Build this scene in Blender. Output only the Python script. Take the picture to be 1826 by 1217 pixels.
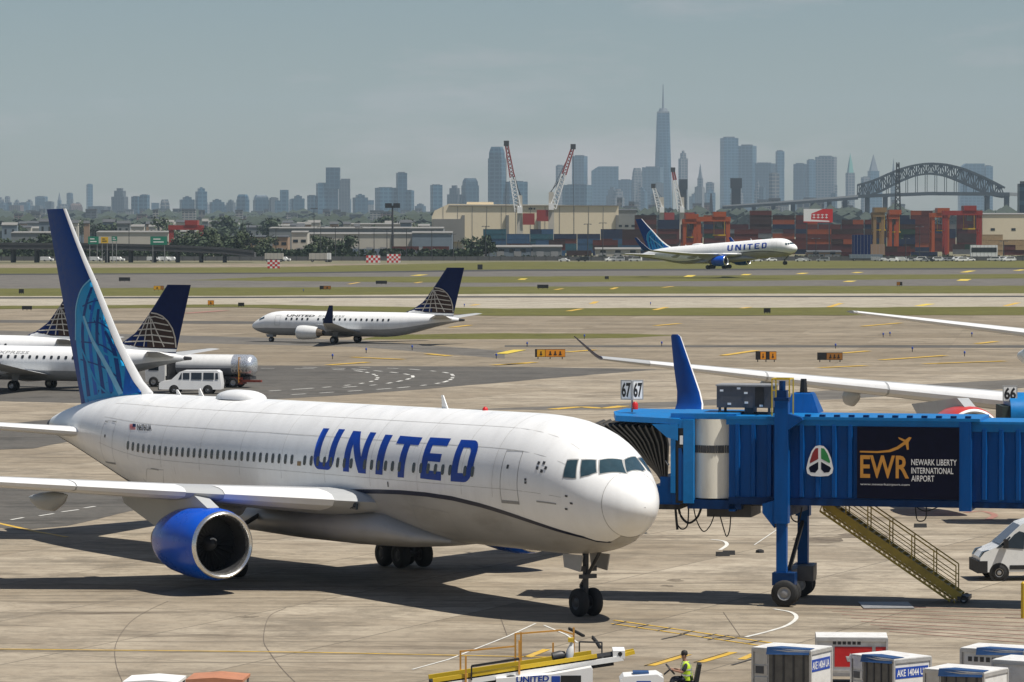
import bpy, bmesh, math, random
from mathutils import Vector, Matrix
from mathutils.geometry import tessellate_polygon
R = math.radians
rnd = random.Random(7)
for _o in list(bpy.data.objects): bpy.data.objects.remove(_o)
sc = bpy.context.scene
COL = sc.collection

# ---------------------------------------------------------------- camera, sky, sun, exposure
CAM_H, FPX, PITCH = 15.1, 6700.0, math.atan(206.5/6700.0)
cam_d = bpy.data.cameras.new('camera'); cam = bpy.data.objects.new('camera', cam_d); COL.objects.link(cam)
cam.location = (0, 0, CAM_H); cam.rotation_euler = (math.pi/2-PITCH, 0, 0)
cam_d.sensor_width = 36; cam_d.sensor_fit = 'HORIZONTAL'; cam_d.lens = 36*FPX/1826
cam_d.clip_start = 1; cam_d.clip_end = 60000
sc.camera = cam
SUN = Vector((0.44, -0.20, 1)).normalized()      # towards the sun
SUN_EL = math.asin(SUN.z)
w = bpy.data.worlds.new('World'); sc.world = w; w.use_nodes = True
wn = w.node_tree.nodes; wl = w.node_tree.links
bg = wn['Background']; sky = wn.new('ShaderNodeTexSky'); sky.sky_type = 'NISHITA'; sky.sun_disc = False
sky.sun_elevation = SUN_EL; sky.sun_rotation = math.atan2(SUN.x, SUN.y)
sky.air_density = 1.0; sky.dust_density = 0.4; sky.ozone_density = 4.0
bg.inputs['Strength'].default_value = 0.052
HAZE = 3.9e-5
_tc = wn.new('ShaderNodeTexCoord'); _mp = wn.new('ShaderNodeMapping'); _mp.inputs['Scale'].default_value = (7, 7, 34); _mp.inputs['Location'].default_value = (1.35, 0.2, 0.4); _nz = wn.new('ShaderNodeTexNoise'); _nz.inputs['Scale'].default_value = 1.0; _nz.inputs['Detail'].default_value = 8; _nz.inputs['Roughness'].default_value = 0.6
_mr = wn.new('ShaderNodeMapRange'); _mr.inputs[1].default_value = 0.52; _mr.inputs[2].default_value = 0.74; _mr.inputs[4].default_value = 0.6
_mx = wn.new('ShaderNodeMix'); _mx.data_type = 'RGBA'; _mx.inputs[7].default_value = (10.5, 9.0, 9.0, 1)
wl.new(_tc.outputs['Generated'], _mp.inputs[0]); wl.new(_mp.outputs[0], _nz.inputs['Vector']); wl.new(_nz.outputs[0], _mr.inputs[0]); wl.new(_mr.outputs[0], _mx.inputs[0]); wl.new(sky.outputs[0], _mx.inputs[6]); wl.new(_mx.outputs[2], bg.inputs['Color'])
sd = bpy.data.lights.new('sun', 'SUN'); sd.energy = 4.8; sd.angle = R(0.53); sd.color = (1, 0.95, 0.87)
so = bpy.data.objects.new('sun', sd); COL.objects.link(so)
so.rotation_euler = (-SUN).to_track_quat('-Z', 'Y').to_euler()
sc.view_settings.view_transform = 'Standard'; sc.view_settings.look = 'None'
sc.view_settings.exposure = 0.26; sc.view_settings.gamma = 1.0; sc.view_settings.use_curve_mapping = False
sc.render.engine = 'CYCLES'
cy = sc.cycles
cy.max_bounces = 6; cy.diffuse_bounces = 3; cy.glossy_bounces = 3; cy.transmission_bounces = 4; cy.volume_bounces = 0
cy.transparent_max_bounces = 8; cy.caustics_reflective = False; cy.caustics_refractive = False
cy.use_denoising = True
try: cy.denoiser = 'OPENIMAGEDENOISE'
except Exception: pass
cy.sample_clamp_indirect = 4

_f = Vector((0, math.cos(PITCH), -math.sin(PITCH))); _u = Vector((0, math.sin(PITCH), math.cos(PITCH)))
def ray(px, py): return _f + Vector((1, 0, 0))*((px-913)/FPX) + _u*((608.5-py)/FPX)
def G(px, py, z=0.0):                               # surveyed point of the photo on the plane of height z
    d = ray(px, py); t = (z-CAM_H)/d.z
    return Vector((d.x*t, d.y*t, z))
def AT(px, py, Y):                                  # surveyed point at distance Y
    d = ray(px, py); t = Y/d.y
    return Vector((d.x*t, Y, CAM_H+d.z*t))

# ---------------------------------------------------------------- mesh builder
class MB:
    def __init__(s): s.v = []; s.f = []; s.mi = []; s.m = 0
    def add(s, vs, fs):
        b = len(s.v); s.v += [tuple(p) for p in vs]
        for f in fs: s.f.append([b+i for i in f]); s.mi.append(s.m)
        return s
    def box(s, c, d, M=None):
        x, y, z = d[0]/2, d[1]/2, d[2]/2
        vs = [Vector((sx*x, sy*y, sz*z)) for sz in (-1, 1) for sy in (-1, 1) for sx in (-1, 1)]
        if M is not None: vs = [M @ p for p in vs]
        c = Vector(c)
        return s.add([p+c for p in vs], [(0,2,3,1),(4,5,7,6),(0,1,5,4),(2,6,7,3),(0,4,6,2),(1,3,7,5)])
    def bx(s, x0, x1, y0, y1, z0, z1): return s.box(((x0+x1)/2, (y0+y1)/2, (z0+z1)/2), (abs(x1-x0), abs(y1-y0), abs(z1-z0)))
    def bar(s, p, q, w, h=None):                    # square bar between two points
        p = Vector(p); q = Vector(q); h = h or w
        d = (q-p); L = d.length
        if L < 1e-6: return s
        d.normalize(); up = Vector((0, 0, 1)) if abs(d.z) < 0.95 else Vector((0, 1, 0))
        a = d.cross(up).normalized(); b = a.cross(d)
        vs = []
        for o in (p, q):
            for i, j in ((-1,-1),(1,-1),(1,1),(-1,1)): vs.append(o+a*(i*w/2)+b*(j*h/2))
        return s.add(vs, [(3,2,1,0),(4,5,6,7),(0,1,5,4),(1,2,6,5),(2,3,7,6),(3,0,4,7)])
    def ring(s, c, d, r, n, ph=0):
        d = Vector(d).normalized(); up = Vector((0, 0, 1)) if abs(d.z) < 0.95 else Vector((0, 1, 0))
        a = d.cross(up).normalized(); b = a.cross(d); c = Vector(c)
        return [c+a*(r*math.cos(ph+2*math.pi*k/n))+b*(r*math.sin(ph+2*math.pi*k/n)) for k in range(n)]
    def loft(s, rings, cap=True, closed=True):
        n = len(rings[0]); vs = [p for r in rings for p in r]; fs = []
        for i in range(len(rings)-1):
            for k in range(n if closed else n-1):
                a = i*n+k; b = i*n+(k+1) % n
                fs.append((a, b, b+n, a+n))
        if cap: fs.append(tuple(range(n-1, -1, -1))); fs.append(tuple(range((len(rings)-1)*n, len(rings)*n)))
        return s.add(vs, fs)
    def cyl(s, p, q, r0, r1=None, n=12, cap=True):
        p = Vector(p); q = Vector(q); r1 = r0 if r1 is None else r1
        return s.loft([s.ring(p, q-p, r0, n), s.ring(q, q-p, r1, n)], cap)
    def lathe(s, c, d, prof, n=24, cap=False):      # prof: (distance along d, radius)
        c = Vector(c); dn = Vector(d).normalized()
        return s.loft([s.ring(c+dn*t, dn, max(r, 1e-4), n) for t, r in prof], cap)
    def tube(s, pts, r, n=6):
        pts = [Vector(p) for p in pts]; rings = []
        for i, p in enumerate(pts):
            d = (pts[min(i+1, len(pts)-1)]-pts[max(i-1, 0)])
            rings.append(s.ring(p, d, r, n))
        return s.loft(rings)
    def poly(s, pts): return s.add(pts, [tuple(range(len(pts)))])
    def prism(s, pts, ext):                         # polygon pushed along a vector
        e = Vector(ext); pts = [Vector(p) for p in pts]; n = len(pts)
        vs = pts+[p+e for p in pts]
        fs = [tuple(range(n-1, -1, -1)), tuple(range(n, 2*n))]+[(i, (i+1) % n, (i+1) % n+n, i+n) for i in range(n)]
        return s.add(vs, fs)
    def tor(s, c, d, Rr, r, n=20, m=8):
        prof = [(r*math.sin(2*math.pi*k/m), Rr+r*math.cos(2*math.pi*k/m)) for k in range(m+1)]
        return s.lathe(c, d, prof, n)
    def build(s, name, mat, parent=None, smooth=0, loc=None, recalc=True):
        me = bpy.data.meshes.new(name); me.from_pydata(s.v, [], s.f)
        mats = mat if isinstance(mat, (list, tuple)) else [mat]
        for m in mats: me.materials.append(m)
        if len(mats) > 1: me.polygons.foreach_set('material_index', s.mi)
        if recalc:
            b = bmesh.new(); b.from_mesh(me); bmesh.ops.recalc_face_normals(b, faces=b.faces); b.to_mesh(me); b.free()
        if smooth:
            me.polygons.foreach_set('use_smooth', [True]*len(me.polygons)); me.set_sharp_from_angle(angle=R(smooth))
        me.update()
        return put(name, me, parent, loc)
def put(name, me, parent=None, loc=None):
    o = bpy.data.objects.new(name, me); COL.objects.link(o)
    if parent is not None: o.parent = parent
    if loc is not None: o.location = loc
    return o
def tag(o, label=None, cat=None, group=None, kind=None):
    if label: o['label'] = label
    if cat: o['category'] = cat
    if group: o['group'] = group
    if kind: o['kind'] = kind
    return o
def thing(name, label, cat, loc=(0, 0, 0), rz=0, group=None, rot=None):
    o = bpy.data.objects.new(name, None); COL.objects.link(o); o.empty_display_size = 0.3
    o.location = loc; o.rotation_euler = rot or (0, 0, rz)
    return tag(o, label, cat, group)
def kids(o): return [c for c in COL.objects if c.parent == o]
def copy_tree(o, loc=None, rz=None, label=None, group=None, parent=None, skip=(), cm=None):
    if cm is None:
        cm = {}
        for c in COL.objects:
            if c.parent: cm.setdefault(c.parent.name, []).append(c)
    c = o.copy(); COL.objects.link(c); c.parent = parent
    if loc is not None: c.location = loc
    if rz is not None: c.rotation_euler = (0, 0, rz)
    if label: c['label'] = label
    if group: c['group'] = group
    for ch in cm.get(o.name, []):
        if ch.name.split('.')[0] in skip: continue
        copy_tree(ch, parent=c, skip=skip, cm=cm)
    return c

# ---------------------------------------------------------------- materials
def lin(h):                                         # '#rrggbb' -> linear
    h = h.lstrip('#'); out = []
    for i in (0, 2, 4):
        c = int(h[i:i+2], 16)/255; out.append(c/12.92 if c <= 0.04045 else ((c+0.055)/1.055)**2.4)
    return tuple(out)
def mat(name, col, rough=0.5, metal=0.0, var=0.12, scale=3.0, bump=0.0, coat=0.0, stretch=None, dark=None, dirt=0.0, dirtcol=(0.1, 0.09, 0.07), dscale=1.0, spec=0.5, emit=0):
    if isinstance(col, str): col = lin(col)
    m = bpy.data.materials.new(name); m.use_nodes = True; t = m.node_tree; N = t.nodes; L = t.links
    b = N['Principled BSDF']; b.inputs['Roughness'].default_value = rough; b.inputs['Metallic'].default_value = metal
    b.inputs['Coat Weight'].default_value = coat; b.inputs['Coat Roughness'].default_value = 0.15
    b.inputs['Specular IOR Level'].default_value = spec
    tc = N.new('ShaderNodeTexCoord'); mp = N.new('ShaderNodeMapping'); L.new(tc.outputs['Object'], mp.inputs[0])
    if stretch: mp.inputs['Scale'].default_value = stretch
    nz = N.new('ShaderNodeTexNoise'); nz.inputs['Scale'].default_value = scale; nz.inputs['Detail'].default_value = 5
    nz.inputs['Roughness'].default_value = 0.65
    L.new(mp.outputs[0], nz.inputs['Vector'])
    cr = N.new('ShaderNodeMapRange'); cr.inputs[1].default_value = 0.3; cr.inputs[2].default_value = 0.7
    cr.inputs[3].default_value = 1-var; cr.inputs[4].default_value = 1+var
    L.new(nz.outputs[0], cr.inputs[0])
    mx = N.new('ShaderNodeVectorMath'); mx.operation = 'SCALE'; mx.inputs[0].default_value = col; L.new(cr.outputs[0], mx.inputs['Scale'])
    out = mx.outputs[0]
    if dirt > 0:
        n2 = N.new('ShaderNodeTexNoise'); n2.inputs['Scale'].default_value = dscale; n2.inputs['Detail'].default_value = 7; n2.inputs['Roughness'].default_value = 0.7
        L.new(mp.outputs[0], n2.inputs['Vector'])
        r2 = N.new('ShaderNodeMapRange'); r2.inputs[1].default_value = 0.48; r2.inputs[2].default_value = 0.75; r2.inputs[3].default_value = 0; r2.inputs[4].default_value = dirt
        L.new(n2.outputs[0], r2.inputs[0])
        mm = N.new('ShaderNodeMix'); mm.data_type = 'RGBA'; L.new(r2.outputs[0], mm.inputs[0]); L.new(out, mm.inputs[6]); mm.inputs[7].default_value = (*dirtcol, 1)
        out = mm.outputs[2]
    L.new(out, b.inputs['Base Color'])
    rr = N.new('ShaderNodeMapRange'); rr.inputs[1].default_value = 0.3; rr.inputs[2].default_value = 0.7
    rr.inputs[3].default_value = max(0.02, rough-0.08); rr.inputs[4].default_value = min(1, rough+0.08)
    L.new(nz.outputs[0], rr.inputs[0]); L.new(rr.outputs[0], b.inputs['Roughness'])
    if bump:
        bp = N.new('ShaderNodeBump'); bp.inputs['Strength'].default_value = bump; bp.inputs['Distance'].default_value = 0.05
        L.new(nz.outputs[0], bp.inputs['Height']); L.new(bp.outputs[0], b.inputs['Normal'])
    if emit:
        b.inputs['Emission Color'].default_value = (*col, 1); b.inputs['Emission Strength'].default_value = emit
    return m
M_ = {}
def MT(key, *a, **k):
    if key not in M_: M_[key] = mat(key, *a, **k)
    return M_[key]
MT('white_paint', (0.86, 0.86, 0.845), 0.34, var=0.035, scale=0.8, coat=0.2, dirt=0.17, dirtcol=(0.46, 0.43, 0.37), dscale=0.9, stretch=(1.6, 1, 0.35))
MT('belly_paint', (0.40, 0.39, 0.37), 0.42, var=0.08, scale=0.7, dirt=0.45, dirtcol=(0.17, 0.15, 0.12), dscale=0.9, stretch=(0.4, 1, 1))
MT('wing_grey', (0.42, 0.43, 0.43), 0.4, var=0.06, scale=1, dirt=0.25, dirtcol=(0.22, 0.2, 0.18))
MT('slat_white', (0.74, 0.74, 0.73), 0.35, var=0.05, scale=2, dirt=0.2, dirtcol=(0.45, 0.43, 0.4))
MT('lip_metal', (0.78, 0.77, 0.74), 0.25, metal=0.9, var=0.08)
MT('steel', (0.42, 0.41, 0.4), 0.38, metal=0.8, var=0.15)
MT('grey_metal', (0.3, 0.3, 0.3), 0.5, metal=0.3, var=0.15)
MT('dark_metal', (0.06, 0.06, 0.062), 0.5, metal=0.3, var=0.2)
MT('black', (0.012, 0.012, 0.013), 0.55, var=0.2)
MT('rubber', (0.018, 0.018, 0.018), 0.8, var=0.25, scale=6)
MT('glass', (0.015, 0.022, 0.03), 0.08, var=0.1, coat=0.4)
MT('cockpit_glass', (0.03, 0.06, 0.075), 0.06, var=0.2, coat=0.5)
MT('cabin_glass', (0.035, 0.04, 0.045), 0.25, var=0.2)
MT('line_grey', (0.33, 0.33, 0.32), 0.6, var=0.1)
MT('navy', (0.004, 0.014, 0.075), 0.42, var=0.12, spec=.12)
MT('stripe_navy', (0.008, 0.01, 0.03), 0.4, var=0.15)
MT('letter_blue', (0.003, 0.045, 0.32), 0.4, var=0.12, spec=.2)
MT('engine_blue', (0.002, 0.085, 0.55), 0.3, var=0.08, coat=0.25, scale=1.5, spec=.3)
MT('fin_blue', (0.006, 0.11, 0.46), 0.42, var=0.12, spec=.12)
MT('fin_mid', (0.006, 0.10, 0.33), 0.42, var=0.12, spec=.12)
MT('fin_navy', (0.003, 0.045, 0.22), .42, var=.12, spec=.12)
MT('fin_teal', (0.012, 0.28, 0.56), 0.42, var=0.10, spec=.12)
MT('fin_pale', (0.20, 0.48, 0.68), 0.42, var=0.1, spec=.12)
MT('globe_gold', (0.25, 0.16, 0.07), 0.45, var=0.15)
MT('globe_brown', (0.05, 0.028, 0.02), 0.5, var=0.2, spec=.15)
MT('gold_line', (0.55, 0.5, 0.42), 0.5, var=0.1)
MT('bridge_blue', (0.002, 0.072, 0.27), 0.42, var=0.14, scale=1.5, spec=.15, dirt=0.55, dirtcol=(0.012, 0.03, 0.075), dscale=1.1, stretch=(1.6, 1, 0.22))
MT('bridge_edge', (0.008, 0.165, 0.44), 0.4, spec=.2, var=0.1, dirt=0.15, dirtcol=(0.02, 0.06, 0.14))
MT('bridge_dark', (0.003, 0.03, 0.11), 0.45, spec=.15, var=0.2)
MT('banner_navy', (0.004, 0.005, 0.018), 0.5, var=0.2, spec=.12)
MT('banner_gold', (0.55, 0.25, 0.035), 0.5, var=0.1)
MT('white_flat', (0.78, 0.78, 0.76), 0.5, var=0.04)
MT('cream', (0.80, 0.76, 0.64), 0.6, var=0.06, scale=2, dirt=0.35, dirtcol=(0.36, 0.31, 0.22), dscale=1.2, stretch=(1, 1, 0.25))
MT('bellows', (0.03, 0.028, 0.025), 0.75, var=0.3, scale=4)
MT('bellows_edge', (0.095, 0.085, 0.068), 0.7, var=0.2)
MT('yellow', (0.62, 0.42, 0.02), 0.45, var=0.12, dirt=0.3, dirtcol=(0.12, 0.09, 0.04), dscale=3)
MT('orange_rail', (0.55, 0.27, 0.05), 0.5, var=0.12)
MT('olive', (0.42, 0.31, 0.045), 0.5, var=0.18, dirt=0.3, dirtcol=(0.07, 0.055, 0.02))
MT('red', (0.55, 0.02, 0.02), 0.4, var=0.1)
MT('engine_red', (0.62, 0.05, 0.03), 0.35, var=0.08, coat=0.3)
MT('green', (0.02, 0.22, 0.05), 0.5, var=0.1)
MT('uld_metal', (0.56, 0.55, 0.53), 0.35, metal=0.45, var=0.12, dirt=0.25, dirtcol=(0.25, 0.24, 0.22), dscale=2)
MT('uld_white', (0.74, 0.73, 0.7), 0.4, var=0.05, dirt=0.5, dirtcol=(0.34, 0.30, 0.25), dscale=2.5)
MT('tarp_blue', (0.015, 0.06, 0.17), 0.6, var=0.2)
MT('tag_blue', (0.012, 0.06, 0.36), 0.5, var=0.08)
MT('orange_sign', (0.75, 0.28, 0.015), 0.5, var=0.08)
MT('hivis', (0.50, 0.72, 0.03), 0.7, var=0.12, scale=8)
MT('skin', (0.32, 0.17, 0.11), 0.55, var=0.08)
MT('winglet_blue', (0.004, 0.055, 0.27), 0.42, var=.1, spec=.15)
MT('hair', (0.015, 0.012, 0.01), 0.7, var=0.2)
MT('cloth_dark', (0.018, 0.02, 0.03), 0.85, var=0.25)
# ---------------------------------------------------------------- ground materials
def ground_mat(name, c1, c2, c3, slab=0.0, joint=0.6, ang=0.0, stain=0.5, stcol=(0.06, 0.05, 0.04), rough=0.85, big=0.03, fine=2.0):
    m = bpy.data.materials.new(name); m.use_nodes = True; t = m.node_tree; N = t.nodes; L = t.links
    b = N['Principled BSDF']; b.inputs['Roughness'].default_value = rough; b.inputs['Specular IOR Level'].default_value = 0.25
    tc = N.new('ShaderNodeTexCoord'); mp = N.new('ShaderNodeMapping'); mp.inputs['Rotation'].default_value = (0, 0, ang)
    L.new(tc.outputs['Object'], mp.inputs[0])
    def noise(s, d=6, r=0.65):
        n = N.new('ShaderNodeTexNoise'); n.inputs['Scale'].default_value = s; n.inputs['Detail'].default_value = d; n.inputs['Roughness'].default_value = r
        L.new(mp.outputs[0], n.inputs['Vector']); return n.outputs[0]
    def rng(src, a, b_, c=0, d=1):
        r = N.new('ShaderNodeMapRange'); r.inputs[1].default_value = a; r.inputs[2].default_value = b_; r.inputs[3].default_value = c; r.inputs[4].default_value = d
        L.new(src, r.inputs[0]); return r.outputs[0]
    def mix(f, a, b_, mode='MIX'):
        x = N.new('ShaderNodeMix'); x.data_type = 'RGBA'; x.blend_type = mode
        if isinstance(f, (int, float)): x.inputs[0].default_value = f
        else: L.new(f, x.inputs[0])
        for k, q in ((6, a), (7, b_)):
            if isinstance(q, tuple): x.inputs[k].default_value = (*q, 1)
            else: L.new(q, x.inputs[k])
        return x.outputs[2]
    col = mix(rng(noise(big), 0.38, 0.62), c1, c2)
    col = mix(rng(noise(big*9, 8, 0.75), 0.45, 0.7, 0, 0.7), col, c3)
    col = mix(rng(noise(fine, 4), 0.35, 0.65, 0, 0.3), col, tuple(x*0.6 for x in c1))
    if slab:
        br = N.new('ShaderNodeTexBrick'); br.offset = 0; br.inputs['Scale'].default_value = 1
        br.inputs['Brick Width'].default_value = slab; br.inputs['Row Height'].default_value = slab
        br.inputs['Mortar Size'].default_value = 0.045; br.inputs['Mortar Smooth'].default_value = 0.3
        br.inputs['Color1'].default_value = (1, 1, 1, 1); br.inputs['Color2'].default_value = (0.74, 0.72, 0.69, 1)
        br.inputs['Mortar'].default_value = (1-joint, 1-joint, 1-joint, 1)
        L.new(mp.outputs[0], br.inputs['Vector']); col = mix(1.0, col, br.outputs['Color'], 'MULTIPLY')
    n5 = noise(0.16, 9, 0.8); col = mix(rng(n5, 0.49, 0.62, 0, 0.7), col, tuple(x*0.42 for x in c2))
    n6 = noise(0.7, 9, 0.85); col = mix(rng(n6, 0.51, 0.62, 0, 0.65), col, tuple(x*0.5 for x in c2))
    m3 = N.new('ShaderNodeMapping'); m3.inputs['Scale'].default_value = (0.035, 1.3, 1); m3.inputs['Rotation'].default_value = (0, 0, ang+0.12); L.new(tc.outputs['Object'], m3.inputs[0])
    n7 = N.new('ShaderNodeTexNoise'); n7.inputs['Scale'].default_value = 1.0; n7.inputs['Detail'].default_value = 4; n7.inputs['Roughness'].default_value = 0.6; L.new(m3.outputs[0], n7.inputs['Vector'])
    col = mix(rng(n7.outputs[0], 0.53, 0.68, 0, 0.6), col, tuple(x*0.3 for x in c2))
    if stain:
        m2 = N.new('ShaderNodeMapping'); m2.inputs['Scale'].default_value = (0.12, 0.7, 1); m2.inputs['Rotation'].default_value = (0, 0, ang+0.4)
        L.new(tc.outputs['Object'], m2.inputs[0])
        n = N.new('ShaderNodeTexNoise'); n.inputs['Scale'].default_value = 0.9; n.inputs['Detail'].default_value = 8; n.inputs['Roughness'].default_value = 0.7
        L.new(m2.outputs[0], n.inputs['Vector'])
        col = mix(rng(n.outputs[0], 0.52, 0.72, 0, stain), col, stcol)
    L.new(col, b.inputs['Base Color'])
    bp = N.new('ShaderNodeBump'); bp.inputs['Strength'].default_value = 0.3; bp.inputs['Distance'].default_value = 0.03
    L.new(noise(fine*4, 3), bp.inputs['Height']); L.new(bp.outputs[0], b.inputs['Normal'])
    return m
M_['concrete'] = ground_mat('concrete', (0.45, 0.39, 0.30), (0.36, 0.305, 0.228), (0.21, 0.165, 0.115), slab=7.6, joint=0.6, ang=R(24), stain=0.85, stcol=(0.085, 0.065, 0.045))
M_['taxi_concrete'] = ground_mat('taxi_concrete', (0.345, 0.288, 0.21), (0.29, 0.242, 0.172), (0.21, 0.172, 0.125), slab=11, joint=0.3, ang=R(8), stain=0.8, stcol=(0.09, 0.075, 0.055), big=0.012)
M_['pale_concrete'] = ground_mat('pale_concrete', (0.44, 0.40, 0.315), (0.40, 0.35, 0.27), (0.33, 0.285, 0.22), stain=0.3, big=0.01)
M_['asphalt'] = ground_mat('asphalt', (0.10, 0.093, 0.082), (0.12, 0.112, 0.098), (0.14, 0.125, 0.105), stain=0.5, stcol=(0.04, 0.037, 0.034), big=0.02)
M_['runway_asphalt'] = ground_mat('runway_asphalt', (0.135, 0.125, 0.11), (0.165, 0.152, 0.132), (0.20, 0.178, 0.148), stain=0.7, stcol=(0.065, 0.06, 0.052), big=0.01)
M_['shoulder'] = ground_mat('shoulder', (0.045, 0.045, 0.043), (0.06, 0.058, 0.055), (0.09, 0.085, 0.075), stain=0.3, big=0.02)
M_['grass_field'] = ground_mat('grass_field', (0.105, 0.105, 0.018), (0.135, 0.13, 0.028), (0.185, 0.155, 0.055), stain=0.5, stcol=(0.055, 0.065, 0.012), big=0.02, fine=1.0)
M_['dry_ground'] = ground_mat('dry_ground', (0.20, 0.18, 0.11), (0.16, 0.155, 0.085), (0.24, 0.21, 0.15), stain=0.4, big=0.008)
MT('paint_yellow', (0.58, 0.36, 0.04), 0.6, var=0.25, scale=2, dirt=0.55, dirtcol=(0.32, 0.25, 0.14), dscale=0.8)
MT('paint_white', (0.66, 0.65, 0.60), 0.6, var=0.15, scale=2, dirt=0.5, dirtcol=(0.38, 0.33, 0.26), dscale=0.8)
MT('paint_bright', (0.62, 0.46, 0.05), 0.6, var=0.1)
MT('paint_red', (0.30, 0.14, 0.11), 0.7, var=0.2, dirt=0.5, dirtcol=(0.36, 0.3, 0.22), dscale=0.8)
MT('paint_black', (0.05, 0.045, 0.04), 0.7, var=0.3)
MT('sealant', (0.13, 0.105, 0.08), 0.7, var=0.3)

def sheet(name, pts, key, z, kind='structure'):
    P = [G(px, py, z) for px, py in pts]
    if key in ('grass_field', 'asphalt'):            # ragged turf and worn tarmac edges
        Q = []
        for a, b in zip(P, P[1:]+P[:1]):
            n = max(1, int((b-a).length/4)); d = (b-a).normalized(); nn = Vector((-d.y, d.x, 0)); J = 1.6 if key == 'grass_field' else .35
            for k in range(n): Q.append(a+(b-a)*(k/n)+(nn*rnd.gauss(0, J*(a.y/700))*.6 if k else Vector((0, 0, 0))))
        P = Q
    mb = MB(); mb.poly(P); o = mb.build(name, M_[key], recalc=False)
    if o.data.polygons[0].normal.z < 0: o.data.flip_normals()
    return tag(o, kind=kind)
# base ground to the horizon
mb = MB(); mb.poly([(-8600, -150, 0), (8600, -150, 0), (8600, 16300, 0), (-8600, 16300, 0)])
tag(mb.build('ground', M_['dry_ground'], recalc=False), kind='structure')
mb = MB(); mb.poly([(-260, 40, 0.004), (260, 40, 0.004), (260, 205, 0.004), G(1990, 655, 0.004), G(-160, 655, 0.004), (-260, 205, 0.004)])
tag(mb.build('apron', M_['concrete'], recalc=False), kind='structure')
sheet('taxiway', [(-180, 655), (1990, 655), (1990, 561), (900, 561), (420, 546), (-180, 550)], 'taxi_concrete', 0.004)
sheet('perimeter_road', [(-180, 479), (900, 475), (900, 470.5), (-180, 472)], 'taxi_concrete', 0.008)
sheet('grass_strip', [(-180, 490), (480, 487), (900, 481), (1990, 477.5), (1990, 464), (900, 467.5), (480, 477), (-180, 479)], 'grass_field', 0.012)
sheet('runway_shoulder', [(-180, 492.2), (480, 489), (900, 484.5), (1990, 480.6), (1990, 477.4), (900, 480.8), (480, 486.6), (-180, 489.2)], 'shoulder', 0.016)
sheet('runway', [(-180, 517), (480, 515), (900, 494), (1990, 488.5), (1990, 480), (900, 484), (480, 488.5), (-180, 492)], 'runway_asphalt', 0.020)
sheet('grass_strip', [(330, 500), (900, 505), (1990, 496), (1990, 488), (900, 493.5), (480, 494)], 'grass_field', 0.024)
sheet('taxiway', [(420, 514), (900, 512), (1990, 510), (1990, 495.5), (900, 504.5), (420, 504)], 'runway_asphalt', 0.028)
sheet('grass_strip', [(-180, 529), (420, 528.5), (900, 525), (1990, 524), (1990, 509.5), (900, 511.5), (420, 513), (-180, 516)], 'grass_field', 0.032)
sheet('pale_strip', [(-180, 532), (900, 529), (1990, 528), (1990, 523.4), (900, 524.4), (420, 528), (-180, 528.6)], 'pale_concrete', 0.036)
sheet('dark_edge', [(-180, 534), (900, 531.5), (1990, 530.5), (1990, 527.4), (900, 528.4), (-180, 530.6)], 'shoulder', 0.040)
sheet('taxiway', [(-180, 548), (420, 544), (900, 551), (1990, 547.5), (1990, 530), (900, 531), (-180, 533.5)], 'pale_concrete', 0.044)
sheet('grass_strip', [(-180, 553), (420, 548), (900, 563.5), (1990, 562), (1990, 546.5), (900, 550.5), (420, 543), (-180, 547)], 'grass_field', 0.048)
sheet('grass_strip', [(640, 606), (900, 605), (1120, 603), (1218, 598), (1120, 595.5), (900, 594.5), (700, 597)], 'grass_field', 0.012)
sheet('dark_edge', [(900, 619), (1990, 621), (1990, 616), (900, 616)], 'asphalt', 0.012)
sheet('dark_edge', [(-180, 575), (420, 578), (640, 576), (420, 573), (-180, 570)], 'asphalt', 0.012)
sheet('asphalt_lane', [(-180, 600), (640, 619), (900, 640), (900, 626), (640, 607), (-180, 585)], 'runway_asphalt', 0.008)
sheet('asphalt_pad', [(-180, 640), (430, 652), (900, 654), (1180, 659), (1060, 668), (900, 682), (760, 694), (600, 706), (420, 716), (200, 720), (-180, 712)], 'asphalt', 0.012)
sheet('asphalt_lane', [(-120, 770), (120, 745), (300, 716), (520, 706), (420, 716), (260, 760), (60, 800), (-120, 806)], 'asphalt', 0.016)
sheet('asphalt_lane', [(820, 731), (1240, 715), (1560, 690), (1990, 668), (1990, 682), (1500, 712), (1100, 731)], 'runway_asphalt', 0.008)
sheet('asphalt_lane', [(-120, 868), (262, 862), (262, 905), (120, 938), (40, 945), (-120, 930)], 'asphalt', 0.012)
sheet('asphalt_lane', [(700, 760), (1500, 765), (1990, 740), (1990, 775), (1500, 800), (700, 790)], 'runway_asphalt', 0.008)

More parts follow.
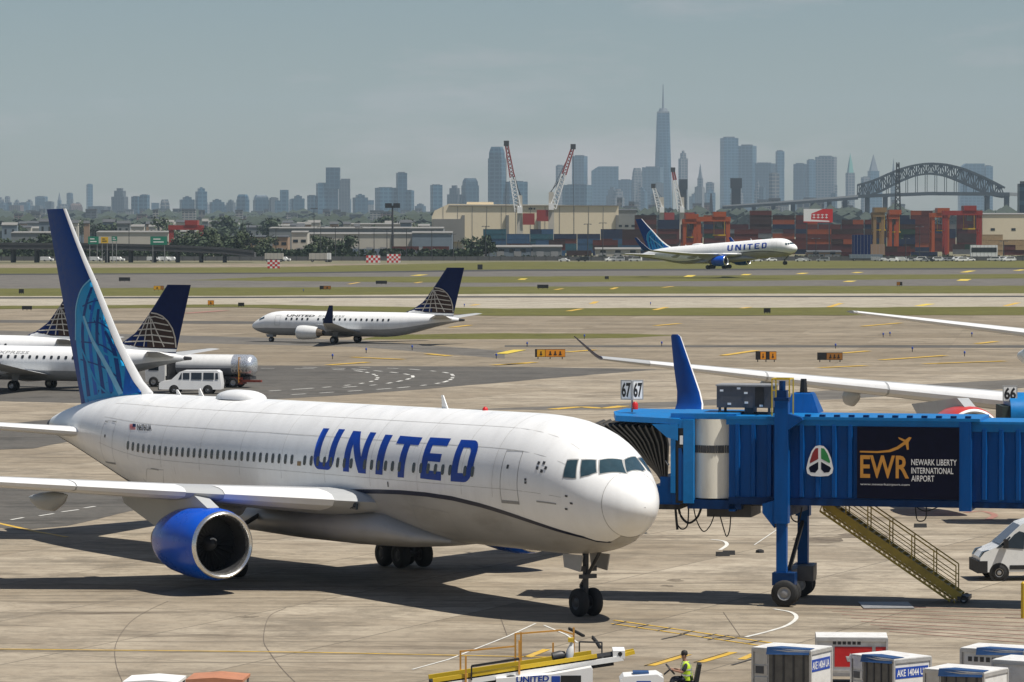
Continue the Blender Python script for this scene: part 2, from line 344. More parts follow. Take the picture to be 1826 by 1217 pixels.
def stripes(name, segs, key, z, group=None):       # painted markings: (x0,y0,x1,y1,width in metres)
    mb = MB()
    for x0, y0, x1, y1, wd in segs:
        a = G(x0, y0, z); b = G(x1, y1, z); d = (b-a); n = Vector((-d.y, d.x, 0)).normalized()*wd/2
        mb.poly([a-n, b-n, b+n, a+n])
    o = mb.build(name, M_[key], recalc=False)
    for p in o.data.polygons:
        if p.normal.z < 0: p.flip()
    return tag(o, kind='structure')
def pathline(name, pts, wd, key, z, dash=0, sm=True):
    P = [G(x, y, z) for x, y in pts]
    if sm:                                          # Catmull-Rom smoothing
        Q = [P[0]*2-P[1]]+P+[P[-1]*2-P[-2]]; out = []
        for i in range(1, len(Q)-2):
            for k in range(8):
                t = k/8; a, b, c, d = Q[i-1], Q[i], Q[i+1], Q[i+2]
                out.append(0.5*((2*b)+(c-a)*t+(2*a-5*b+4*c-d)*t*t+(3*b-a-3*c+d)*t*t*t))
        P = out+[P[-1]]
    mb = MB(); L = []; acc = 0
    for i, p in enumerate(P):
        d = P[min(i+1, len(P)-1)]-P[max(i-1, 0)]; n = Vector((-d.y, d.x, 0)).normalized()*wd/2
        L.append((p-n, p+n))
    for i in range(len(P)-1):
        acc += (P[i+1]-P[i]).length
        if dash and int(acc/dash) % 2: continue
        mb.poly([L[i][0], L[i+1][0], L[i+1][1], L[i][1]])
    o = mb.build(name, M_[key], recalc=False)
    for p in o.data.polygons:
        if p.normal.z < 0: p.flip()
    return tag(o, kind='structure')
_y = [(1013,555,1037,551),(1055,542,1064,538),(1167,553,1189,548),(1168,581,1212,577),(1322,550,1338,548),(1010,628,1060,624),(900,650,955,646),(1289,634,1349,625),
 (1537,582,1606,576),(1792,546,1816,540),(1478,548,1500,541),(1500,630,1548,626),(1571,642,1686,634),(1646,649,1792,644),(1460,656,1545,652),(1742,613,1777,609),
 (762,631,802,635),(628,637,719,641),(585,651,656,646),(878,651,940,648),(804,584,838,580),(841,545,853,543),(622,507,640,504),(990,517,1003,515),(1090,516,1100,513),(1182,513,1200,511),(740,505,752,503)]
stripes('yellow_marking', [(a,b,c,d,1.1) for a,b,c,d in _y], 'paint_yellow', 0.06)
stripes('yellow_marking', [(893,631,927,624,1.6),(1637,546,1660,542,1.8),(739,492,756,490,3),(1226,494,1234,491,2.5),(1327,491,1334,489,2.5),(1425,489,1436,487,2.5),(1524,487,1534,485.5,2.5),(1718,486,1734,483,2.5),(1510,503,1520,501,2.5),(1715,501,1723,498,3),(1812,483,1826,481,2.5),(929,499,935,497,2)], 'paint_bright', 0.06)
pathline('yellow_marking', [(985,730),(1035,726),(1075,728),(1113,724)], 1.2, 'paint_yellow', 0.03)
pathline('edge_line', [(520,535.5),(700,534.6),(905,534.5)], 1.2, 'paint_white', 0.055, sm=False)
pathline('red_marking', [(330,559),(372,556),(400,554)], 2.2, 'paint_red', 0.055, sm=False)
# dashed service-road curves on the dark asphalt pad
for pts in ([(465,657),(560,658),(640,662),(672,671),(660,681),(590,690),(440,700)], [(640,655),(720,658),(790,664),(808,671),(790,682),(720,691),(620,698),(520,704)], [(540,655),(640,659),(735,670),(690,684),(600,692)]):
    pathline('dashed_line', pts, 0.34, 'paint_white', 0.03, dash=2.2)
# stand markings in the foreground
pathline('lead_in_line', [(-60,1157),(240,1160),(520,1163),(830,1169),(980,1172)], 0.16, 'paint_yellow', 0.02)
pathline('lead_in_line_edge', [(-60,1159.5),(240,1162.5),(520,1165.5),(830,1171.5),(980,1174.5)], 0.07, 'sealant', 0.016)
stripes('stand_marking', [(1095,1106,1420,1153,0.16),(1090,1112,1400,1158,0.14),(1420,1153,1520,1170,0.16)], 'paint_yellow', 0.02)
stripes('stand_marking', [(1092+i*40,1114+i*5.6,1118+i*40,1108+i*5.6,0.09) for i in range(0,8)], 'paint_black', 0.024)
stripes('stand_marking', [(1158,1187,1225,1167,0.4),(1246,1181,1306,1163,.4),(1322,1176,1345,1166,.3),(940,1172,975,1158,.3)], 'paint_yellow', 0.02)
stripes('stand_marking', [(1150,1187,1217,1167,0.08),(1238,1181,1298,1163,.08),(1262,1141,1300,1133,.1),(1305,1186,1345,1174,.12),(1180,1140,1225,1130,.1)], 'paint_black', 0.024)
pathline('white_marking', [(1380,1086),(1411,1092),(1420,1102),(1404,1115),(1370,1126),(1330,1136)], 0.16, 'paint_white', 0.02)
pathline('white_marking', [(1268,962),(1290,965),(1296,972),(1284,981)], 0.18, 'paint_white', 0.02)
pathline('red_marking', [(1720,914),(1752,912),(1774,919),(1758,928)], 0.35, 'paint_red', 0.02)
pathline('white_marking', [(735,1194),(800,1176),(905,1135),(955,1112)], 0.08, 'paint_white', 0.02, sm=False)
pathline('white_marking', [(970,1115),(1010,1132),(1030,1146)], 0.08, 'paint_white', 0.02, sm=False)
pathline('white_marking', [(1345,972),(1385,945)], 0.06, 'paint_white', 0.02, sm=False)
pathline('yellow_marking', [(-40,925),(60,947),(120,958)], 0.3, 'paint_yellow', 0.02, sm=False)
stripes('white_marking', [(20,927,42,923,0.18),(70,920,96,916,0.18),(110,913,140,909,0.18),(150,906,170,903,0.18)], 'paint_white', 0.02)
stripes('red_marking', [(1450+17*i, 1078+6*i, 1870, 1090+7.5*i, 0.10) for i in range(0,9)], 'paint_red', 0.02)
for pts in ([(300,1072),(262,1090),(230,1112),(207,1148),(207,1185),(222,1225)], [(510,1084),(480,1100),(470,1140),(482,1165),(505,1195),(540,1230)], [(890,1095),(905,1135)], [(1290,1092),(1320,1135)], [(500,1135),(545,1135)]):
    pathline('joint_seal', pts, 0.028, 'sealant', 0.014)
# oil and rubber stains
def stain(px, py, rx, ry, z=0.013):
    c = G(px, py, z); mb = MB(); n = 14
    mb.poly([(c.x+rx*math.cos(2*math.pi*k/n)*rnd.uniform(0.6,1.2), c.y+ry*math.sin(2*math.pi*k/n)*rnd.uniform(0.6,1.2), z) for k in range(n)])
    tag(mb.build('oil_stain', M_['stain'], recalc=False), kind='structure')
M_['stain'] = ground_mat('stain', (0.20, 0.165, 0.12), (0.13, 0.105, 0.08), (0.34, 0.285, 0.21), stain=0.9, stcol=(0.36, 0.31, 0.23), big=0.5, fine=4)
for px, py, rx, ry in ((440,1100,0.5,0.4),(1205,1035,0.35,0.7),(1190,1045,0.3,0.4),(1460,962,1.2,2.0),(1540,955,1.7,1.6)):
    stain(px, py, rx, ry)
# ---------------------------------------------------------------- aircraft toolkit
def pchip(xs, ys):
    n = len(xs); h = [xs[i+1]-xs[i] for i in range(n-1)]; d = [(ys[i+1]-ys[i])/h[i] for i in range(n-1)]
    m = [0.0]*n; m[0] = d[0]; m[-1] = d[-1]
    for i in range(1, n-1):
        if d[i-1]*d[i] > 0:
            w1 = 2*h[i]+h[i-1]; w2 = h[i]+2*h[i-1]; m[i] = (w1+w2)/(w1/d[i-1]+w2/d[i])
    def f(x):
        x = min(max(x, xs[0]), xs[-1]); i = 0
        while i < n-2 and x > xs[i+1]: i += 1
        t = (x-xs[i])/h[i]; t2 = t*t; t3 = t2*t
        return (2*t3-3*t2+1)*ys[i]+(t3-2*t2+t)*h[i]*m[i]+(-2*t3+3*t2)*ys[i+1]+(t3-t2)*h[i]*m[i+1]
    return f
class Fus:
    def __init__(s, rows, x0=0.0):                  # rows: x, ztop, zbot, half width, z of widest
        k = [math.sqrt(r[0]-x0) for r in rows]; s.L = rows[-1][0]; s.x0 = x0
        s.t, s.b, s.w, s.c = (pchip(k, [r[i] for r in rows]) for i in (1, 2, 3, 4))
    def pt(s, x, ph, off=0.0):
        k = math.sqrt(max(x-s.x0, 0)); zc = s.c(k); w = s.w(k)+off; c = math.cos(ph)
        r = (s.t(k)-zc if c > 0 else zc-s.b(k))+off
        return Vector((x, w*math.sin(ph), zc+r*c))
    def hit(s, o, d, t0, t1, n=900):
        def f(t):
            p = o+d*t
            if p.x < s.x0+0.02 or p.x > s.L: return 1.0
            k = math.sqrt(p.x-s.x0); zc = s.c(k); r = (s.t(k)-zc) if p.z > zc else (zc-s.b(k))
            return (p.y/max(s.w(k), 1e-3))**2+((p.z-zc)/max(r, 1e-3))**2-1
        a = t0
        for i in range(1, n+1):
            b = t0+(t1-t0)*i/n
            if f(b) < 0:
                for _ in range(30):
                    m = (a+b)/2
                    if f(m) < 0: b = m
                    else: a = m
                p = o+d*b; k = math.sqrt(max(p.x-s.x0, 0)); zc = s.c(k); r = (s.t(k)-zc) if p.z > zc else (zc-s.b(k))
                return (p.x, math.atan2(p.y/s.w(k), (p.z-zc)/r))
            a = b
        return None
    def rings(s, xs, ph0=None, ph1=None, n=44):
        out = []
        for x in xs:
            if ph0 is None: out.append([s.pt(x, 2*math.pi*k/n) for k in range(n)])
            else:
                a, b = ph0(x), ph1(x); out.append([s.pt(x, a+(b-a)*k/n) for k in range(n+1)])
        return out
def drape(name, polys, fn, mat, parent, su=0.4, sv=0.12, smooth=True):
    bm = bmesh.new()
    for outer, holes in polys:
        loops = [[Vector((u, v, 0)) for u, v in lp] for lp in [outer]+list(holes)]
        flat = [p for lp in loops for p in lp]; vs = [bm.verts.new(p) for p in flat]
        for tri in tessellate_polygon(loops):
            try: bm.faces.new([vs[i] for i in tri])
            except ValueError: pass
    us = [v.co.x for v in bm.verts]; vv = [v.co.y for v in bm.verts]
    for ax, st, lo, hi in ((0, su, min(us), max(us)), (1, sv, min(vv), max(vv))):
        k = math.floor(lo/st)+1
        while st and k*st < hi-1e-6:
            no = (1, 0, 0) if ax == 0 else (0, 1, 0); co = (k*st, 0, 0) if ax == 0 else (0, k*st, 0)
            bmesh.ops.bisect_plane(bm, geom=bm.verts[:]+bm.edges[:]+bm.faces[:], plane_co=co, plane_no=no, dist=1e-6)
            k += 1
    for v in bm.verts: v.co = fn(v.co.x, v.co.y)
    me = bpy.data.meshes.new(name); bm.to_mesh(me); bm.free(); me.materials.append(mat)
    if smooth: me.polygons.foreach_set('use_smooth', [True]*len(me.polygons))
    return put(name, me, parent)
def quadmap(c):                                     # unit square -> four corners TL, TR, BR, BL
    def f(u, v):
        return tuple((c[3][i]*(1-u)+c[2][i]*u)*(1-v)+(c[0][i]*(1-u)+c[1][i]*u)*v for i in (0, 1))
    return f
def arc(cx, cy, rx, ry, a0, a1, n=8): return [(cx+rx*math.cos(R(a0+(a1-a0)*k/n)), cy+ry*math.sin(R(a0+(a1-a0)*k/n))) for k in range(n+1)]
GLY = {
 'U': ([(0,1),(0,.26)]+arc(.28,.28,.28,.28,180,270)+arc(.72,.28,.28,.28,270,360)+[(1,1),(.72,1),(.72,.32)]+arc(.62,.28,.10,.12,0,-90,4)+arc(.38,.28,.10,.12,270,180,4)+[(.28,1)], []),
 'N': ([(0,0),(0,1),(.34,1),(.74,.36),(.74,1),(1,1),(1,0),(.68,0),(.26,.66),(.26,0)], []),
 'I': ([(0,0),(0,1),(1,1),(1,0)], []),
 'T': ([(.36,0),(.36,.79),(0,.79),(0,1),(1,1),(1,.79),(.64,.79),(.64,0)], []),
 'E': ([(0,0),(0,1),(1,1),(1,.80),(.30,.80),(.30,.60),(.88,.60),(.88,.41),(.30,.41),(.30,.20),(1,.20),(1,0)], []),
 'D': ([(0,0),(0,1)]+arc(.62,.66,.38,.34,90,0,6)+arc(.62,.34,.38,.34,0,-90,6), [[(.30,.20),(.30,.80)]+arc(.58,.66,.13,.14,90,0,4)+arc(.58,.34,.13,.14,0,-90,4)]),
}
def text_tris(s, bold=0.0):                         # built-in lettering as 2-D triangles in a unit-height box
    cu = bpy.data.curves.new('lettering', 'FONT'); cu.body = s; cu.size = 1; cu.offset = bold; cu.fill_mode = 'FRONT'; cu.resolution_u = 3
    ob = bpy.data.objects.new('lettering', cu); COL.objects.link(ob)
    dg = bpy.context.evaluated_depsgraph_get(); me = bpy.data.meshes.new_from_object(ob.evaluated_get(dg))
    vs = [(v.co.x, v.co.y) for v in me.vertices]; fs = [tuple(p.vertices) for p in me.polygons]
    bpy.data.objects.remove(ob); bpy.data.curves.remove(cu); bpy.data.meshes.remove(me)
    x0 = min(v[0] for v in vs); x1 = max(v[0] for v in vs); y0 = min(v[1] for v in vs); y1 = max(v[1] for v in vs)
    return [((x-x0)/(x1-x0), (y-y0)/(y1-y0)) for x, y in vs], fs, (x1-x0)/(y1-y0)
def text_on(name, s, fn, mat, parent, bold=0.0):    # fn maps the unit box to 3-D
    vs, fs, _ = text_tris(s, bold); me = bpy.data.meshes.new(name); me.from_pydata([fn(u, v) for u, v in vs], [], fs); me.materials.append(mat)
    return put(name, me, parent)
AIR = [(1,0),(.85,.025),(.65,.046),(.45,.058),(.28,.060),(.15,.050),(.07,.037),(.025,.023),(0,0),(.02,-.022),(.06,-.032),(.14,-.042),(.28,-.050),(.45,-.046),(.65,-.030),(.85,-.012)]
def foil(y, x, z, c, tc=0.12, inc=0.0, sgn=1, n0=0, n1=16, off=0.0, vert=False):
    out = []; k = tc/0.12; ci, si = math.cos(R(inc)), math.sin(R(inc))
    for u, t in AIR[n0:n1]:
        t = t*k*c; u2 = u*c
        if off: t += off*(1 if t >= 0 else -1); u2 -= off*(1-u)**4
        out.append(Vector((x+u2*ci+t*si, sgn*y, z+t*ci-u2*si)) if not vert else Vector((x+u2, t, z)))
    return out
def lerp_sec(secs, y):
    for a, b in zip(secs, secs[1:]):
        if a[0] <= y <= b[0]:
            t = (y-a[0])/(b[0]-a[0]); return tuple(p+(q-p)*t for p, q in zip(a, b))
    return secs[-1]
def wing(parent, secs, sgn, mat, slats=(), smat=None, name='wing'):
    m = MB(); m.loft([foil(*s, sgn=sgn) for s in secs]); m.build(name, mat, parent, smooth=35)
    for a, b in slats:
        m = MB(); ys = [a]+[s[0] for s in secs if a < s[0] < b]+[b]
        m.loft([foil(*lerp_sec(secs, y), sgn=sgn, n0=5, n1=12, off=0.02) for y in ys], cap=False, closed=False)
        m.build('slat', smat, parent, smooth=35)
def wheel(parent, c, r, wd, name='wheel', axis=(0, 1, 0), rimmat=None):
    c = Vector(c); a = Vector(axis).normalized(); m = MB()
    m.lathe(c-a*wd/2, a, [(0.0, r*0.5), (0.0, r*0.82), (wd*0.12, r*0.95), (wd*0.3, r), (wd*0.7, r), (wd*0.88, r*0.95), (wd, r*0.82), (wd, r*0.5)], 22)
    t = m.build(name, M_['rubber'], parent, smooth=40)
    m = MB(); m.lathe(c-a*wd*0.46, a, [(0, 0.001), (0, r*0.22), (wd*.1, r*0.34), (0.0, r*0.5), (wd*0.92, r*0.5), (wd*.82, r*.34), (wd*0.92, r*0.22), (wd*0.92, 0.001)], 18)
    m.build('rim', rimmat or M_['steel'], t, smooth=40)
    return t
def engine(parent, c, s, cowl, lipm, length=4.3, rr=1.5, blades=24, name='engine'):
    c = Vector(c); X = Vector((1, 0, 0)); k = rr/1.5
    m = MB(); m.lathe(c, X, [(0.16*k, 1.385*k), (.5*k, 1.46*k), (1.3*k, 1.5*k), (2.4*k, 1.46*k), (length*.82, 1.33*k), (length, 1.12*k), (length-.02, 1.06*k), (length*.8, 1.2*k)], 40)
    e = m.build(name, cowl, parent, smooth=40)
    m = MB(); m.lathe(c, X, [(0.16*k, 1.388*k), (.05*k, 1.35*k), (0, 1.29*k), (.03*k, 1.24*k), (.14*k, 1.19*k), (.3*k, 1.165*k)], 40); m.build('inlet_lip', lipm, e, smooth=50)
    m = MB(); m.lathe(c, X, [(.3*k, 1.165*k), (.8*k, 1.14*k), (1.5*k, 1.17*k), (1.5*k, 0.01)], 32); m.build('inlet_duct', M_['dark_metal'], e, smooth=40)
    fan = None
    for q in range(blades):
        a = 2*math.pi*q/blades
        if fan is None:
            m = MB(); m.add([(1.22*k, -.05*k, .3*k), (1.42*k, .05*k, .3*k), (1.16*k, -.14*k, 1.13*k), (1.36*k, .14*k, 1.13*k), (1.23*k, -.05*k, .3*k), (1.43*k, .05*k, .3*k), (1.17*k, -.14*k, 1.13*k), (1.37*k, .14*k, 1.13*k)], [(0,1,3,2), (4,6,7,5), (0,4,5,1), (2,3,7,6), (0,2,6,4), (1,5,7,3)])
            fan = m.build('fan_blade', M_['black'], e); b = fan
        else: b = put('fan_blade', fan.data, e)
        b.location = c; b.rotation_euler = (a, 0, 0)
    m = MB(); m.lathe(c, X, [(.78*k, .001), (.9*k, .14*k), (1.1*k, .26*k), (1.35*k, .32*k)], 20); sp = m.build('spinner', M_['dark_metal'], e, smooth=60)
    m = MB(); m.tube([c+Vector((1.0*k-.16*abs(math.sin(.5*i))*k*0, .22*k*math.cos(1.1+i*.35), .22*k*math.sin(1.1+i*.35))) for i in range(5)], .03*k, 5); m.build('spinner_mark', M_['white_flat'], sp)
    m = MB(); m.lathe(c, X, [(length-.5*k, .95*k), (length+.2*k, .84*k), (length+1.1*k, .62*k), (length+1.12*k, .55*k), (length+.7*k, .5*k)], 28); m.build('core_nozzle', M_['exhaust'], e, smooth=40)
    m = MB(); m.lathe(c, X, [(length+.6*k, .42*k), (length+1.5*k, .2*k), (length+1.9*k, .02*k)], 18); m.build('exhaust_plug', M_['dark_metal'], e, smooth=40)
    return e
MT('exhaust', (0.22, 0.17, 0.12), 0.45, metal=0.5, var=0.25)

MT('line_soft', (.55, .54, .51), .6, var=.2, scale=4)
# ---------------------------------------------------------------- wide twin jet at the gate
HD = R(-57.9); aft = Vector((-math.cos(HD), -math.sin(HD), 0)); ARZ = math.atan2(aft.y, aft.x); TILT = 0.0148
_ng = G(1045, 1099); _np = _ng-aft*6.1
jet = thing('airliner', 'large white twin-jet airliner with blue UNITED lettering, parked nose-in beside the blue jet bridge', 'airliner',
            (_np.x, _np.y, TILT*6.1), rot=(0, TILT, ARZ))
JM = Matrix.Translation(jet.location) @ jet.rotation_euler.to_matrix().to_4x4(); JI = JM.inverted()
def jray(px, py):
    o = JI @ Vector((0, 0, CAM_H)); return o, (JI.to_3x3() @ ray(px, py))
NX = 1.98
def nm(x): return NX+x*(10-NX)/10 if x < 10 else x
FU = Fus([(nm(r[0]), *r[1:]) for r in [(0,4.42,4.38,.02,4.4),(.12,4.82,4.02,.42,4.4),(.45,5.22,3.68,.82,4.42),(1.0,5.62,3.34,1.2,4.5),(1.7,6.0,3.02,1.56,4.62),(2.5,6.5,2.76,1.87,4.76),(3.3,6.95,2.6,2.09,4.86),(4.4,7.32,2.47,2.27,4.95),(6,7.6,2.38,2.42,5.02),
  (8,7.73,2.35,2.495,5.05),(10,7.76,2.35,2.515,5.05),(36,7.76,2.35,2.515,5.05),(39,7.76,2.52,2.5,5.1),(42,7.75,3.02,2.38,5.3),(45,7.66,3.72,2.1,5.62),(48,7.42,4.4,1.66,5.85),(50.5,7.08,4.92,1.2,5.95),(52.5,6.7,5.3,.75,5.97),(53.67,6.42,5.52,.42,5.95)]], NX)
def jf(px, py):
    o, d = jray(px, py); h = FU.hit(o, d, 120, 215)
    return h
def jsurf(off): return lambda x, ph: FU.pt(x, ph, off)
# stripe / paint division line
_st = [jf(*p) for p in ((1090,966),(1040,958),(990,944.5),(940,928),(895,913),(850,899.5),(800,888),(740,880),(680,877))]
_st = [s for s in _st if s]
_rr = [jf(*p) for p in ((236,861),(205,846),(175,826),(150,808))]; _rr = [s for s in _rr if s]
_st = sorted(_st); _rr = sorted(_rr)
_px = [0, NX+.3]+[s[0] for s in _st]+[_st[-1][0]+2.5]+[s[0] for s in _rr]+[53.67]
_py = [min(_st[0][1]+.55, 2.9), min(_st[0][1]+.28, 2.8)]+[s[1] for s in _st]+[_st[-1][1]+.04]+[s[1] for s in _rr]+[_rr[-1][1]-.1]
_ok = [0]
for i in range(1, len(_px)):
    if _px[i] > _px[_ok[-1]]+.05: _ok.append(i)
phis = pchip([_px[i] for i in _ok], [_py[i] for i in _ok])
_xs = [nm(x) for x in (0.0, .01, .04, .1, .2, .35, .55, .8, 1.0, 1.2)]
_xb = [nm(x) for x in (1.23, 1.4, 1.7, 2.0, 2.4, 2.8, 3.2, 3.7, 4.3, 5, 6, 7, 8, 9, 10)]+[12+2*k for k in range(12)]+[35, 36, 37, 38, 39, 40, 41, 42, 43, 44, 45, 46, 47, 48, 49, 50, 51, 52, 53, 53.67]
mb = MB(); mb.loft(FU.rings(_xs), cap=False); rad = mb.build('radome', M_['white_paint'], jet, smooth=60)
mb = MB(); mb.lathe((1.66, 0, 0), (1, 0, 0), [(0, .01)], 8) if False else None
mb = MB(); mb.loft([[FU.pt(x, 2*math.pi*k/44, -.012) for k in range(44)] for x in (nm(1.19), nm(1.24))], cap=False); mb.build('radome_seam', M_['line_soft'], jet)
mb = MB(); mb.loft(FU.rings(_xb, lambda x: -phis(x), phis), cap=False, closed=False); mb.build('fuselage', M_['white_paint'], jet, smooth=60)
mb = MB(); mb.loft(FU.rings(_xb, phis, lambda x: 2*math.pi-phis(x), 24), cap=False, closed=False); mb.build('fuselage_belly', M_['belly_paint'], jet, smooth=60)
for sg in (1, -1):
    mb = MB(); rr = []
    for x in [_st[0][0]+.02]+[q for q in _xb[1:-1] if q > _st[0][0]+.1]:
        wd = 0.17/2/2.5*(1 if x < 30 else .8)
        rr.append([FU.pt(x, sg*(phis(x)-wd), .008), FU.pt(x, sg*(phis(x)+wd), .008)])
    mb.loft(rr, cap=False, closed=False); mb.build('stripe', M_['stripe_navy'], jet, smooth=60)
# tail cone exhaust
mb = MB(); mb.lathe((53.6, 0, 5.97), (1, 0, -.1), [(0, .42), (.55, .33), (.56, .27), (.2, .2)], 18); mb.build('tail_exhaust', M_['dark_metal'], jet, smooth=40)
# wing-body fairing
mb = MB(); rings = []
for x, hw, zb, zt in ((14.5,1.0,2.30,2.6),(16,2.0,2.14,3.0),(18,2.6,2.0,3.6),(21,2.86,1.93,3.7),(26,2.9,1.92,3.7),(30,2.7,2.0,3.5),(33,2.1,2.2,3.0),(35.5,1.0,2.42,2.6)):
    rings.append([Vector((x, hw*math.copysign(abs(math.cos(a))**.8, math.cos(a)), (zt+zb)/2+(zt-zb)/2*math.copysign(abs(math.sin(a))**.8, math.sin(a)))) for a in [2*math.pi*k/28 for k in range(28)]])
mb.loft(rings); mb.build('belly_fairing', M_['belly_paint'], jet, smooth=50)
# cockpit windows
_win = [[(1005,851),(1012,822),(1031,821),(1027,852.5),(1021,853)], [(1036,851),(1038,821.5),(1063,821.5),(1064,843),(1050,848)], [(1070,845.5),(1070,821.5),(1109,821),(1117,845)], [(1118,843),(1114,821),(1133,815.5),(1150,838),(1146,841)]]
for i, wp in enumerate(_win):
    q = [jf(*p) for p in wp]
    if not all(q): continue
    for sg in ((1, -1) if i in (0, 1) else (1,)):
        drape('cockpit_window', [([(x, sg*p) for x, p in q], [])], jsurf(.016), M_['cockpit_glass'], jet, .2, .1)
        cx = sum(x for x, _ in q)/len(q); cp = sum(p for _, p in q)/len(q)
        drape('cockpit_window_frame', [([(cx+(x-cx)*1.13, sg*(cp+(p-cp)*1.13)) for x, p in q], [])], jsurf(.009), M_['line_grey'], jet, .2, .1)
# cabin windows
a = jf(228, 794.5); b = jf(845, 841.5)
xs_w = [jf(px, py)[0] for px, py in ((505,811),(515,812),(535,813.5),(553,815))]
x = a[0]; wl_ = []
while x > b[0]-.1:
    wl_.append(x); x -= .565
skip_zone = [(jf(553,815)[0]+.3, jf(505,811)[0]-.3)]
drop = set()
for k, x in enumerate(wl_):
    if skip_zone[0][0] < x < skip_zone[0][1] and k % 2: continue
    if x < skip_zone[0][0]-2 and k % 7 == 3: continue
    f = (x-b[0])/(a[0]-b[0]); ph = b[1]+(a[1]-b[1])*f
    q = [(x+dx*.115, ph+dz*.205/2.7) for dx, dz in ((-1,-.6),(-.6,-1),(.6,-1),(1,-.6),(1,.6),(.6,1),(-.6,1),(-1,.6))]
    drape('cabin_window', [(q, [])], jsurf(.014), M_['cabin_glass'], jet, 0.3, .06)
# lettering
def zpx(u, v, ox=420, oy=680, s=3.804): return (ox+u/s, oy+v/s)
for ch, cs in (('U', ((597,320),(745,328),(662,606),(526,594))), ('N', ((800,338),(957,350),(884,628),(730,612))), ('I', ((1018,363),(1068,367),(997,636),(950,632))),
               ('T', ((1118,371),(1270,383),(1198,660),(1046,648))), ('E', ((1322,382),(1464,390),(1394,676),(1254,660))), ('D', ((1532,398),(1676,405),(1604,690),(1460,680)))):
    qm = quadmap([jf(*zpx(*c)) for c in cs])
    o_, h_ = GLY[ch]
    drape('letter', [([qm(*p) for p in o_], [[qm(*p) for p in h] for h in h_])], jsurf(.010), M_['letter_blue'], jet, .5, .08)
# doors and panel lines
def outline(name, pxs, wx=.03, sill=True):
    q = [jf(*p) for p in pxs]; cx = sum(p[0] for p in q)/4; cp = sum(p[1] for p in q)/4
    inn = [(p[0]-math.copysign(wx, p[0]-cx), p[1]-math.copysign(wx/2.6, p[1]-cp)) for p in q]
    o = drape(name, [(q, [inn[::-1]])], jsurf(.007), M_['line_grey'], jet, .5, .1)
    if sill:
        s_ = [q[3], q[2], (q[2][0], q[2][1]+.035), (q[3][0], q[3][1]+.035)]
        drape('door_sill', [(s_, [])], jsurf(.012), M_['grey_metal'], o, .5, .1)
        hx, hp = cx+.15*(q[0][0]-q[1][0]), cp-.12
        drape('door_handle', [([(hx-.07, hp-.03), (hx+.07, hp-.03), (hx+.07, hp+.03), (hx-.07, hp+.03)], [])], jsurf(.012), M_['dark_metal'], o)
    return o
outline('door_outline', ((904,803),(934,804.5),(926,896),(894,893)))
outline('door_outline', ((188,750),(209,751),(206,826),(188,823)), .02)
outline('cargo_door_outline', ((735,901),(800,914),(830,958),(752,941)), .02, False)
outline('cargo_door_outline', ((262,836),(292,838),(293,866),(262,862)), .02, False)
def dot(name, px, py, wx, hz, key): 
    h = jf(px, py)
    if h: drape(name, [([(h[0]-wx, h[1]-hz), (h[0]+wx, h[1]-hz), (h[0]+wx, h[1]+hz), (h[0]-wx, h[1]+hz)], [])], jsurf(.013), M_[key], jet)
for px, py in ((1010,885),(1019,898),(1010,908),(937,855.5),(937,861)): dot('probe', px, py, .06, .018, 'dark_metal')
dot('static_plate', 974, 896.5, .55, .012, 'line_grey'); dot('fuel_placard', 533.5, 827, .16, .035, 'globe_gold'); dot('drain_port', 692, 864, .04, .04, 'dark_metal')
dot('static_plate', 190, 752.5, .15, .012, 'line_grey'); dot('static_plate', 204, 752, .2, .01, 'line_grey'); dot('static_plate', 276, 837, .4, .012, 'line_grey')
for k in range(5):
    t = 2*math.pi*k/5+.3; dot('star_badge', 965.7+8*math.cos(t), 832.5+8*math.sin(t), .07, .026, 'dark_metal')
for x_ in (8.9, 11.2, 14.6, 18.4, 22.2, 26.0, 29.8, 33.6, 37.4, 40.9):
    drape('panel_line', [([(x_-.011, .05), (x_+.011, .05), (x_+.011, 1.75), (x_-.011, 1.75)], [])], jsurf(.005), M_['line_soft'], jet, .5, .12)
for p_ in (.62, 1.02, 1.62):
    drape('panel_line', [([(4.6, p_-.004), (44.5, p_-.004), (44.5, p_+.004), (4.6, p_+.004)], [])], jsurf(.004), M_['line_soft'], jet, 1.0, .2)
# registration and flag
c = [jf(*p) for p in ((245,756.5),(270.5,757.5),(270.5,769),(245,768))]; qm = quadmap(c)
text_on('registration', 'N676UA', lambda u, v: FU.pt(*qm(u, v), .012), M_['dark_metal'], jet, .02)
for r_ in range(5):
    c = [jf(*p) for p in ((231.5,756.5+2.1*r_),(242,756.8+2.1*r_),(242,758+2.1*r_),(231.5,757.7+2.1*r_))]
    drape('flag_stripe', [(c, [])], jsurf(.012), M_['red'], jet)
c = [jf(*p) for p in ((237,756),(242.5,756.5),(242.5,762),(237,761.5))]; drape('flag_canton', [(c, [])], jsurf(.016), M_['navy'], jet)
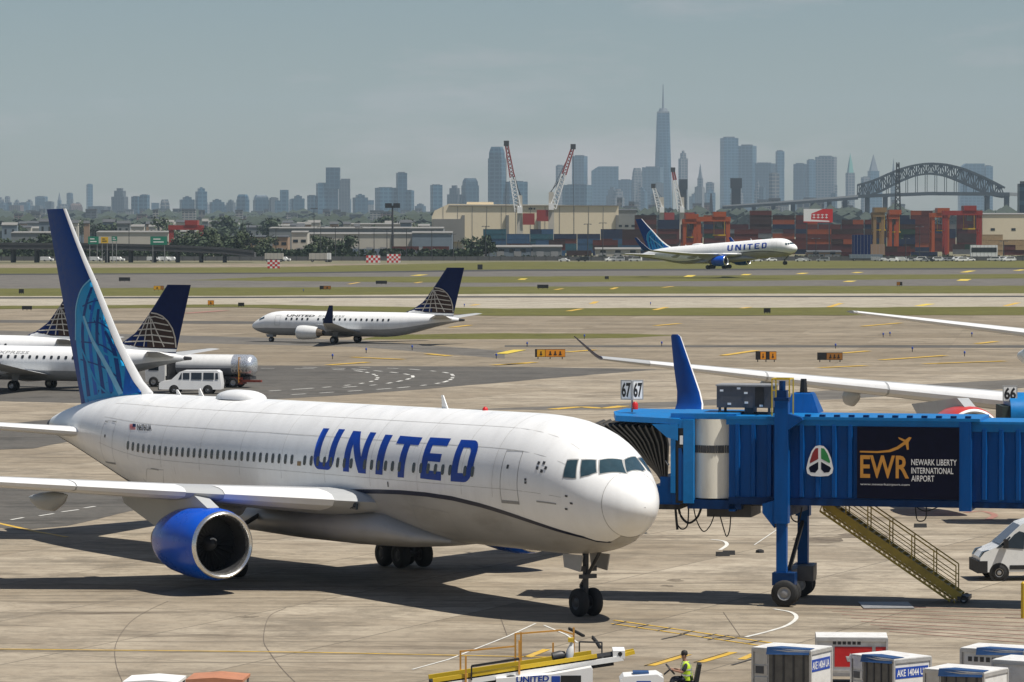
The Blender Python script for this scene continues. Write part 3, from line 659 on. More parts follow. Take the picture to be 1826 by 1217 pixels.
# crown fittings
def crown(px):
    o, d = jray(px, 700); t = -o.y/d.y; return (o+d*t).x
xd = crown(430); mb = MB(); rr = []
for k in range(9):
    t = -1+k/4; r = math.sqrt(max(0, 1-abs(t)**2.6)); rr.append([Vector((xd+2.0*t, (.06+.62*r)*math.cos(a), 7.70+(.03+.40*r)*math.sin(a))) for a in [math.pi*j/10 for j in range(11)]])
mb.loft(rr, closed=False); mb.build('satellite_dome', M_['white_paint'], jet, smooth=60)
for px, h in ((792, .55), (358, .35), (318, .25)):
    xa = crown(px); mb = MB(); mb.prism([(xa-.3, -.02, 7.74), (xa+.15, -.02, 7.74), (xa+.2, -.02, 7.74+h), (xa+.06, -.02, 7.74+h)], (0, .04, 0)); mb.build('antenna', M_['white_paint'], jet)
mb = MB(); xa = crown(865); mb.lathe((xa, 0, 7.74), (0, 0, 1), [(0, .12), (.1, .11), (.16, .05), (.17, 0)], 10); mb.build('beacon', M_['red'], jet, smooth=40)
# wings
WS = [(0,17.2,3.62,10.8,.13,3.0),(2.5,18.4,3.92,9.6,.13,3.0),(8,22.3,4.30,6.9,.115,2.2),(15,27.2,4.80,4.7,.105,1.0),(20,30.8,5.5,3.4,.1,.4),(25.3,34.5,6.3,2.4,.10,0.)]
for sg in (1, -1):
    wing(jet, WS, sg, M_['wing_grey'], ((3.7,7.4),(8.7,12.4),(12.45,16.1),(16.15,19.8),(19.85,23.4)), M_['slat_white'])
    mb = MB(); S = [(a+1.3, b+.8, c_+.05, d) for a, b, c_, d in [(24.0,33.7,6.25,2.4),(24.35,34.0,6.42,2.4),(24.62,34.35,6.75,2.25),(24.85,34.9,7.3,2.0),(25.2,36.2,8.6,1.5),(25.5,37.5,10.0,.85),(25.52,37.75,10.1,.55)]]
    rr = []
    for i, (y, x, z, c) in enumerate(S):
        a = S[max(i-1, 0)]; b = S[min(i+1, len(S)-1)]; n = Vector((0, -(b[2]-a[2]), b[0]-a[0])).normalized()
        rr.append([Vector((x+u*c, sg*(y+t*c*n.y), z+t*c*n.z)) for u, t in AIR])
    mb.loft(rr); wl2 = mb.build('winglet', M_['winglet_blue'], jet, smooth=40)
    mb = MB(); mb.loft([[p+Vector((-.012, 0, 0)) for p in r[7:10]] for r in rr], cap=False, closed=False); mb.build('leading_edge', M_['slat_white'], wl2, smooth=40)
    # flap track fairings
    for y, L in ((5.2, 4.5), (11.8, 3.9), (16.8, 3.2)):
        s_ = lerp_sec(WS, y); x0 = s_[1]+s_[3]*.45; z0 = s_[2]-.25-s_[3]*.03
        mb = MB(); mb.loft([[Vector((x0+L*t, sg*y+.26*r*math.cos(a), z0-.25*t+.42*r*math.sin(a)-.25*r)) for a in [2*math.pi*k/12 for k in range(12)]] for t, r in ((0,.02),(.12,.55),(.35,1),(.7,.85),(.92,.35),(1,.03))])
        mb.build('flap_fairing', M_['wing_grey'], jet, smooth=50)
    engx, engy, engz = 20.55, 8.15, 2.28
    if sg < 0: engx, engz = 22.4, 2.5
    engine(jet, (engx, sg*engy, engz), 1, M_['engine_blue'], M_['lip_metal'], 4.3, 1.5)
    mb = MB(); prof = [(engx+.9, 3.76), (engx+2.0, 4.2), (engx+3.4, 4.55), (engx+9.0, 4.1), (engx+8.6, 3.6), (engx+5.6, 2.75), (engx+4.6, 2.5), (engx+4.1, 3.2), (engx+2, 3.6)]
    mb.prism([(x, sg*engy-.27, z) for x, z in prof], (0, .54, 0)); mb.build('pylon', M_['wing_grey'], jet)
    mb = MB(); mb.lathe((34.1, sg*25.3, 6.25), (1, 0, 0), [(0, .01), (.3, .06), (.9, .07)], 8); mb.build('navigation_light', M_['glass'], jet)
    # tailplane
    TS = [(.6,46.8,5.72,6.0,.1,0.),(1.3,47.4,5.80,5.6,.1,0.),(9.3,53.3,6.55,2.1,.09,0.)]
    wing(jet, TS, sg, M_['wing_grey'], ((1.6,9.1),), M_['slat_white'], 'tailplane')
    # landing lights at the wing root
    mb = MB(); mb.box((18.9, sg*2.98, 3.75), (.5, .1, .26)); mb.build('landing_light', M_['glass'], jet)
# fin
def jplane(px, py, y=0.0):
    o, d = jray(px, py); t = (y-o.y)/d.y; p = o+d*t; return (p.x, p.z)
LE = sorted([(z, x) for x, z in [jplane(*p) for p in ((117,372),(134,415),(151,457),(168,494),(184,533),(201,575),(218,615),(238,653),(256,684),(272,702))]])
TE = sorted([(z, x) for x, z in [jplane(*p) for p in ((83.5,374),(115.5,555),(145,718))]])
fLE = pchip([a[0] for a in LE], [a[1] for a in LE]); fTE = pchip([a[0] for a in TE], [a[1] for a in TE])
ztop = jplane(100, 373)[1]; zs = [6.4, 7.0, 7.4, 7.8, 8.3, 9, 10, 11, 12, 13, 14, 15, 16, ztop]
mb = MB(); mb.loft([foil(0, fLE(z), z, fTE(z)-fLE(z), .10, vert=True) for z in zs]); mb.build('fin', M_['fin_navy'] if 'fin_navy' in M_ else MT('fin_navy', (0.006, 0.032, 0.15), .36, var=.12, coat=.2), jet, smooth=40)
def fy(x, z, off):
    c = fTE(z)-fLE(z); u = min(max((x-fLE(z))/c, 0), 1); pts = AIR[8::-1]
    for (u0, t0), (u1, t1) in zip(pts, pts[1:]):
        if u0 <= u <= u1: return (t0+(t1-t0)*(u-u0)/(u1-u0))*.10/.12*c+off
    return off
def fins(off): return lambda x, z: Vector((min(max(x, fLE(z)+.07*(fTE(z)-fLE(z))), fTE(z)-.01), fy(max(x, fLE(z)+.07*(fTE(z)-fLE(z))), z, off), z))
def fq(u, v): return jplane(u/3.804, 460+v/3.804, .3)
for sg in (1,):
    globe = [(163,489),(155,497),(147,507),(141,518),(136,530),(132,545),(130,565),(129,590),(131,620),(135,655),(139,685),(145,718),(165,722),(200,715),(264,705),(258,693),(237,657),(215,615),(198,575),(181,534),(166,495)]
    drape('globe_print', [([jplane(*p, .3) for p in globe], [])], fins(.008), M_['fin_teal'], jet, .5, .5)
    def strip(pts, wd, key, off, n=10):
        P = []; Q = [pts[0]]+list(pts)+[pts[-1]]
        for i in range(1, len(Q)-2):
            for k in range(n):
                t = k/n; f = lambda a, b, c, d: .5*((2*b)+(c-a)*t+(2*a-5*b+4*c-d)*t*t+(3*b-a-3*c+d)*t*t*t)
                P.append((f(Q[i-1][0], Q[i][0], Q[i+1][0], Q[i+2][0]), f(Q[i-1][1], Q[i][1], Q[i+1][1], Q[i+2][1])))
        P.append(pts[-1]); l = []; r = []
        for i, p in enumerate(P):
            a = P[max(i-1, 0)]; b = P[min(i+1, len(P)-1)]; dx, dy = b[0]-a[0], b[1]-a[1]; q = math.hypot(dx, dy) or 1
            ww = wd[0]+(wd[1]-wd[0])*i/(len(P)-1) if isinstance(wd, tuple) else wd
            l.append((p[0]-dy/q*ww/2, p[1]+dx/q*ww/2)); r.append((p[0]+dy/q*ww/2, p[1]-dx/q*ww/2))
        drape('globe_print', [([fq(*p) for p in l+r[::-1]], [])], fins(off), M_[key], jet, .6, .6)
    for k in range(6):
        strip([(606+24*k, 200+74*k), (550+54*k+max(0,k-3)*6, 500+38*k), (588+60*k, 940-10*k)], (13, 30), 'fin_navy' if k % 2 == 0 else 'fin_blue', .012)
    for k in range(4): strip([(552-8*k, 330+120*k), (640+20*k, 290+150*k), (690+45*k, 330+165*k)], 9, 'fin_navy', .016, 6)
    drape('globe_print', [([fq(*p) for p in ((840,715),(870,735),(930,840),(975,905),(900,925),(850,930))], [])], fins(.016), M_['fin_blue'], jet, .6, .6)
    strip([(505,545),(590,720),(660,850),(760,935)], 12, 'fin_teal', .020)
    strip([(560,395),(625,560),(720,720),(835,925)], (14, 34), 'fin_pale', .020)
    strip([(640,240),(690,350),(770,450)], 13, 'fin_teal', .020)
    strip([(520,310),(575,470),(700,640),(850,690)], 13, 'fin_teal', .018)
    strip([(620,120),(545,210),(505,330),(497,450),(492,560)], 8, 'fin_pale', .020)
mb = MB(); mb.loft([[p+Vector((-.015, 0, 0)) for p in foil(0, fLE(z), z, fTE(z)-fLE(z), .105, vert=True)[6:11]] for z in zs[2:]], cap=False, closed=False); mb.build('leading_edge', M_['slat_white'], jet, smooth=40)
mb = MB(); mb.box((fTE(11)-1.0, 0, 11), (.02, .95, 7.6), Matrix.Rotation(math.atan2(fTE(14)-fTE(8), 6), 3, 'Y')) if False else None
# landing gear
mb = MB(); mb.cyl((6.1, 0, 3.0), (6.1, 0, .55), .13, .1, 12); mb.cyl((6.1, -.42, .58), (6.1, .42, .58), .07, n=10); mb.cyl((4.9, 0, 2.75), (6.05, 0, 1.5), .07, n=8)
mb.bar((6.1, 0, 1.5), (6.45, 0, 1.15), .12, .08); mb.bar((6.45, 0, 1.15), (6.1, 0, .75), .12, .08); mb.box((5.95, 0, 1.55), (.2, .7, .16)); mb.box((5.93, .26, 1.85), (.14, .2, .2)); mb.box((5.93, -.26, 1.85), (.14, .2, .2))
ngear = mb.build('nose_gear', M_['dark_metal'], jet, smooth=40)
for y in (.32, -.32): wheel(ngear, (6.1, y, .545), .545, .36, rimmat=M_['dark_metal'])
for y in (.62, -.62):
    mb = MB(); mb.prism([(5.3, y, 2.42), (6.7, y, 2.42), (6.6, y, 1.9), (5.5, y, 1.78)], (0, .05, 0)); mb.build('gear_door', M_['belly_paint'], jet)
for sg in (1, -1):
    zo = .345; yc = sg*4.6; xc = 27.8
    mb = MB(); mb.cyl((xc, sg*4.2, 3.9), (xc, yc, .95+zo), .2, .16, 12); mb.cyl((xc-.75, yc, .6+zo), (xc+.75, yc, .6+zo), .13, n=10); mb.cyl((xc-.2, sg*2.6, 3.0), (xc, yc, 1.6+zo), .1, n=8)
    for dx in (-.72, .72): mb.cyl((xc+dx, yc-.6, .6+zo), (xc+dx, yc+.6, .6+zo), .09, n=8)
    g = mb.build('main_gear', M_['dark_metal'], jet, smooth=40)
    for dx in (-.72, .72):
        for dy in (-.57, .57): wheel(g, (xc+dx, yc+dy, .59+zo), .59, .44, rimmat=M_['dark_metal'])
    mb = MB(); mb.prism([(xc-.9, sg*5.0, 3.6), (xc+.9, sg*5.0, 3.6), (xc+.7, sg*5.15, 1.6+zo), (xc-.7, sg*5.15, 1.6+zo)], (0, .06*sg, 0)); mb.build('gear_door', M_['belly_paint'], jet)
# ---------------------------------------------------------------- jet bridge of gate 67
BB = R(13); bo = Vector((11.4, 150.6, 0)); brg = thing('jet_bridge', 'blue corrugated jet bridge with airport banner, docked behind the large airliner nose', 'jet bridge', bo, -BB)
BI = (Matrix.Translation(bo) @ Matrix.Rotation(-BB, 4, 'Z')).inverted()
def bp(px, py, y):
    o = BI @ Vector((0, 0, CAM_H)); d = BI.to_3x3() @ ray(px, py); t = (y-o.y)/d.y; p = o+d*t
    return (p.x, p.z)
BL, EDG, DK = M_['bridge_blue'], M_['bridge_edge'], M_['bridge_dark']
yN = -1.7
xa, _ = bp(1300, 800, yN); xb, _ = bp(1727, 800, yN); zt = bp(1560, 745, yN)[1]; zb = bp(1560, 898, yN)[1]
# main tunnel
m = MB(); m.bx(xa, xb, yN, 1.7, zb, zt-.12); tun = m.build('tunnel_section', BL, brg)
xr = xa+.35; ri = None
while xr < xb-.3:
    inb = bp(1528, 800, yN)[0] < xr < bp(1712, 800, yN)[0]
    if not inb:
        m = MB(); m.prism([(-.07, -.13, 0), (.07, -.13, 0), (.12, 0, 0), (-.12, 0, 0)], (0, 0, zt-zb-.55))
        if ri is None: ri = m.build('rib', BL, tun)
        else: ri = put('rib', ri.data, tun)
        ri.location = (xr, yN-.004, zb+.22)
    xr += .645
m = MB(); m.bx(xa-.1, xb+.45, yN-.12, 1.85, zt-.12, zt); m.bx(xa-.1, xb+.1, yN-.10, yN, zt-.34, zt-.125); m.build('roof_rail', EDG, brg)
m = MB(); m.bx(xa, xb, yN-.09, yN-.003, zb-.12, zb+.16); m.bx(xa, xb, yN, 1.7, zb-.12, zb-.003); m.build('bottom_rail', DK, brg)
for k in range(12):
    x = bp(1440+26*k, 745, yN)[0]; m = MB(); m.bx(x-.11, x+.11, yN-.02, yN+.25, zt+.003, zt+.09); m.build('roof_clip', DK, brg)
x0 = bp(1711, 800, yN)[0]; m = MB(); m.bx(x0, xb+.12, yN-.13, 1.8, zb-.25, zt-.125); m.build('end_frame', BL, brg)
# inner telescoping tunnel to the right
z2t = bp(1780, 757, -1.45)[1]; z2b = bp(1780, 897, -1.45)[1]
m = MB(); m.bx(xb+.12, xb+12, -1.45, 1.45, z2b, z2t); tu2 = m.build('tunnel_section', BL, brg)
for k in range(17):
    r = put('rib', ri.data, tu2); r.location = (xb+.6+.66*k, -1.454, z2b+.12); r.scale = (1, 1, .97)
m = MB(); m.bx(xb+.1, xb+12, -1.56, 1.55, z2t-.002, z2t+.1); m.bx(xb+.1, xb+12, -1.53, -1.452, z2t-.3, z2t-.004); m.build('roof_rail', EDG, brg)
m = MB(); m.bx(xb+.15, xb+12, -1.5, 1.5, z2b-.22, z2b-.004); m.build('bottom_rail', DK, brg)
# banner
c = [bp(1529, 757, yN-.09), bp(1711, 762, yN-.09), bp(1711, 894, yN-.09), bp(1529, 891, yN-.09)]
m = MB(); m.bx(c[0][0], c[1][0], yN-.17, yN-.003, zb+.2, zt-.36); ban = m.build('banner', M_['banner_navy'], brg)
yb = yN-.174
def btext(s, px0, px1, py0, py1, key, bold=0.0, y=yb, par=None, name='banner_lettering'):
    a = bp(px0, py0, y); b = bp(px1, py1, y)
    return text_on(name, s, lambda u, v: (a[0]+(b[0]-a[0])*u, y, b[1]+(a[1]-b[1])*v), M_[key], par or ban, bold)
btext('EWR', 1534, 1621, 812, 854, 'banner_gold', .018)
btext('NEWARK LIBERTY', 1625, 1706, 819, 831, 'white_flat', .01); btext('INTERNATIONAL', 1625, 1700, 834, 846, 'white_flat', .01); btext('AIRPORT', 1625, 1666, 848, 859.5, 'white_flat', .01)
btext('www.newarkairport.com', 1534, 1622, 861.5, 868, 'white_flat', 0)
def bpoly(name, pts, key, par, y=yb, ox=1420, oy=640, s=3.579):
    m = MB(); m.poly([(q[0], y, q[1]) for q in [bp(ox+u/s, oy+v/s, y) for u, v in pts]]); return m.build(name, M_[key], par, recalc=False)
bpoly('banner_swoosh', [(405,588),(520,590),(590,582),(640,562),(690,528),(706,540),(650,578),(600,596),(520,602),(405,598)], 'banner_gold', ban)
bpoly('banner_plane', [(650,500),(672,508),(695,518),(720,500),(736,504),(716,534),(718,580),(706,582),(698,548),(684,550),(690,532),(655,512)], 'banner_gold', ban, yb-.003)
# port authority emblem: white rounded triangle with red, green and dark petals
ye = yN-.16
bpoly('emblem', [(148,553),(175,558),(200,585),(222,635),(236,700),(230,730),(205,748),(150,752),(95,748),(70,732),(64,700),(78,640),(98,588),(122,558)], 'white_flat', tun, ye)
bpoly('emblem_petal', [(140,570),(140,640),(88,668),(86,655),(104,600),(122,572)], 'red_dark' if 'red_dark' in M_ else (MT('red_dark', (.25, .015, .015), .5) and 'red_dark'), tun, ye-.004)
bpoly('emblem_petal', [(158,570),(178,574),(200,610),(216,655),(213,668),(158,638)], 'green', tun, ye-.004)
bpoly('emblem_petal', [(140,658),(140,705),(120,728),(90,724),(80,700),(84,690)], 'banner_navy', tun, ye-.004)
bpoly('emblem_petal', [(158,658),(158,705),(178,728),(210,724),(222,700),(214,690)], 'banner_navy', tun, ye-.004)
# lift columns and wheel bogie
def column(px, y, py_top, zlow, wd, name='lift_column'):
    x, z1 = bp(px, py_top, y); m = MB(); m.bx(x-wd/2, x+wd/2, y-wd/2, y+wd/2, 3.3, z1); o = m.build(name, BL, brg)
    m = MB(); m.bx(x-wd*.37, x+wd*.37, y-wd*.37, y+wd*.37, zlow, 3.3); m.build('inner_leg', BL, o)
    return x, z1, o
xc1, zc1, col1 = column(1395, -2.15, 712, .95, .54)
m = MB(); m.bx(xc1-.2, xc1+.2, -2.35, -1.95, zc1, zc1+.35); m.bx(xc1-.3, xc1+.3, -2.45, -1.85, zc1-.06, zc1+.06); m.cyl((xc1, -2.15, zc1+.35), (xc1, -2.15, zc1+.72), .13, n=10); m.build('column_cap', DK, col1)
m = MB(); m.prism([(xc1-.27, -2.4, zb+.1), (xc1-.75, -2.4, zb-.05), (xc1-.75, -2.4, zb-.4), (xc1-.27, -2.4, zb-1.0)], (0, .5, 0)); m.build('column_bracket', BL, col1); m = MB(); m.prism([(xc1+.27, -2.4, zt+.15), (xc1+.27, -2.4, zt-.5), (xc1+.85, -2.4, zt-.1), (xc1+.8, -2.4, zt)], (0, .45, 0)); m.build('column_bracket', BL, col1)
xc2, zc2, col2 = column(1433, 2.0, 700, .95, .56)
m = MB(); m.loft([[(xc2-a, 2-a, z), (xc2+a, 2-a, z), (xc2+a, 2+a, z), (xc2-a, 2+a, z)] for a, z in ((.72, zt), (.42, zt+.75), (.36, zt+.8), (.36, zc2))]); m.bx(xc2-.44, xc2+.44, 1.56, 2.44, zc2-.42, zc2-.3); m.build('column_housing', BL, col2)
m = MB(); m.cyl((xc2, 2, zc2), (xc2, 2, zc2+.55), .16, .12, 10); m.build('column_cap', M_['black'], col2)
m = MB(); m.bar((xc1, -2.2, 1.1), (xc2, 2.0, 1.1), .45, .5); m.bx(xc1-.35, xc1+.55, -2.45, -1.75, .85, 1.35); m.bx(xc2-.35, xc2+.5, 1.6, 2.4, .85, 1.35); bog = m.build('wheel_carriage', DK, brg)
m = MB(); m.bar((xc2, 1.9, 3.1), (xc1+.1, -1.0, 1.3), .14); m.bx(xc1+.5, xc1+1.15, -1.4, -.6, .95, 1.55); m.build('drive_unit', M_['dark_metal'], bog)
for x, y in ((0.05, -2.35), (0.05, -1.65), (.05, 1.6), (.05, 2.3)): wheel(bog, (x+xc1*.55, y, .54), .54, .4, rimmat=M_['grey_metal'])
m = MB(); m.bar((xc1, -2.15, zb-.35), (xc2, 2.0, zb-.35), .5, .4); m.build('cross_beam', DK, brg)
# yellow guard frame on the roof by the column
m = MB(); x0, z0 = bp(1378, 676, -1.2); x1, z1 = bp(1409, 676, -1.2)
for x in (x0, x1):
    for y in (-1.4, -.4): m.bar((x, y, zt), (x, y, z0), .05)
m.bar((x0, -1.4, z0), (x1, -1.4, z0), .05); m.bar((x0, -.4, z0), (x1, -.4, z0), .05); m.bar((x0, -1.4, z0-.45), (x1, -1.4, z0-.45), .04); m.bar((x0, -1.4, z0), (x0, -.4, z0), .05); m.bar((x1, -1.4, z0), (x1, -.4, z0), .05)
m.build('guard_frame', M_['yellow'], brg)
# rotunda with the cream roller curtain
xl, ztc = bp(1237, 747, yN+.25); xr_, zbc = bp(1301, 889, yN+.25)
m = MB(); n = 10; pts = [(xl+(xr_-xl)*k/n, yN+.25-.28*math.sin(math.pi*k/n), 0) for k in range(n+1)]
m.loft([[(x, y, z) for x, y, _ in pts] for z in (zbc, ztc)], cap=False, closed=False); cur = m.build('roller_curtain', M_['cream'], brg, smooth=40)
for k in range(16):
    u = .06+.90*k/15; x = xl+(xr_-xl)*u; y = yN+.25-.28*math.sin(math.pi*u)-.012; zz = bp(1265, 801.5, yN)[1]; wv = .035 if k % 4 else .05
    m = MB(); m.bx(x-wv, x+wv, y-.02, y+.02, zz-.15, zz+.15); m.build('curtain_slot', M_['dark_metal'], cur)
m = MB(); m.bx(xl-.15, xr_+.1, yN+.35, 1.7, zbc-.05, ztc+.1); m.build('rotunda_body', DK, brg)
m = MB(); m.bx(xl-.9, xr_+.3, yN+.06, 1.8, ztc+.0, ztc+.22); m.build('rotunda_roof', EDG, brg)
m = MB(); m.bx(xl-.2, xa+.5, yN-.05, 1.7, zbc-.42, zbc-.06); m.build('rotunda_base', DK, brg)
m = MB(); m.bx(xr_+.02, xr_+.28, yN-.05, yN+.6, zbc-.5, ztc-.004); m.build('curtain_guide', BL, brg)
# cab: blue frame with dark side opening
x0, zc_ = bp(1196, 748, yN-.2); x1, zl = bp(1237, 898, yN-.2)
m = MB(); m.bx(x1-.42, x1-.01, yN-.22, yN+.5, zl, zc_); m.bx(x0, x1-.75, yN-.22, yN+.4, zl+.4, zc_); m.bx(x0, x1-.42, yN-.2, 1.6, zc_-.35, zc_-.01); m.bx(x0+.1, x1, 0, 1.6, zl, zc_-.36); cab = m.build('cab', M_['bridge_edge'], brg)
m = MB(); m.bx(x1-.75, x1-.42, yN-.12, yN+.3, zl, zc_-.35); m.build('cab_opening', M_['black'], cab)
m = MB(); m.prism([(x1-.62, yN-.2, zl+.1), (x1-.3, yN-.2, zl+.1), (x1-.3, yN-.2, zl+1.2), (x1-.5, yN-.2, zl+2.2), (x1-.62, yN-.2, zl+2.2)], (0, .06, 0)); m.build('cab_louvre', BL, cab)
m = MB(); m.bx(x1-.56, x1-.44, yN-.24, yN-.16, zl+2.35, zl+2.7); m.build('floodlight', M_['white_flat'], cab)
hx, hz = bp(1165, 899, yN); m = MB(); m.bx(hx, x0+.35, yN-.1, 1.2, hz, hz+.75); m.bx(hx+.3, x0+.2, yN-.12, 1.2, hz+.75, hz+1.1); m.build('cab_floor', BL, brg)
m = MB(); m.bx(hx-.12, x0+.35, yN-.16, 1.3, hz-.2, hz); m.build('bumper', M_['rubber'], brg)
# canopy top and bellows folds
tl = bp(1098, 735, -.5); tr = bp(1200, 752, yN)
m = MB(); m.prism([(tl[0], -.9, tr[1]+.12), (tl[0]+.25, yN-.1, tr[1]+.0), (x0+.35, yN-.25, tr[1]-.1), (x0+.35, 1.7, tr[1]+.1), (tl[0], 1.7, tr[1]+.12)], (0, 0, .22)); m.prism([(x0-.75, yN-.27, tr[1]-.1), (x0+.3, yN-.27, tr[1]-.1), (x0+.3, yN-.27, tr[1]-.75), (x0-.15, yN-.27, tr[1]-.62)], (0, .06, 0)); m.build('canopy_roof', EDG, brg)
fr = []
for k in range(12):
    t = k/11; cxp = 1186-128*t; czp = 762-6*t; bxp = 1189-22*t; bzp = 876-40*t
    y = yN+.05+.5*t
    a = bp(cxp, czp, y); b = bp(bxp, bzp, y)
    fr.append([Vector((a[0]-.1*t, y+2.6, a[1]+.05)), Vector((a[0], y, a[1])), Vector((a[0]+.28*(b[0]-a[0])+.12, y-.02, a[1]-.28*(a[1]-b[1]))), Vector((b[0], y, b[1]))])
for i, (p, q) in enumerate(zip(fr, fr[1:])):
    mid = [(a+b)/2+Vector((.0, .16, -.10)) for a, b in zip(p, q)]
    m = MB(); m.loft([p, mid, q], cap=False, closed=False); f_ = m.build('bellows_fold', M_['bellows'], brg)
    m = MB()
    for a, b in zip(p, p[1:]): m.bar(a, b, .05)
    m.build('bellows_edge', M_['bellows_edge'], f_)
m = MB(); m.bar(fr[4][3]+Vector((.15, -.1, .9)), fr[0][3]+Vector((.1, -.1, 1.05)), .05); m.build('bellows_strap', M_['line_grey'], brg)
# under-bridge equipment and hanging cables
ex, ez = bp(1262, 921, -1.0); ex2, ez2 = bp(1341, 903, -1.0)
m = MB(); m.bx(ex, ex2, -1.2, 1.2, ez, ez+.5); m.bx(ex-.3, ex2+.9, -1.0, 1.0, ez+.45, zb); m.build('turning_gear', M_['dark_metal'], brg)
def hang(pts, r=.03, y=-1.4, name='cable'):
    m = MB(); P = [Vector((q[0], y, q[1])) for q in [bp(px, py, y) for px, py in pts]]; out = []
    Q = [P[0]]+P+[P[-1]]
    for i in range(1, len(Q)-2):
        for k in range(5):
            t = k/5; a, b, c, d = Q[i-1], Q[i], Q[i+1], Q[i+2]; out.append(.5*((2*b)+(c-a)*t+(2*a-5*b+4*c-d)*t*t+(3*b-a-3*c+d)*t*t*t))
    m.tube(out+[P[-1]], r, 6); return m.build(name, M_['rubber'], brg, smooth=60)
hang([(1204,900),(1206,925),(1208,945)], .05); hang([(1209,898),(1214,920),(1228,933),(1244,922),(1252,900)], .05); hang([(1207,935),(1216,944),(1226,936),(1228,900)], .03)
hang([(1236,900),(1242,928),(1254,948),(1266,938),(1274,918)], .025); hang([(1284,920),(1291,945),(1296,957),(1301,945),(1303,920)], .025)
hang([(1408,905),(1412,925),(1424,930),(1430,905)], .03); hang([(1632,902),(1636,928),(1650,926),(1652,903)], .025); hang([(1628,900),(1650,912),(1678,902)], .025)
# roof air-conditioning unit
x0, z1 = bp(1278, 686, -.6); x1, z0 = bp(1376, 728, -.6)
acu = thing('air_conditioner', 'dark grey air conditioning unit with black louvre on the blue bridge roof', 'air conditioner', BI.inverted() @ Vector((x0, -.6, zt)), -BB)
L_, H_, b_ = x1-x0, z1-zt, z0-zt
MT('unit_grey', (.075, .075, .082), .5, var=.2, dirt=.3, dirtcol=(.05, .05, .055))
m = MB(); m.bx(0, L_, 0, 1.5, b_, H_-.06); cs = m.build('casing', M_['unit_grey'], acu)
m = MB(); m.bx(-.04, L_+.04, -.04, 1.54, H_-.06, H_); m.build('lid', M_['grey_metal'], acu)
m = MB(); m.bx(L_*.70, L_*.86, -.02, .3, b_+.05, H_-.1)
m.build('louvre', M_['black'], cs)
for u, v in ((.06,.7),(.37,.8),(.5,.6),(.2,.12),(.51,.18),(.78,.05)):
    m = MB(); m.bx(L_*u, L_*u+.14, -.03, .05, b_+(H_-b_)*v, b_+(H_-b_)*v+.08); m.build('label_plate', M_['white_flat'], cs)
for u in (.03, .93):
    for y in (.06, 1.4): m = MB(); m.bx(L_*u, L_*u+.1, y-.05, y+.05, 0.0, b_); m.build('leg', M_['dark_metal'], acu)
m = MB(); m.bx(L_*.5, L_*.66, .1, 1.0, .02, b_-.01); m.bx(0, L_, .3, .45, .0, .1); m.build('skid', M_['dark_metal'], acu)
# gate sign 67: two white boards in a shallow V on a short post with a red beacon
def gate_sign(num, loc, wd, ht, post, label, two=True):
    s = thing('gate_sign', label, 'sign', loc)
    m = MB(); m.cyl((0, 0, 0), (0, 0, post), .04, n=8); m.build('post', M_['grey_metal'], s)
    for k, sg in enumerate((-1, 1) if two else (0,)):
        rot = Matrix.Rotation(R(-25*sg), 4, 'Z'); cx = sg*wd*.47
        o = put('board', None, s) if False else None
        m = MB(); m.box((0, 0, 0), (wd, .05, ht)); b = m.build('board', M_['white_flat'], s); b.location = (cx, 0, post+ht/2); b.rotation_euler = (0, 0, R(22*sg))
        m = MB(); t = .045
        for q in ((-wd/2, -wd/2+t, -ht/2, ht/2), (wd/2-t, wd/2, -ht/2, ht/2), (-wd/2+t, wd/2-t, ht/2-t, ht/2), (-wd/2+t, wd/2-t, -ht/2, -ht/2+t)): m.bx(q[0], q[1], -.031, -.026, q[2], q[3])
        m.build('border', M_['line_grey'], b)
        text_on('number', num, lambda u, v: (-.40*wd+.8*wd*u, -.032, -.38*ht+.76*ht*v), M_['black'], b, .035)
    return s
sx, sz = bp(1127, 737, -.6); p = BI.inverted() @ Vector((sx, -.6, tr[1]+.3))
gs = gate_sign('67', p, .48, .80, .5, 'white double-faced gate sign reading 67 on the jet bridge canopy', True)
m = MB(); m.lathe((.12, -.1, .12), (0, 0, 1), [(0, .12), (.22, .12), (.3, .06), (.31, 0)], 10); m.build('beacon', M_['red'], gs, smooth=40)
# ---------------------------------------------------------------- service stair hanging from the bridge
st = thing('service_stair', 'olive yellow steel service stair leaning down from the blue jet bridge to the apron', 'stairs', bo, -BB)
A0 = bp(1462, 893, .6); A1 = bp(1712, 1066, .6)
def S(t, y, dz=0): return Vector((A0[0]+(A1[0]-A0[0])*t, y, A0[1]+(A1[1]-A0[1])*t+dz))
for y in (.6, 1.6):
    m = MB(); m.bar(S(0, y), S(1, y), .07, .30); m.build('stringer', M_['olive'], st)
    m = MB(); m.bar(S(.0, y, -.42), S(.93, y, -.42), .06, .08)
    for k in range(27): m.bar(S(k/28, y, -.42), S((k+.5)/28, y, -.1), .04); m.bar(S((k+.5)/28, y, -.1), S((k+1)/28, y, -.42), .04)
    m.build('truss', M_['olive'], st)
    ra = MB(); ra.bar(S(.03, y, 1.15), S(.97, y, 1.15), .05); ra.bar(S(.03, y, .72), S(.97, y, .72), .035); ra.bar(S(.03, y, .4), S(.97, y, .4), .03); rl = ra.build('handrail', M_['olive'], st)
    for k in range(7): m = MB(); m.bar(S(.03+.94*k/6, y, .1), S(.03+.94*k/6, y, 1.15), .045); m.build('post', M_['olive'], rl)
for k in range(24):
    p = S((k+.5)/24, 1.1, .08); m = MB(); m.bx(p.x-.15, p.x+.15, .64, 1.56, p.z-.02, p.z+.02); m.build('step', M_['olive'], st)
m = MB(); q = S(1, 1.1); m.bx(q.x-.1, q.x+.35, .5, 1.7, q.z-.1, q.z+.05); m.build('foot_plate', M_['dark_metal'], st)
for y in (.55, 1.65): wheel(st, (q.x+.15, y, .16), .16, .1)
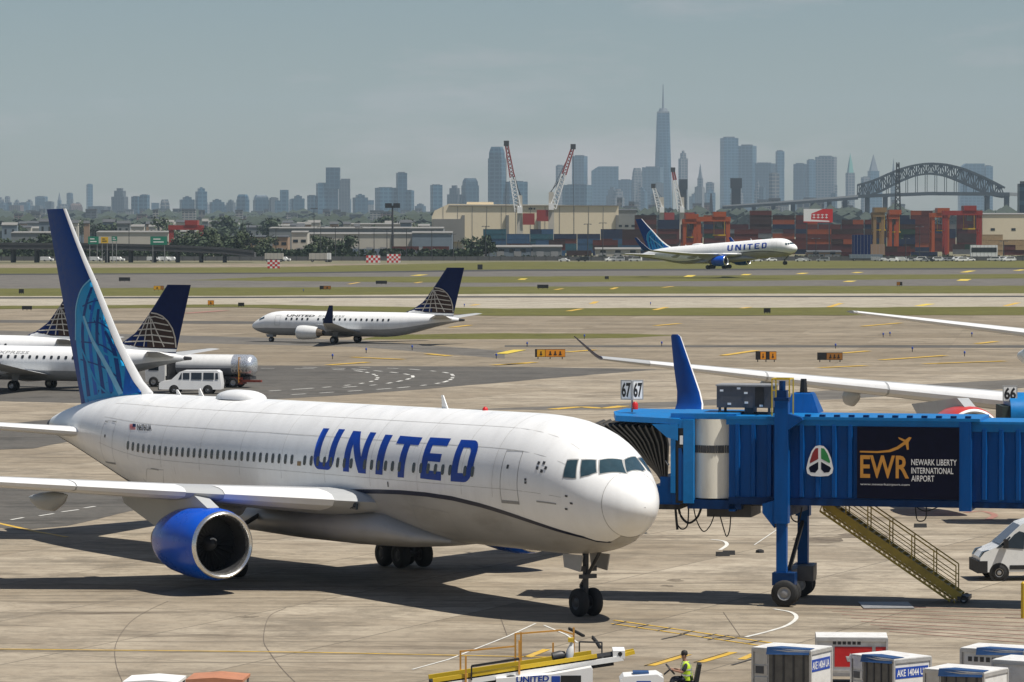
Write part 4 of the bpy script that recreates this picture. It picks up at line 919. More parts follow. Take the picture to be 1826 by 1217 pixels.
# chocks on the apron
for px, py, lab in ((1293,992,'pair of black wheel chocks lying on the apron left of the bridge wheels'),(1645,941,'black wheel chock lying on the apron below the banner')):
    g0 = G(px, py); c = thing('wheel_chock', lab, 'chock', g0, R(rnd.uniform(-5, 5)))
    m = MB(); m.prism([(-.42, -.12, 0), (-.42, .12, 0), (-.42, .05, .2), (-.42, -.05, .2)], (.62, 0, 0)); m.build('block', M_['rubber'], c)
    if px < 1400: m = MB(); m.prism([(-.02, .5, 0), (-.02, .74, 0), (-.02, .67, .2), (-.02, .57, .2)], (.55, 0, 0)); m.build('block', M_['rubber'], c)
g0 = G(1355, 986); c = thing('rubber_pad', 'small black rubber pad dropped on the apron beside the bridge column', 'pad', g0); m = MB(); m.loft([[(.2*math.cos(a)*r, .25*math.sin(a)*r, z) for a in [2*math.pi*k/10 for k in range(10)]] for r, z in ((1, 0), (.9, .12), (.4, .16))]); m.build('pad', M_['rubber'], c)
# ---------------------------------------------------------------- regional jets
def regional(loc, rz, label, group, full=True):
    a = thing('regional_jet', label, 'regional jet', loc, rz, group)
    F = Fus([(0,2.02,1.98,.02,2.0),(.15,2.3,1.74,.3,2.0),(.6,2.66,1.46,.64,2.05),(1.2,3.0,1.24,.94,2.15),(2.0,3.42,1.06,1.22,2.3),(3.0,3.8,.93,1.4,2.45),(4.2,3.98,.86,1.49,2.48),(5.5,4.02,.85,1.505,2.5),(20,4.02,.85,1.505,2.5),(23,4.0,1.18,1.42,2.65),(26,3.9,1.9,1.1,2.95),(28.5,3.68,2.5,.68,3.1),(30.2,3.42,2.85,.3,3.12),(30.9,3.3,2.98,.15,3.12)])
    F = F; T = lambda x: math.pi*.63
    xs = [0,.01,.04,.1,.2,.4,.7,1.1,1.5,2,2.5,3,3.6,4.2,5,6,8,11,14,17,20,21.5,23,24.5,26,27,28,29,30,30.9]
    m = MB(); m.loft(F.rings(xs, lambda x: -T(x), T, 30), cap=False, closed=False); m.build('fuselage', M_['white_paint'], a, smooth=60)
    m = MB(); m.loft(F.rings(xs, T, lambda x: 2*math.pi-T(x), 16), cap=False, closed=False); m.build('fuselage_belly', M_['jet_grey'], a, smooth=60)
    S = lambda off: (lambda x, p: F.pt(x, p, off))
    for sg in (-1, 1):                              # -1 = port
        for k in range(20):
            x = 6.0+k*.80
            if 9.6 < x < 10.2: continue
            q = [(x+dx*.15, sg*1.20+dz*.11) for dx, dz in ((-1,-.6),(-.6,-1),(.6,-1),(1,-.6),(1,.6),(.6,1),(-.6,1),(-1,.6))]
            drape('cabin_window', [(q, [])], S(.014), M_['cabin_glass'], a)
        for q in ([(1.75,.72),(2.35,.70),(2.55,1.02),(1.62,1.02)], [(1.50,.1),(1.72,.62),(1.55,.9),(1.22,.1)]):
            drape('cockpit_window', [([(x, sg*p) for x, p in q], [])], S(.015), M_['cockpit_glass'], a, .2, .1)
        o = [(4.3,.85),(5.1,.85),(5.1,1.75),(4.3,1.75)]; i = [(4.33,.87),(4.33,1.73),(5.07,1.73),(5.07,.87)]
        drape('door_outline', [([(x, sg*p) for x, p in o], [[(x, sg*p) for x, p in i]])], S(.01), M_['line_grey'], a)
        qm = quadmap(((6.0, sg*.78), (10.2, sg*.78), (10.1, sg*1.0), (5.9, sg*1.0)) if sg < 0 else ((10.2, .78), (6.0, .78), (5.9, 1.0), (10.1, 1.0)))
        text_on('lettering', 'UNITED', lambda u, v: F.pt(*qm(u, v), .012), M_['dark_metal'], a, .03)
        qm2 = quadmap(((10.8, sg*.80), (14.6, sg*.80), (14.5, sg*1.0), (10.7, sg*1.0)) if sg < 0 else ((14.6, .80), (10.8, .80), (10.7, 1.0), (14.5, 1.0)))
        text_on('lettering', 'EXPRESS', lambda u, v: F.pt(*qm2(u, v), .012), M_['line_grey'], a, .0)
        W = [(0,11.0,1.55,5.8,.13,2),(1.4,11.8,1.65,5.0,.13,2),(4.6,13.7,1.95,3.6,.11,1),(13.3,18.6,2.9,1.5,.10,0)]
        wing(a, W, sg, M_['wing_grey'], ((1.9,3.9),(5.3,9),(9.1,13)), M_['slat_white'])
        rr = [[Vector((x+u*c, sg*(y+t*c*.9), z+t*c*.3)) for u, t in AIR] for y, x, z, c in ((13.3,18.6,2.9,1.5),(13.6,18.8,3.1,1.4),(13.85,19.2,3.6,1.2),(14.3,20.1,5.15,.55))]
        m = MB(); m.loft(rr); m.build('winglet', M_['navy'], a, smooth=40)
        engine(a, (9.6, sg*4.35, 1.42), 1, M_['jet_white'], M_['lip_metal'], 3.0, .92, 12)
        m = MB(); m.prism([(10.6, sg*4.35-.15, 2.25), (12.2, sg*4.35-.15, 2.5), (16.4, sg*4.35-.15, 2.05), (14, sg*4.35-.15, 1.6), (12.2, sg*4.35-.15, 2.1)], (0, .3, 0)); m.build('pylon', M_['wing_grey'], a)
        wing(a, [(.3,26.6,3.3,3.2,.1,0),(1.0,27.0,3.36,2.9,.1,0),(5.0,30.0,3.85,1.3,.09,0)], sg, M_['wing_grey'], ((1.2,4.9),), M_['slat_white'], 'tailplane')
        g = MB(); g.cyl((14.1, sg*2.4, 1.7), (14.1, sg*2.95, .45), .11, n=10); g.cyl((14.1, sg*2.6, .43), (14.1, sg*3.3, .43), .07, n=8); gg = g.build('main_gear', M_['grey_metal'], a)
        for dy in (-.24, .24): wheel(gg, (14.1, sg*2.95+dy, .48), .48, .3)
        m = MB(); m.prism([(13.7, sg*2.7, 1.6), (14.6, sg*2.7, 1.6), (14.5, sg*2.85, .9), (13.8, sg*2.85, .9)], (0, .04, 0)); m.build('gear_door', M_['jet_grey'], a)
    fl = pchip([3.6, 4.3, 4.9, 6.0, 9.75], [21.6, 23.6, 24.9, 26.0, 28.9]); ft = pchip([3.6, 9.75], [29.8, 31.4])
    zs = [3.6, 4.0, 4.4, 4.9, 5.5, 6.2, 7, 8, 9, 9.75]
    m = MB(); m.loft([foil(0, fl(z), z, ft(z)-fl(z), .10, vert=True) for z in zs]); m.build('fin', M_['navy'], a, smooth=40)
    def fy2(x, z, off):
        c = ft(z)-fl(z); u = min(max((x-fl(z))/c, 0), 1); pts = AIR[8::-1]
        for (u0, t0), (u1, t1) in zip(pts, pts[1:]):
            if u0 <= u <= u1: return (t0+(t1-t0)*(u-u0)/(u1-u0))*.10/.12*c+off
        return off
    for sg in (-1, 1):                              # globe lattice print on the lower fin, white dorsal root
        fs = lambda off: (lambda x, z: Vector((x, sg*fy2(x, z, off), z)))
        drape('fin_root', [([(fl(z)+.01, z) for z in (3.7, 4.0, 4.35)]+[(24.6, 4.35), (26.0, 4.05), (29.9, 3.95), (29.8, 3.7)], [])], fs(.01), M_['white_paint'], a, .5, .3)
        gl = [(fl(z)+.02, z) for z in (4.35, 4.9, 5.5, 6.3, 7.1)]+[(27.6, 7.15), (28.4, 6.95), (29.0, 6.5), (29.5, 5.8), (29.75, 5.0), (29.85, 4.05), (26.5, 4.06)]
        drape('globe_print', [(gl, [])], fs(.012), M_['globe_brown'], a, .5, .4)
        drape('globe_print', [([(fl(4.4)+.05, 4.38), (fl(5.4)+.05, 5.4), (26.4, 5.2), (26.9, 4.6), (26.9, 4.12)], [])], fs(.016), M_['navy'], a, .5, .4)
        def line(pts, wd=.055):
            l = []; r = []
            for i, p in enumerate(pts):
                q0 = pts[max(i-1, 0)]; q1 = pts[min(i+1, len(pts)-1)]; dx, dz = q1[0]-q0[0], q1[1]-q0[1]; q = math.hypot(dx, dz)
                l.append((p[0]-dz/q*wd, p[1]+dx/q*wd)); r.append((p[0]+dz/q*wd, p[1]-dx/q*wd))
            drape('globe_line', [(l+r[::-1], [])], fs(.02), M_['gold_line'], a, .5, .5)
        line([(27.2, 7.2), (27.9, 7.12), (28.5, 6.9), (29.05, 6.45), (29.5, 5.8), (29.75, 5.0), (29.82, 4.1)], .06)
        for k in range(4): line([(27.0+.1*k, 7.1-.15*k), (26.2+.55*k, 5.6), (25.5+1.05*k, 4.15)])
        for k in range(5):
            z = 4.55+.55*k; x1 = 29.75-.12*k*k*.5; line([(fl(z)+.1, z), ((fl(z)+x1)/2, z+.12), (x1-.1, z-.1)])
    m = MB(); m.lathe((30.7, 0, 3.14), (1, 0, 0), [(0, .2), (.7, .14), (.72, .08)], 12); m.build('tail_exhaust', M_['dark_metal'], a)
    g = MB(); g.cyl((2.9, 0, 1.2), (2.9, 0, .35), .08, n=10); g.bar((2.5, 0, 1.1), (2.9, 0, .7), .08); gg = g.build('nose_gear', M_['grey_metal'], a)
    for dy in (-.17, .17): wheel(gg, (2.9, dy, .31), .31, .18)
    for dy in (-.45, .45): m = MB(); m.prism([(2.3, dy, .98), (3.4, dy, .98), (3.3, dy, .62), (2.5, dy, .62)], (0, .03, 0)); m.build('gear_door', M_['jet_grey'], a)
    return a
MT('jet_white', (.72, .72, .70), .3, var=.04, coat=.3); MT('jet_grey', (.30, .31, .32), .4, var=.1)
ej_h = R(180-28); ej_aft = Vector((-math.cos(ej_h), -math.sin(ej_h), 0)); ej_rz = math.atan2(ej_aft.y, ej_aft.x)
def ej_place(px, py): 
    return G(px, py)-ej_aft*14.1
ej = regional(ej_place(617, 612), ej_rz, 'white regional jet with dark blue fin taxiing left across the concrete taxiway', 'white regional jets')
copy_tree(ej, ej_place(58, 695), ej_rz, 'white regional jet with dark blue gold-globed fin parked behind the large airliner tail')
copy_tree(ej, ej_place(-78, 667), ej_rz, 'white regional jet mostly hidden behind the large airliner fin, farthest left of its kind')
# ---------------------------------------------------------------- red engined wide-body facing the terminal on the next stand
h2 = R(-82); aft2 = Vector((-math.cos(h2), -math.sin(h2), 0)); lef2 = Vector((-math.sin(h2), math.cos(h2), 0))
tip = AT(1075, 640, 215); org = tip-aft2*40.2+lef2*31.1; org.z = 0
w2 = thing('wide_body_airliner', 'white wide-body airliner with red engines, its long wing stretching behind the blue bridge', 'airliner', org, math.atan2(aft2.y, aft2.x))
F2 = Fus([(0,4.6,4.5,.03,4.55),(.5,5.5,3.6,.95,4.6),(1.5,6.4,3.0,1.6,4.8),(3,7.2,2.6,2.2,5.0),(5,7.75,2.35,2.62,5.1),(8,7.95,2.25,2.82,5.1),(42,7.95,2.25,2.82,5.1),(48,7.95,3.2,2.6,5.6),(54,7.85,4.7,1.9,6.3),(60,7.5,6.0,.9,6.7),(63,7.0,6.4,.3,6.7)])
W2I = (Matrix.Translation(w2.location) @ w2.rotation_euler.to_matrix().to_4x4()).inverted(); _e = W2I @ AT(1738, 781, 194); ENY, ENZ, ENX = _e.y, _e.z, _e.x; print('wide body engine', _e)
m = MB(); m.loft(F2.rings([0,.02,.1,.3,.6,1,1.5,2.2,3,4,5,6.5,8,14,20,26,32,38,42,45,48,51,54,57,60,63], n=36)); m.build('fuselage', M_['white_paint'], w2, smooth=60)
for sg in (1, -1):
    zt_ = tip.z; WW = [(0,19.5,3.3,13.5,.12,3),(2.8,21.0,4.5,11.5,.15,3),(9.4,26.0,5.35,7.6,.16,2),(20,33.6,6.3,4.6,.17,1),(31.1,40.2,zt_,2.5,.1,0)]
    wing(w2, WW, sg, M_['wing_grey'], ((3.4,8.6),(10.6,16.5),(16.6,22.5),(22.6,28.6)), M_['slat_white'])
    rr = [[Vector((x+u*c, sg*(y+t*c*.5), z+t*c*.8)) for u, t in AIR] for y, x, z, c in ((31.1,40.2,zt_,2.5),(31.35,40.9,zt_+.22,1.9),(32.4,41.9,zt_+1.2,.8))]
    m = MB(); m.loft(rr); m.build('winglet', M_['navy'], w2, smooth=40)
    engine(w2, (ENX, sg*ENY, ENZ), 1, M_['engine_red'], M_['white_flat'], 4.8, 1.6)
    m = MB(); m.prism([(ENX+.9, sg*ENY-.3, ENZ+1.55), (ENX+2.4, sg*ENY-.3, ENZ+1.95), (29, sg*ENY-.3, 5.3), (27, sg*ENY-.3, 4.5), (ENX+4, sg*ENY-.3, ENZ+1.25)], (0, .6, 0)); m.build('pylon', M_['wing_grey'], w2)
    m = MB(); m.loft([[Vector((x, sg*y, z)) for x, z in ((x0, z0), (x0+.25, z0-.5), (x0+.9, z0-.55), (x0+.9, z0-.1))] for y, x0, z0 in ((3.6, 21.3, 4.35), (9.0, 25.5, 5.05))]); m.build('leading_edge_flap', M_['red_dark'], w2)
    for y in (6, 12.8, 17.5, 22):
        s_ = lerp_sec(WW, y); x0 = s_[1]+s_[3]*.4; L = s_[3]*.85
        m = MB(); m.loft([[Vector((x0+L*t, sg*y+.3*r*math.cos(q), s_[2]-.5-.25*t+.55*r*math.sin(q)-.1*r)) for q in [2*math.pi*k/10 for k in range(10)]] for t, r in ((0,.02),(.15,.6),(.4,1),(.75,.8),(1,.03))]); m.build('flap_fairing', M_['wing_grey'], w2, smooth=50)
    wing(w2, [(.5,54.0,8.1,6.5,.1,0),(1.2,54.6,8.3,6.0,.1,0),(11.7,60.2,9.6,2.2,.09,0)], sg, M_['wing_grey'], ((1.3,11.5),), M_['slat_white'], 'tailplane')
    g = MB(); g.cyl((33, sg*5.3, 3.4), (33, sg*5.3, .9), .22, n=10); gg = g.build('main_gear', M_['grey_metal'], w2)
    for dx in (-1, 1):
        for dy in (-.7, .7): wheel(gg, (33+dx, sg*5.3+dy, .65), .65, .45)
m = MB(); m.loft([foil(0, x, z, c, .1, vert=True) for z, x, c in ((7.3, 50, 9.5), (9, 52, 8), (16.5, 58.5, 3.5))]); m.build('fin', M_['navy'], w2, smooth=40)
g = MB(); g.cyl((7, 0, 2.6), (7, 0, .55), .15, n=10); gg = g.build('nose_gear', M_['grey_metal'], w2)
for dy in (-.35, .35): wheel(gg, (7, dy, .55), .55, .35)
# ---------------------------------------------------------------- neighbouring bridge stub with sign 66
gl = AT(1822, 760, 190); gl.z = 0
nb = thing('jet_bridge', 'bright blue rounded cab of the neighbouring jet bridge under the white sign 66', 'jet bridge', gl)
m = MB(); m.loft([[(x, y+1.6*math.cos(q), 5.6-.2*abs(x)*0+(1.05 if math.sin(q) > 0 else 1.6)*math.sin(q)) for q in [2*math.pi*k/20 for k in range(20)]] for x, y in ((-.75, 0), (-.55, 0), (9, 0))]); m.build('hood', M_['bridge_edge'], nb, smooth=50)
m = MB(); m.bx(.4, 9, -1.5, 1.5, 3.2, 5.0); m.build('tunnel_section', BL, nb)
for x in (2.2,):
    for y in (-1.8, 1.8): m = MB(); m.bx(x-.25, x+.25, y-.25, y+.25, .5, 5.2); m.build('lift_column', BL, nb); wheel(nb, (x, y, .5), .5, .4)
m = MB(); m.bx(-1.15, -.5, -1.3, 1.3, 4.4, 6.0); m.build('bellows', MT('bellows_green', (.03, .045, .04), .8, var=.3), nb)
p = AT(1801, 725, 189.0); p.z = 6.2; gate_sign('66', p, .74, .80, AT(1801, 716, 189).z-6.2, 'white gate sign reading 66 above the neighbouring blue bridge cab', False)
# ---------------------------------------------------------------- the same airliner type lifting off beyond the taxiways
h3 = R(-33); a3 = Vector((-math.cos(h3), -math.sin(h3), 0))
far = copy_tree(jet, None, None, 'white twin-jet airliner with blue engines and UNITED lettering, just above the far runway', skip=('cabin_window', 'fan_blade', 'probe', 'static_plate', 'fuel_placard', 'drain_port', 'star_badge', 'flag_stripe', 'flag_canton', 'registration', 'door_sill', 'door_handle', 'spinner_mark', 'cargo_door_outline'))
far.rotation_euler = (0, TILT+R(3.4), math.atan2(a3.y, a3.x)); _q = AT(1422, 431, 1062)
far.location = (_q.x+1.9, _q.y, _q.z-6.2)
# ---------------------------------------------------------------- skyline (10 to 14 km away)
LMK = [(8, 'the left edge'), (90, 'the big fin tip'), (166, 'the green road signs'), (283, 'the wide green road sign'), (340, 'the red gantry crane'), (455, 'the small tan brick shed'), (534, 'the tall white block'), (600, 'the long cream shed'), (665, 'the left chequered boards'), (700, 'the floodlight mast'), (790, 'the sloped warehouse end'), (856, 'the beige warehouse middle'), (925, 'the first harbour crane'), (985, 'the second harbour crane'),
 (1050, 'the beige warehouse right half'), (1103, 'the warehouse right end'), (1155, 'the flying airliner tail'), (1185, 'the highest tower'), (1230, 'the narrow orange gantry'), (1272, 'the wide orange gantry'), (1330, 'the flying airliner lettering'), (1410, 'the flying airliner nose'), (1459, 'the billboard'), (1510, 'the long navy trailer'), (1564, 'the yellow gantry'), (1601, 'the dark lattice mast'), (1640, 'the arch bridge crown'), (1677, 'the orange gantry'), (1717, 'the big red gantry'), (1760, 'the white bus'), (1800, 'the right edge shed')]
def near(px):
    d, n = min(((px-x), n) for x, n in LMK) if False else min(((abs(px-x), px-x, n) for x, n in LMK))[1:]
    return ('just left of ' if d < -7 else 'just right of ' if d > 7 else 'in line with ')+n
def facade(name, c1, c2, bw=7, bh=4, rough=.4):
    m = bpy.data.materials.new(name); m.use_nodes = True; N = m.node_tree.nodes; L = m.node_tree.links; b = N['Principled BSDF']; b.inputs['Roughness'].default_value = rough
    tc = N.new('ShaderNodeTexCoord'); sp = N.new('ShaderNodeSeparateXYZ'); ad = N.new('ShaderNodeMath'); cb = N.new('ShaderNodeCombineXYZ')
    L.new(tc.outputs['Object'], sp.inputs[0]); L.new(sp.outputs[0], ad.inputs[0]); L.new(sp.outputs[1], ad.inputs[1]); L.new(ad.outputs[0], cb.inputs[0]); L.new(sp.outputs[2], cb.inputs[1])
    br = N.new('ShaderNodeTexBrick'); br.offset = 0; br.inputs['Scale'].default_value = 1; br.inputs['Brick Width'].default_value = bw; br.inputs['Row Height'].default_value = bh
    br.inputs['Mortar Size'].default_value = bw*.13; br.inputs['Mortar Smooth'].default_value = .1
    br.inputs['Color1'].default_value = (*c1, 1); br.inputs['Color2'].default_value = (*[x*.75 for x in c1], 1); br.inputs['Mortar'].default_value = (*c2, 1)
    L.new(cb.outputs[0], br.inputs['Vector']); nz = N.new('ShaderNodeTexNoise'); nz.inputs['Scale'].default_value = .03; L.new(tc.outputs['Object'], nz.inputs['Vector'])
    mx = N.new('ShaderNodeMix'); mx.data_type = 'RGBA'; mx.blend_type = 'MULTIPLY'; mx.inputs[0].default_value = .5; L.new(br.outputs['Color'], mx.inputs[6]); L.new(nz.outputs[0], mx.inputs[7]); L.new(mx.outputs[2], b.inputs['Base Color'])
    return m
FAC = {'glass': facade('glass_facade', (.006, .05, .10), (.06, .14, .20), 15, 11, .35), 'dark': facade('dark_facade', (.004, .03, .06), (.03, .08, .12), 13, 11, .4), 'stone': facade('stone_facade', (.03, .045, .06), (.20, .19, .18), 13, 10, .7),
       'brick': facade('brick_facade', (.05, .04, .04), (.24, .16, .13), 6, 3.5, .8), 'pale': facade('pale_facade', (.08, .09, .10), (.34, .33, .31), 6, 3.5, .7), 'grey': facade('grey_facade', (.04, .05, .06), (.12, .13, .14), 8, 4, .5)}
MT('roof_dark', (.06, .065, .07), .7); MT('roof_green', (.12, .30, .24), .6); MT('spire_grey', (.14, .15, .16), .5)
def tower(px0, px1, ytop, D, mt, kind, label, base=0.0):
    c = AT((px0+px1)/2, ytop, D); W_ = (px1-px0)*D/FPX; H_ = c.z; dp = max(W_*.75, 18); ra = rnd.choice((-.42, -.3, .3, .42)) if kind not in ('stepl', 'wedge', 'flare') else 0; W_ /= math.cos(ra)+.75*abs(math.sin(ra)); dp = max(W_*.75, 18)
    t = thing('tower' if H_ > 60 else 'building', label, 'tower' if H_ > 60 else 'building', (c.x+dp/2*math.sin(ra), D, 0), ra); mm = FAC[mt]
    def blk(x0, x1, z0, z1, d0=0, d1=None, name='shaft', m_=None, par=None):
        m = MB(); m.bx(x0*W_, x1*W_, d0*dp, (1 if d1 is None else d1)*dp, z0, z1); return m.build(name, m_ or mm, par or t)
    if kind == 'flat':
        s = blk(-.5, .5, 0, H_*.985); blk(-.34, .30, H_*.985, H_, .2, .8, 'roof_house', M_['roof_dark'])
    elif kind == 'step':
        s = blk(-.5, .5, 0, H_*.80); blk(-.32, .36, H_*.80, H_*.94, .1, .9, 'setback'); blk(-.16, .2, H_*.94, H_, .25, .75, 'crown')
    elif kind == 'stepl':
        s = blk(-.5, .5, 0, H_*.74); blk(-.12, .5, H_*.74, H_, .0, .9, 'setback')
    elif kind == 'spire':
        s = blk(-.5, .5, 0, H_*.62); blk(-.32, .32, H_*.62, H_*.78, .15, .85, 'setback')
        m = MB(); m.loft([[(a*W_*x, dp*(.5+b*.3*x/.3), z) for a, b in ((-1,-1),(1,-1),(1,1),(-1,1))] for x, z in ((.26, H_*.78), (.10, H_*.92), (.02, H_))]); m.build('spire', M_['spire_grey'], t)
    elif kind == 'green':
        s = blk(-.5, .5, 0, H_*.74)
        m = MB(); m.loft([[(a*W_*x, dp*(.5+b*x), z) for a, b in ((-1,-1),(1,-1),(1,1),(-1,1))] for x, z in ((.36, H_*.74), (.22, H_*.86), (.04, H_*.97), (.015, H_))]); m.build('spire', M_['roof_green'], t)
    elif kind == 'dome':
        s = blk(-.5, .5, 0, H_*.86); m = MB(); m.loft([[(a*W_*x, dp*(.5+b*.9*x), z) for a, b in ((-1,-1),(1,-1),(1,1),(-1,1))] for x, z in ((.46, H_*.86), (.45, H_*.93), (.36, H_*.985), (.33, H_))]); m.build('crown', mm, t)
    elif kind == 'flare':
        s = blk(-.36, .36, 0, H_*.66); blk(-.5, .5, H_*.66, H_, -.15, 1.1, 'upper_block')
    elif kind == 'crown':
        s = blk(-.5, .5, 0, H_*.9); blk(-.28, .28, H_*.9, H_*.97, .1, .9, 'setback'); blk(-.12, .1, H_*.97, H_, .3, .7, 'crown')
    elif kind == 'wedge':
        m = MB(); m.prism([(-.5*W_, 0, 0), (.5*W_, 0, 0), (.5*W_, 0, H_), (-.25*W_, 0, H_), (-.5*W_, 0, H_*.93)], (0, dp, 0)); m.build('shaft', mm, t)
    return t
JC, MH = 10500, 14000
_T = [
 (-14,9,352,MH,'stone','step','pale stepped tower at the left edge of the skyline'),(9,17,350,MH,'stone','flat','narrow pale tower second from the left edge of the skyline'),(16,41,366,JC,'brick','flat','low pinkish block left of the big fin tip'),(24,35,356,MH,'stone','crown','small stepped tower behind the low pinkish block'),
 (44,60,356,MH,'stone','step','slim stone tower left of the big fin tip'),(62,84,350,MH,'glass','flat','broad glass block directly left of the big fin tip'),(101,110,343,MH,'glass','spire','pointed slim tower just above the big fin tip'),(119,129,344,MH,'dark','flat','thin dark slab right of the pointed slim tower'),
 (122,147,363,JC,'brick','dome','low pinkish block right of the big fin tip'),(153.5,165,328,MH,'glass','flat','very thin tall glass tower in the left skyline'),(156,196,368,JC,'grey','flat','low wide block under the very thin tall tower'),(198,227,336,JC,'grey','step','broad stepped tower in the left skyline'),
 (234,250,350,JC,'glass','flat','pale twin block with the lower roof, left skyline'),(249,266,347,JC,'glass','flat','pale twin block with the higher roof, left skyline'),(285,302,356,JC,'stone','dome','pale tower with rounded top, left skyline'),(270,302,373,9000,'pale','flat','low pale block in front of the rounded tower'),
 (319,347,350,JC,'dark','crown','dark blue tower left of the peaked tower'),(347.5,369,334,JC,'glass','crown','peaked tower between two dark blue towers'),(372.5,400,355,JC,'dark','crown','short dark blue tower right of the peaked tower'),(421,444,347,JC,'glass','dome','round topped tower alone right of the short dark tower'),
 (450,480,348,JC,'dark','dome','wide dark tower with chamfered top'),(480,496,352,JC,'grey','flat','low shoulder block beside the wide dark tower'),(490,514,339,JC,'glass','stepl','tower stepping up to the right, left skyline'),(519,543,348,JC,'dark','crown','squat dark tower right of the stepping tower'),(548,564,348,JC,'glass','flat','small block left of the flared dark tower'),
 (563,586,326,JC,'glass','flat','pale slab leaning against the flared dark tower'),(581,606,299,JC,'dark','flare','dark tower with a wider overhanging top'),(604,624,319,JC,'grey','wedge','slant topped tower right of the flared dark tower'),(628,656,346,JC,'dark','crown','squat dark tower between the flared and the twin-roofed towers'),
 (668,707,334,JC,'glass','flat','wide pale glass slab left of the tall thin dark tower'),(706,726,307,JC,'dark','flat','tall thin dark tower in the middle of the left skyline'),(722,738,339,JC,'glass','flat','short glass shoulder right of the tall thin dark tower'),(767,789,329,JC,'glass','flat','isolated pale glass tower above the warehouse left end'),
 (797,823,331,JC,'grey','step','stepped grey tower above the beige warehouse'),(822.5,854,318,JC,'dark','dome','dark tower with chamfered top above the beige warehouse'),(870,902,262,JC,'glass','dome','very tall glass tower left of the first red and white crane'),(901,941,323,JC,'glass','flat','glass block behind the first red and white crane'),
 (991,1006,294,MH,'stone','flat','slim tower left of the second red and white crane boom'),(1020,1048,277,MH,'glass','flat','tall glass tower right of the second red and white crane boom'),(1003,1056,329,JC,'glass','flat','low glass block behind the second crane'),(1055,1103,297,MH,'glass','wedge','broad glass block with a chamfered shoulder left of the highest tower'),
 (1102,1130,320,MH,'glass','flat','low block between two broad glass blocks'),(1127,1146,300,MH,'stone','dome','domed block left of the highest tower'),(1145,1184,297,MH,'glass','flat','broad block adjoining the highest tower'),(1210,1227,269,MH,'stone','crown','slim stone tower right of the highest tower'),
 (1241,1257,292,MH,'stone','spire','pointed stone tower right of the highest tower'),(1258.5,1274,325,MH,'stone','flat','short stone tower with flat roof right of the pointed one'),(1285,1317,244,MH,'glass','flat','tall dark glass slab right of the highest tower'),(1316.5,1350,258,MH,'glass','flat','pale glass slab touching the tall dark slab'),
 (1344,1384,290,MH,'dark','flat','dark block right of the two tall slabs'),(1383.5,1399,268,MH,'glass','flat','slim tower rising right of the dark block'),(1372,1390,308,JC,'stone','flat','short pale tower in front of the slim tower'),(1415,1440,291,MH,'dark','flat','dark left block of the stepped cluster'),(1439,1455,284,MH,'glass','flat','middle block of the stepped cluster'),
 (1454,1494,278,MH,'stone','flat','wide flat topped right block of the stepped cluster'),(1508.5,1525,273,MH,'stone','green','slender tower with a green pyramid top'),(1543,1574,276,MH,'glass','spire','stepped tower with a spire left of the arch bridge'),(1536,1556,315,MH,'stone','flat','low block at the foot of the spired tower'),(1588.5,1599,283,MH,'stone','spire','slim spired tower behind the arch bridge left side'),
 (1712,1756,292,MH,'glass','wedge','long glass block behind the right slope of the arch bridge'),(1755,1771,295,MH,'glass','flat','block at the right end of the skyline behind the bridge')]
for a in _T: tower(*a)
rnd.seed(77)
for i in range(46):
    px = rnd.uniform(0, 775) if i < 32 else rnd.uniform(990, 1520); yt = rnd.uniform(352, 371) if i < 32 else rnd.uniform(322, 346); wd = rnd.uniform(9, 24); mt_ = rnd.choice(('glass', 'grey', 'stone', 'dark', 'pale')); kd = rnd.choice(('flat', 'flat', 'step', 'crown', 'stepl'))
    tt = tower(px-wd/2, px+wd/2, yt, rnd.uniform(11500, 13600), mt_, kd, ('slim ' if wd < 14 else 'broad ' if wd > 19 else '')+{'flat': 'flat-topped ', 'step': 'stepped ', 'crown': 'crowned ', 'stepl': 'shouldered '}[kd]+{'glass': 'low blue glass', 'grey': 'low grey', 'stone': 'low stone coloured', 'dark': 'low dark', 'pale': 'low pale'}[mt_]+' tower in the skyline, '+near(px)); tt['group'] = 'low hazy towers of the skyline'
# the highest tower: square base turning to a smaller square, with a mast
c = AT(1183, 199, 14100); k = 14100/FPX; t = thing('tower', 'highest glass tower in the skyline, tapering with a tall mast', 'tower', (c.x, 14100, 0)); H_ = c.z
def oc(r, sh, z): return [(r*a, r*b+30, z) for a, b in ((-1,-sh),(-sh,-1),(sh,-1),(1,-sh),(1,sh),(sh,1),(-sh,1),(-1,sh))]
m = MB(); m.loft([oc(16.5*k, .98, 0), oc(16.3*k, .97, H_*.13), oc(13.8*k, .5, H_*.6), oc(11*k, .95, H_*.985)]); m.build('shaft', FAC['glass'], t)
m = MB(); m.loft([oc(10.8*k, .95, H_*.985), oc(10.8*k, .95, H_)]); m.build('parapet', FAC['pale'], t)
zt_ = AT(1183, 150, 14100).z; m = MB(); m.cyl((0, 30, H_), (0, 30, H_+12), 18, 14, 12); m.cyl((0, 30, H_+12), (0, 30, zt_), 4.2, 1.4, 8); m.build('mast', M_['spire_grey'], t)
for px0, px1, yt, lab in ((1211,1226,320,'dark square chimney tower below the slim stone tower'),(1303,1323,318,'dark square chimney tower in front of the tall glass slabs')):
    c = AT((px0+px1)/2, yt, 5200); t = thing('chimney', lab, 'chimney', (c.x, 5200, 0)); ww = (px1-px0)*5200/FPX/2
    m = MB(); m.bx(-ww*.8, ww*.8, 0, ww*1.6, 0, c.z-6); m.build('shaft', M_['black'], t); m = MB(); m.bx(-ww, ww, -1, ww*1.7, c.z-14, c.z); m.build('head', M_['black'], t)
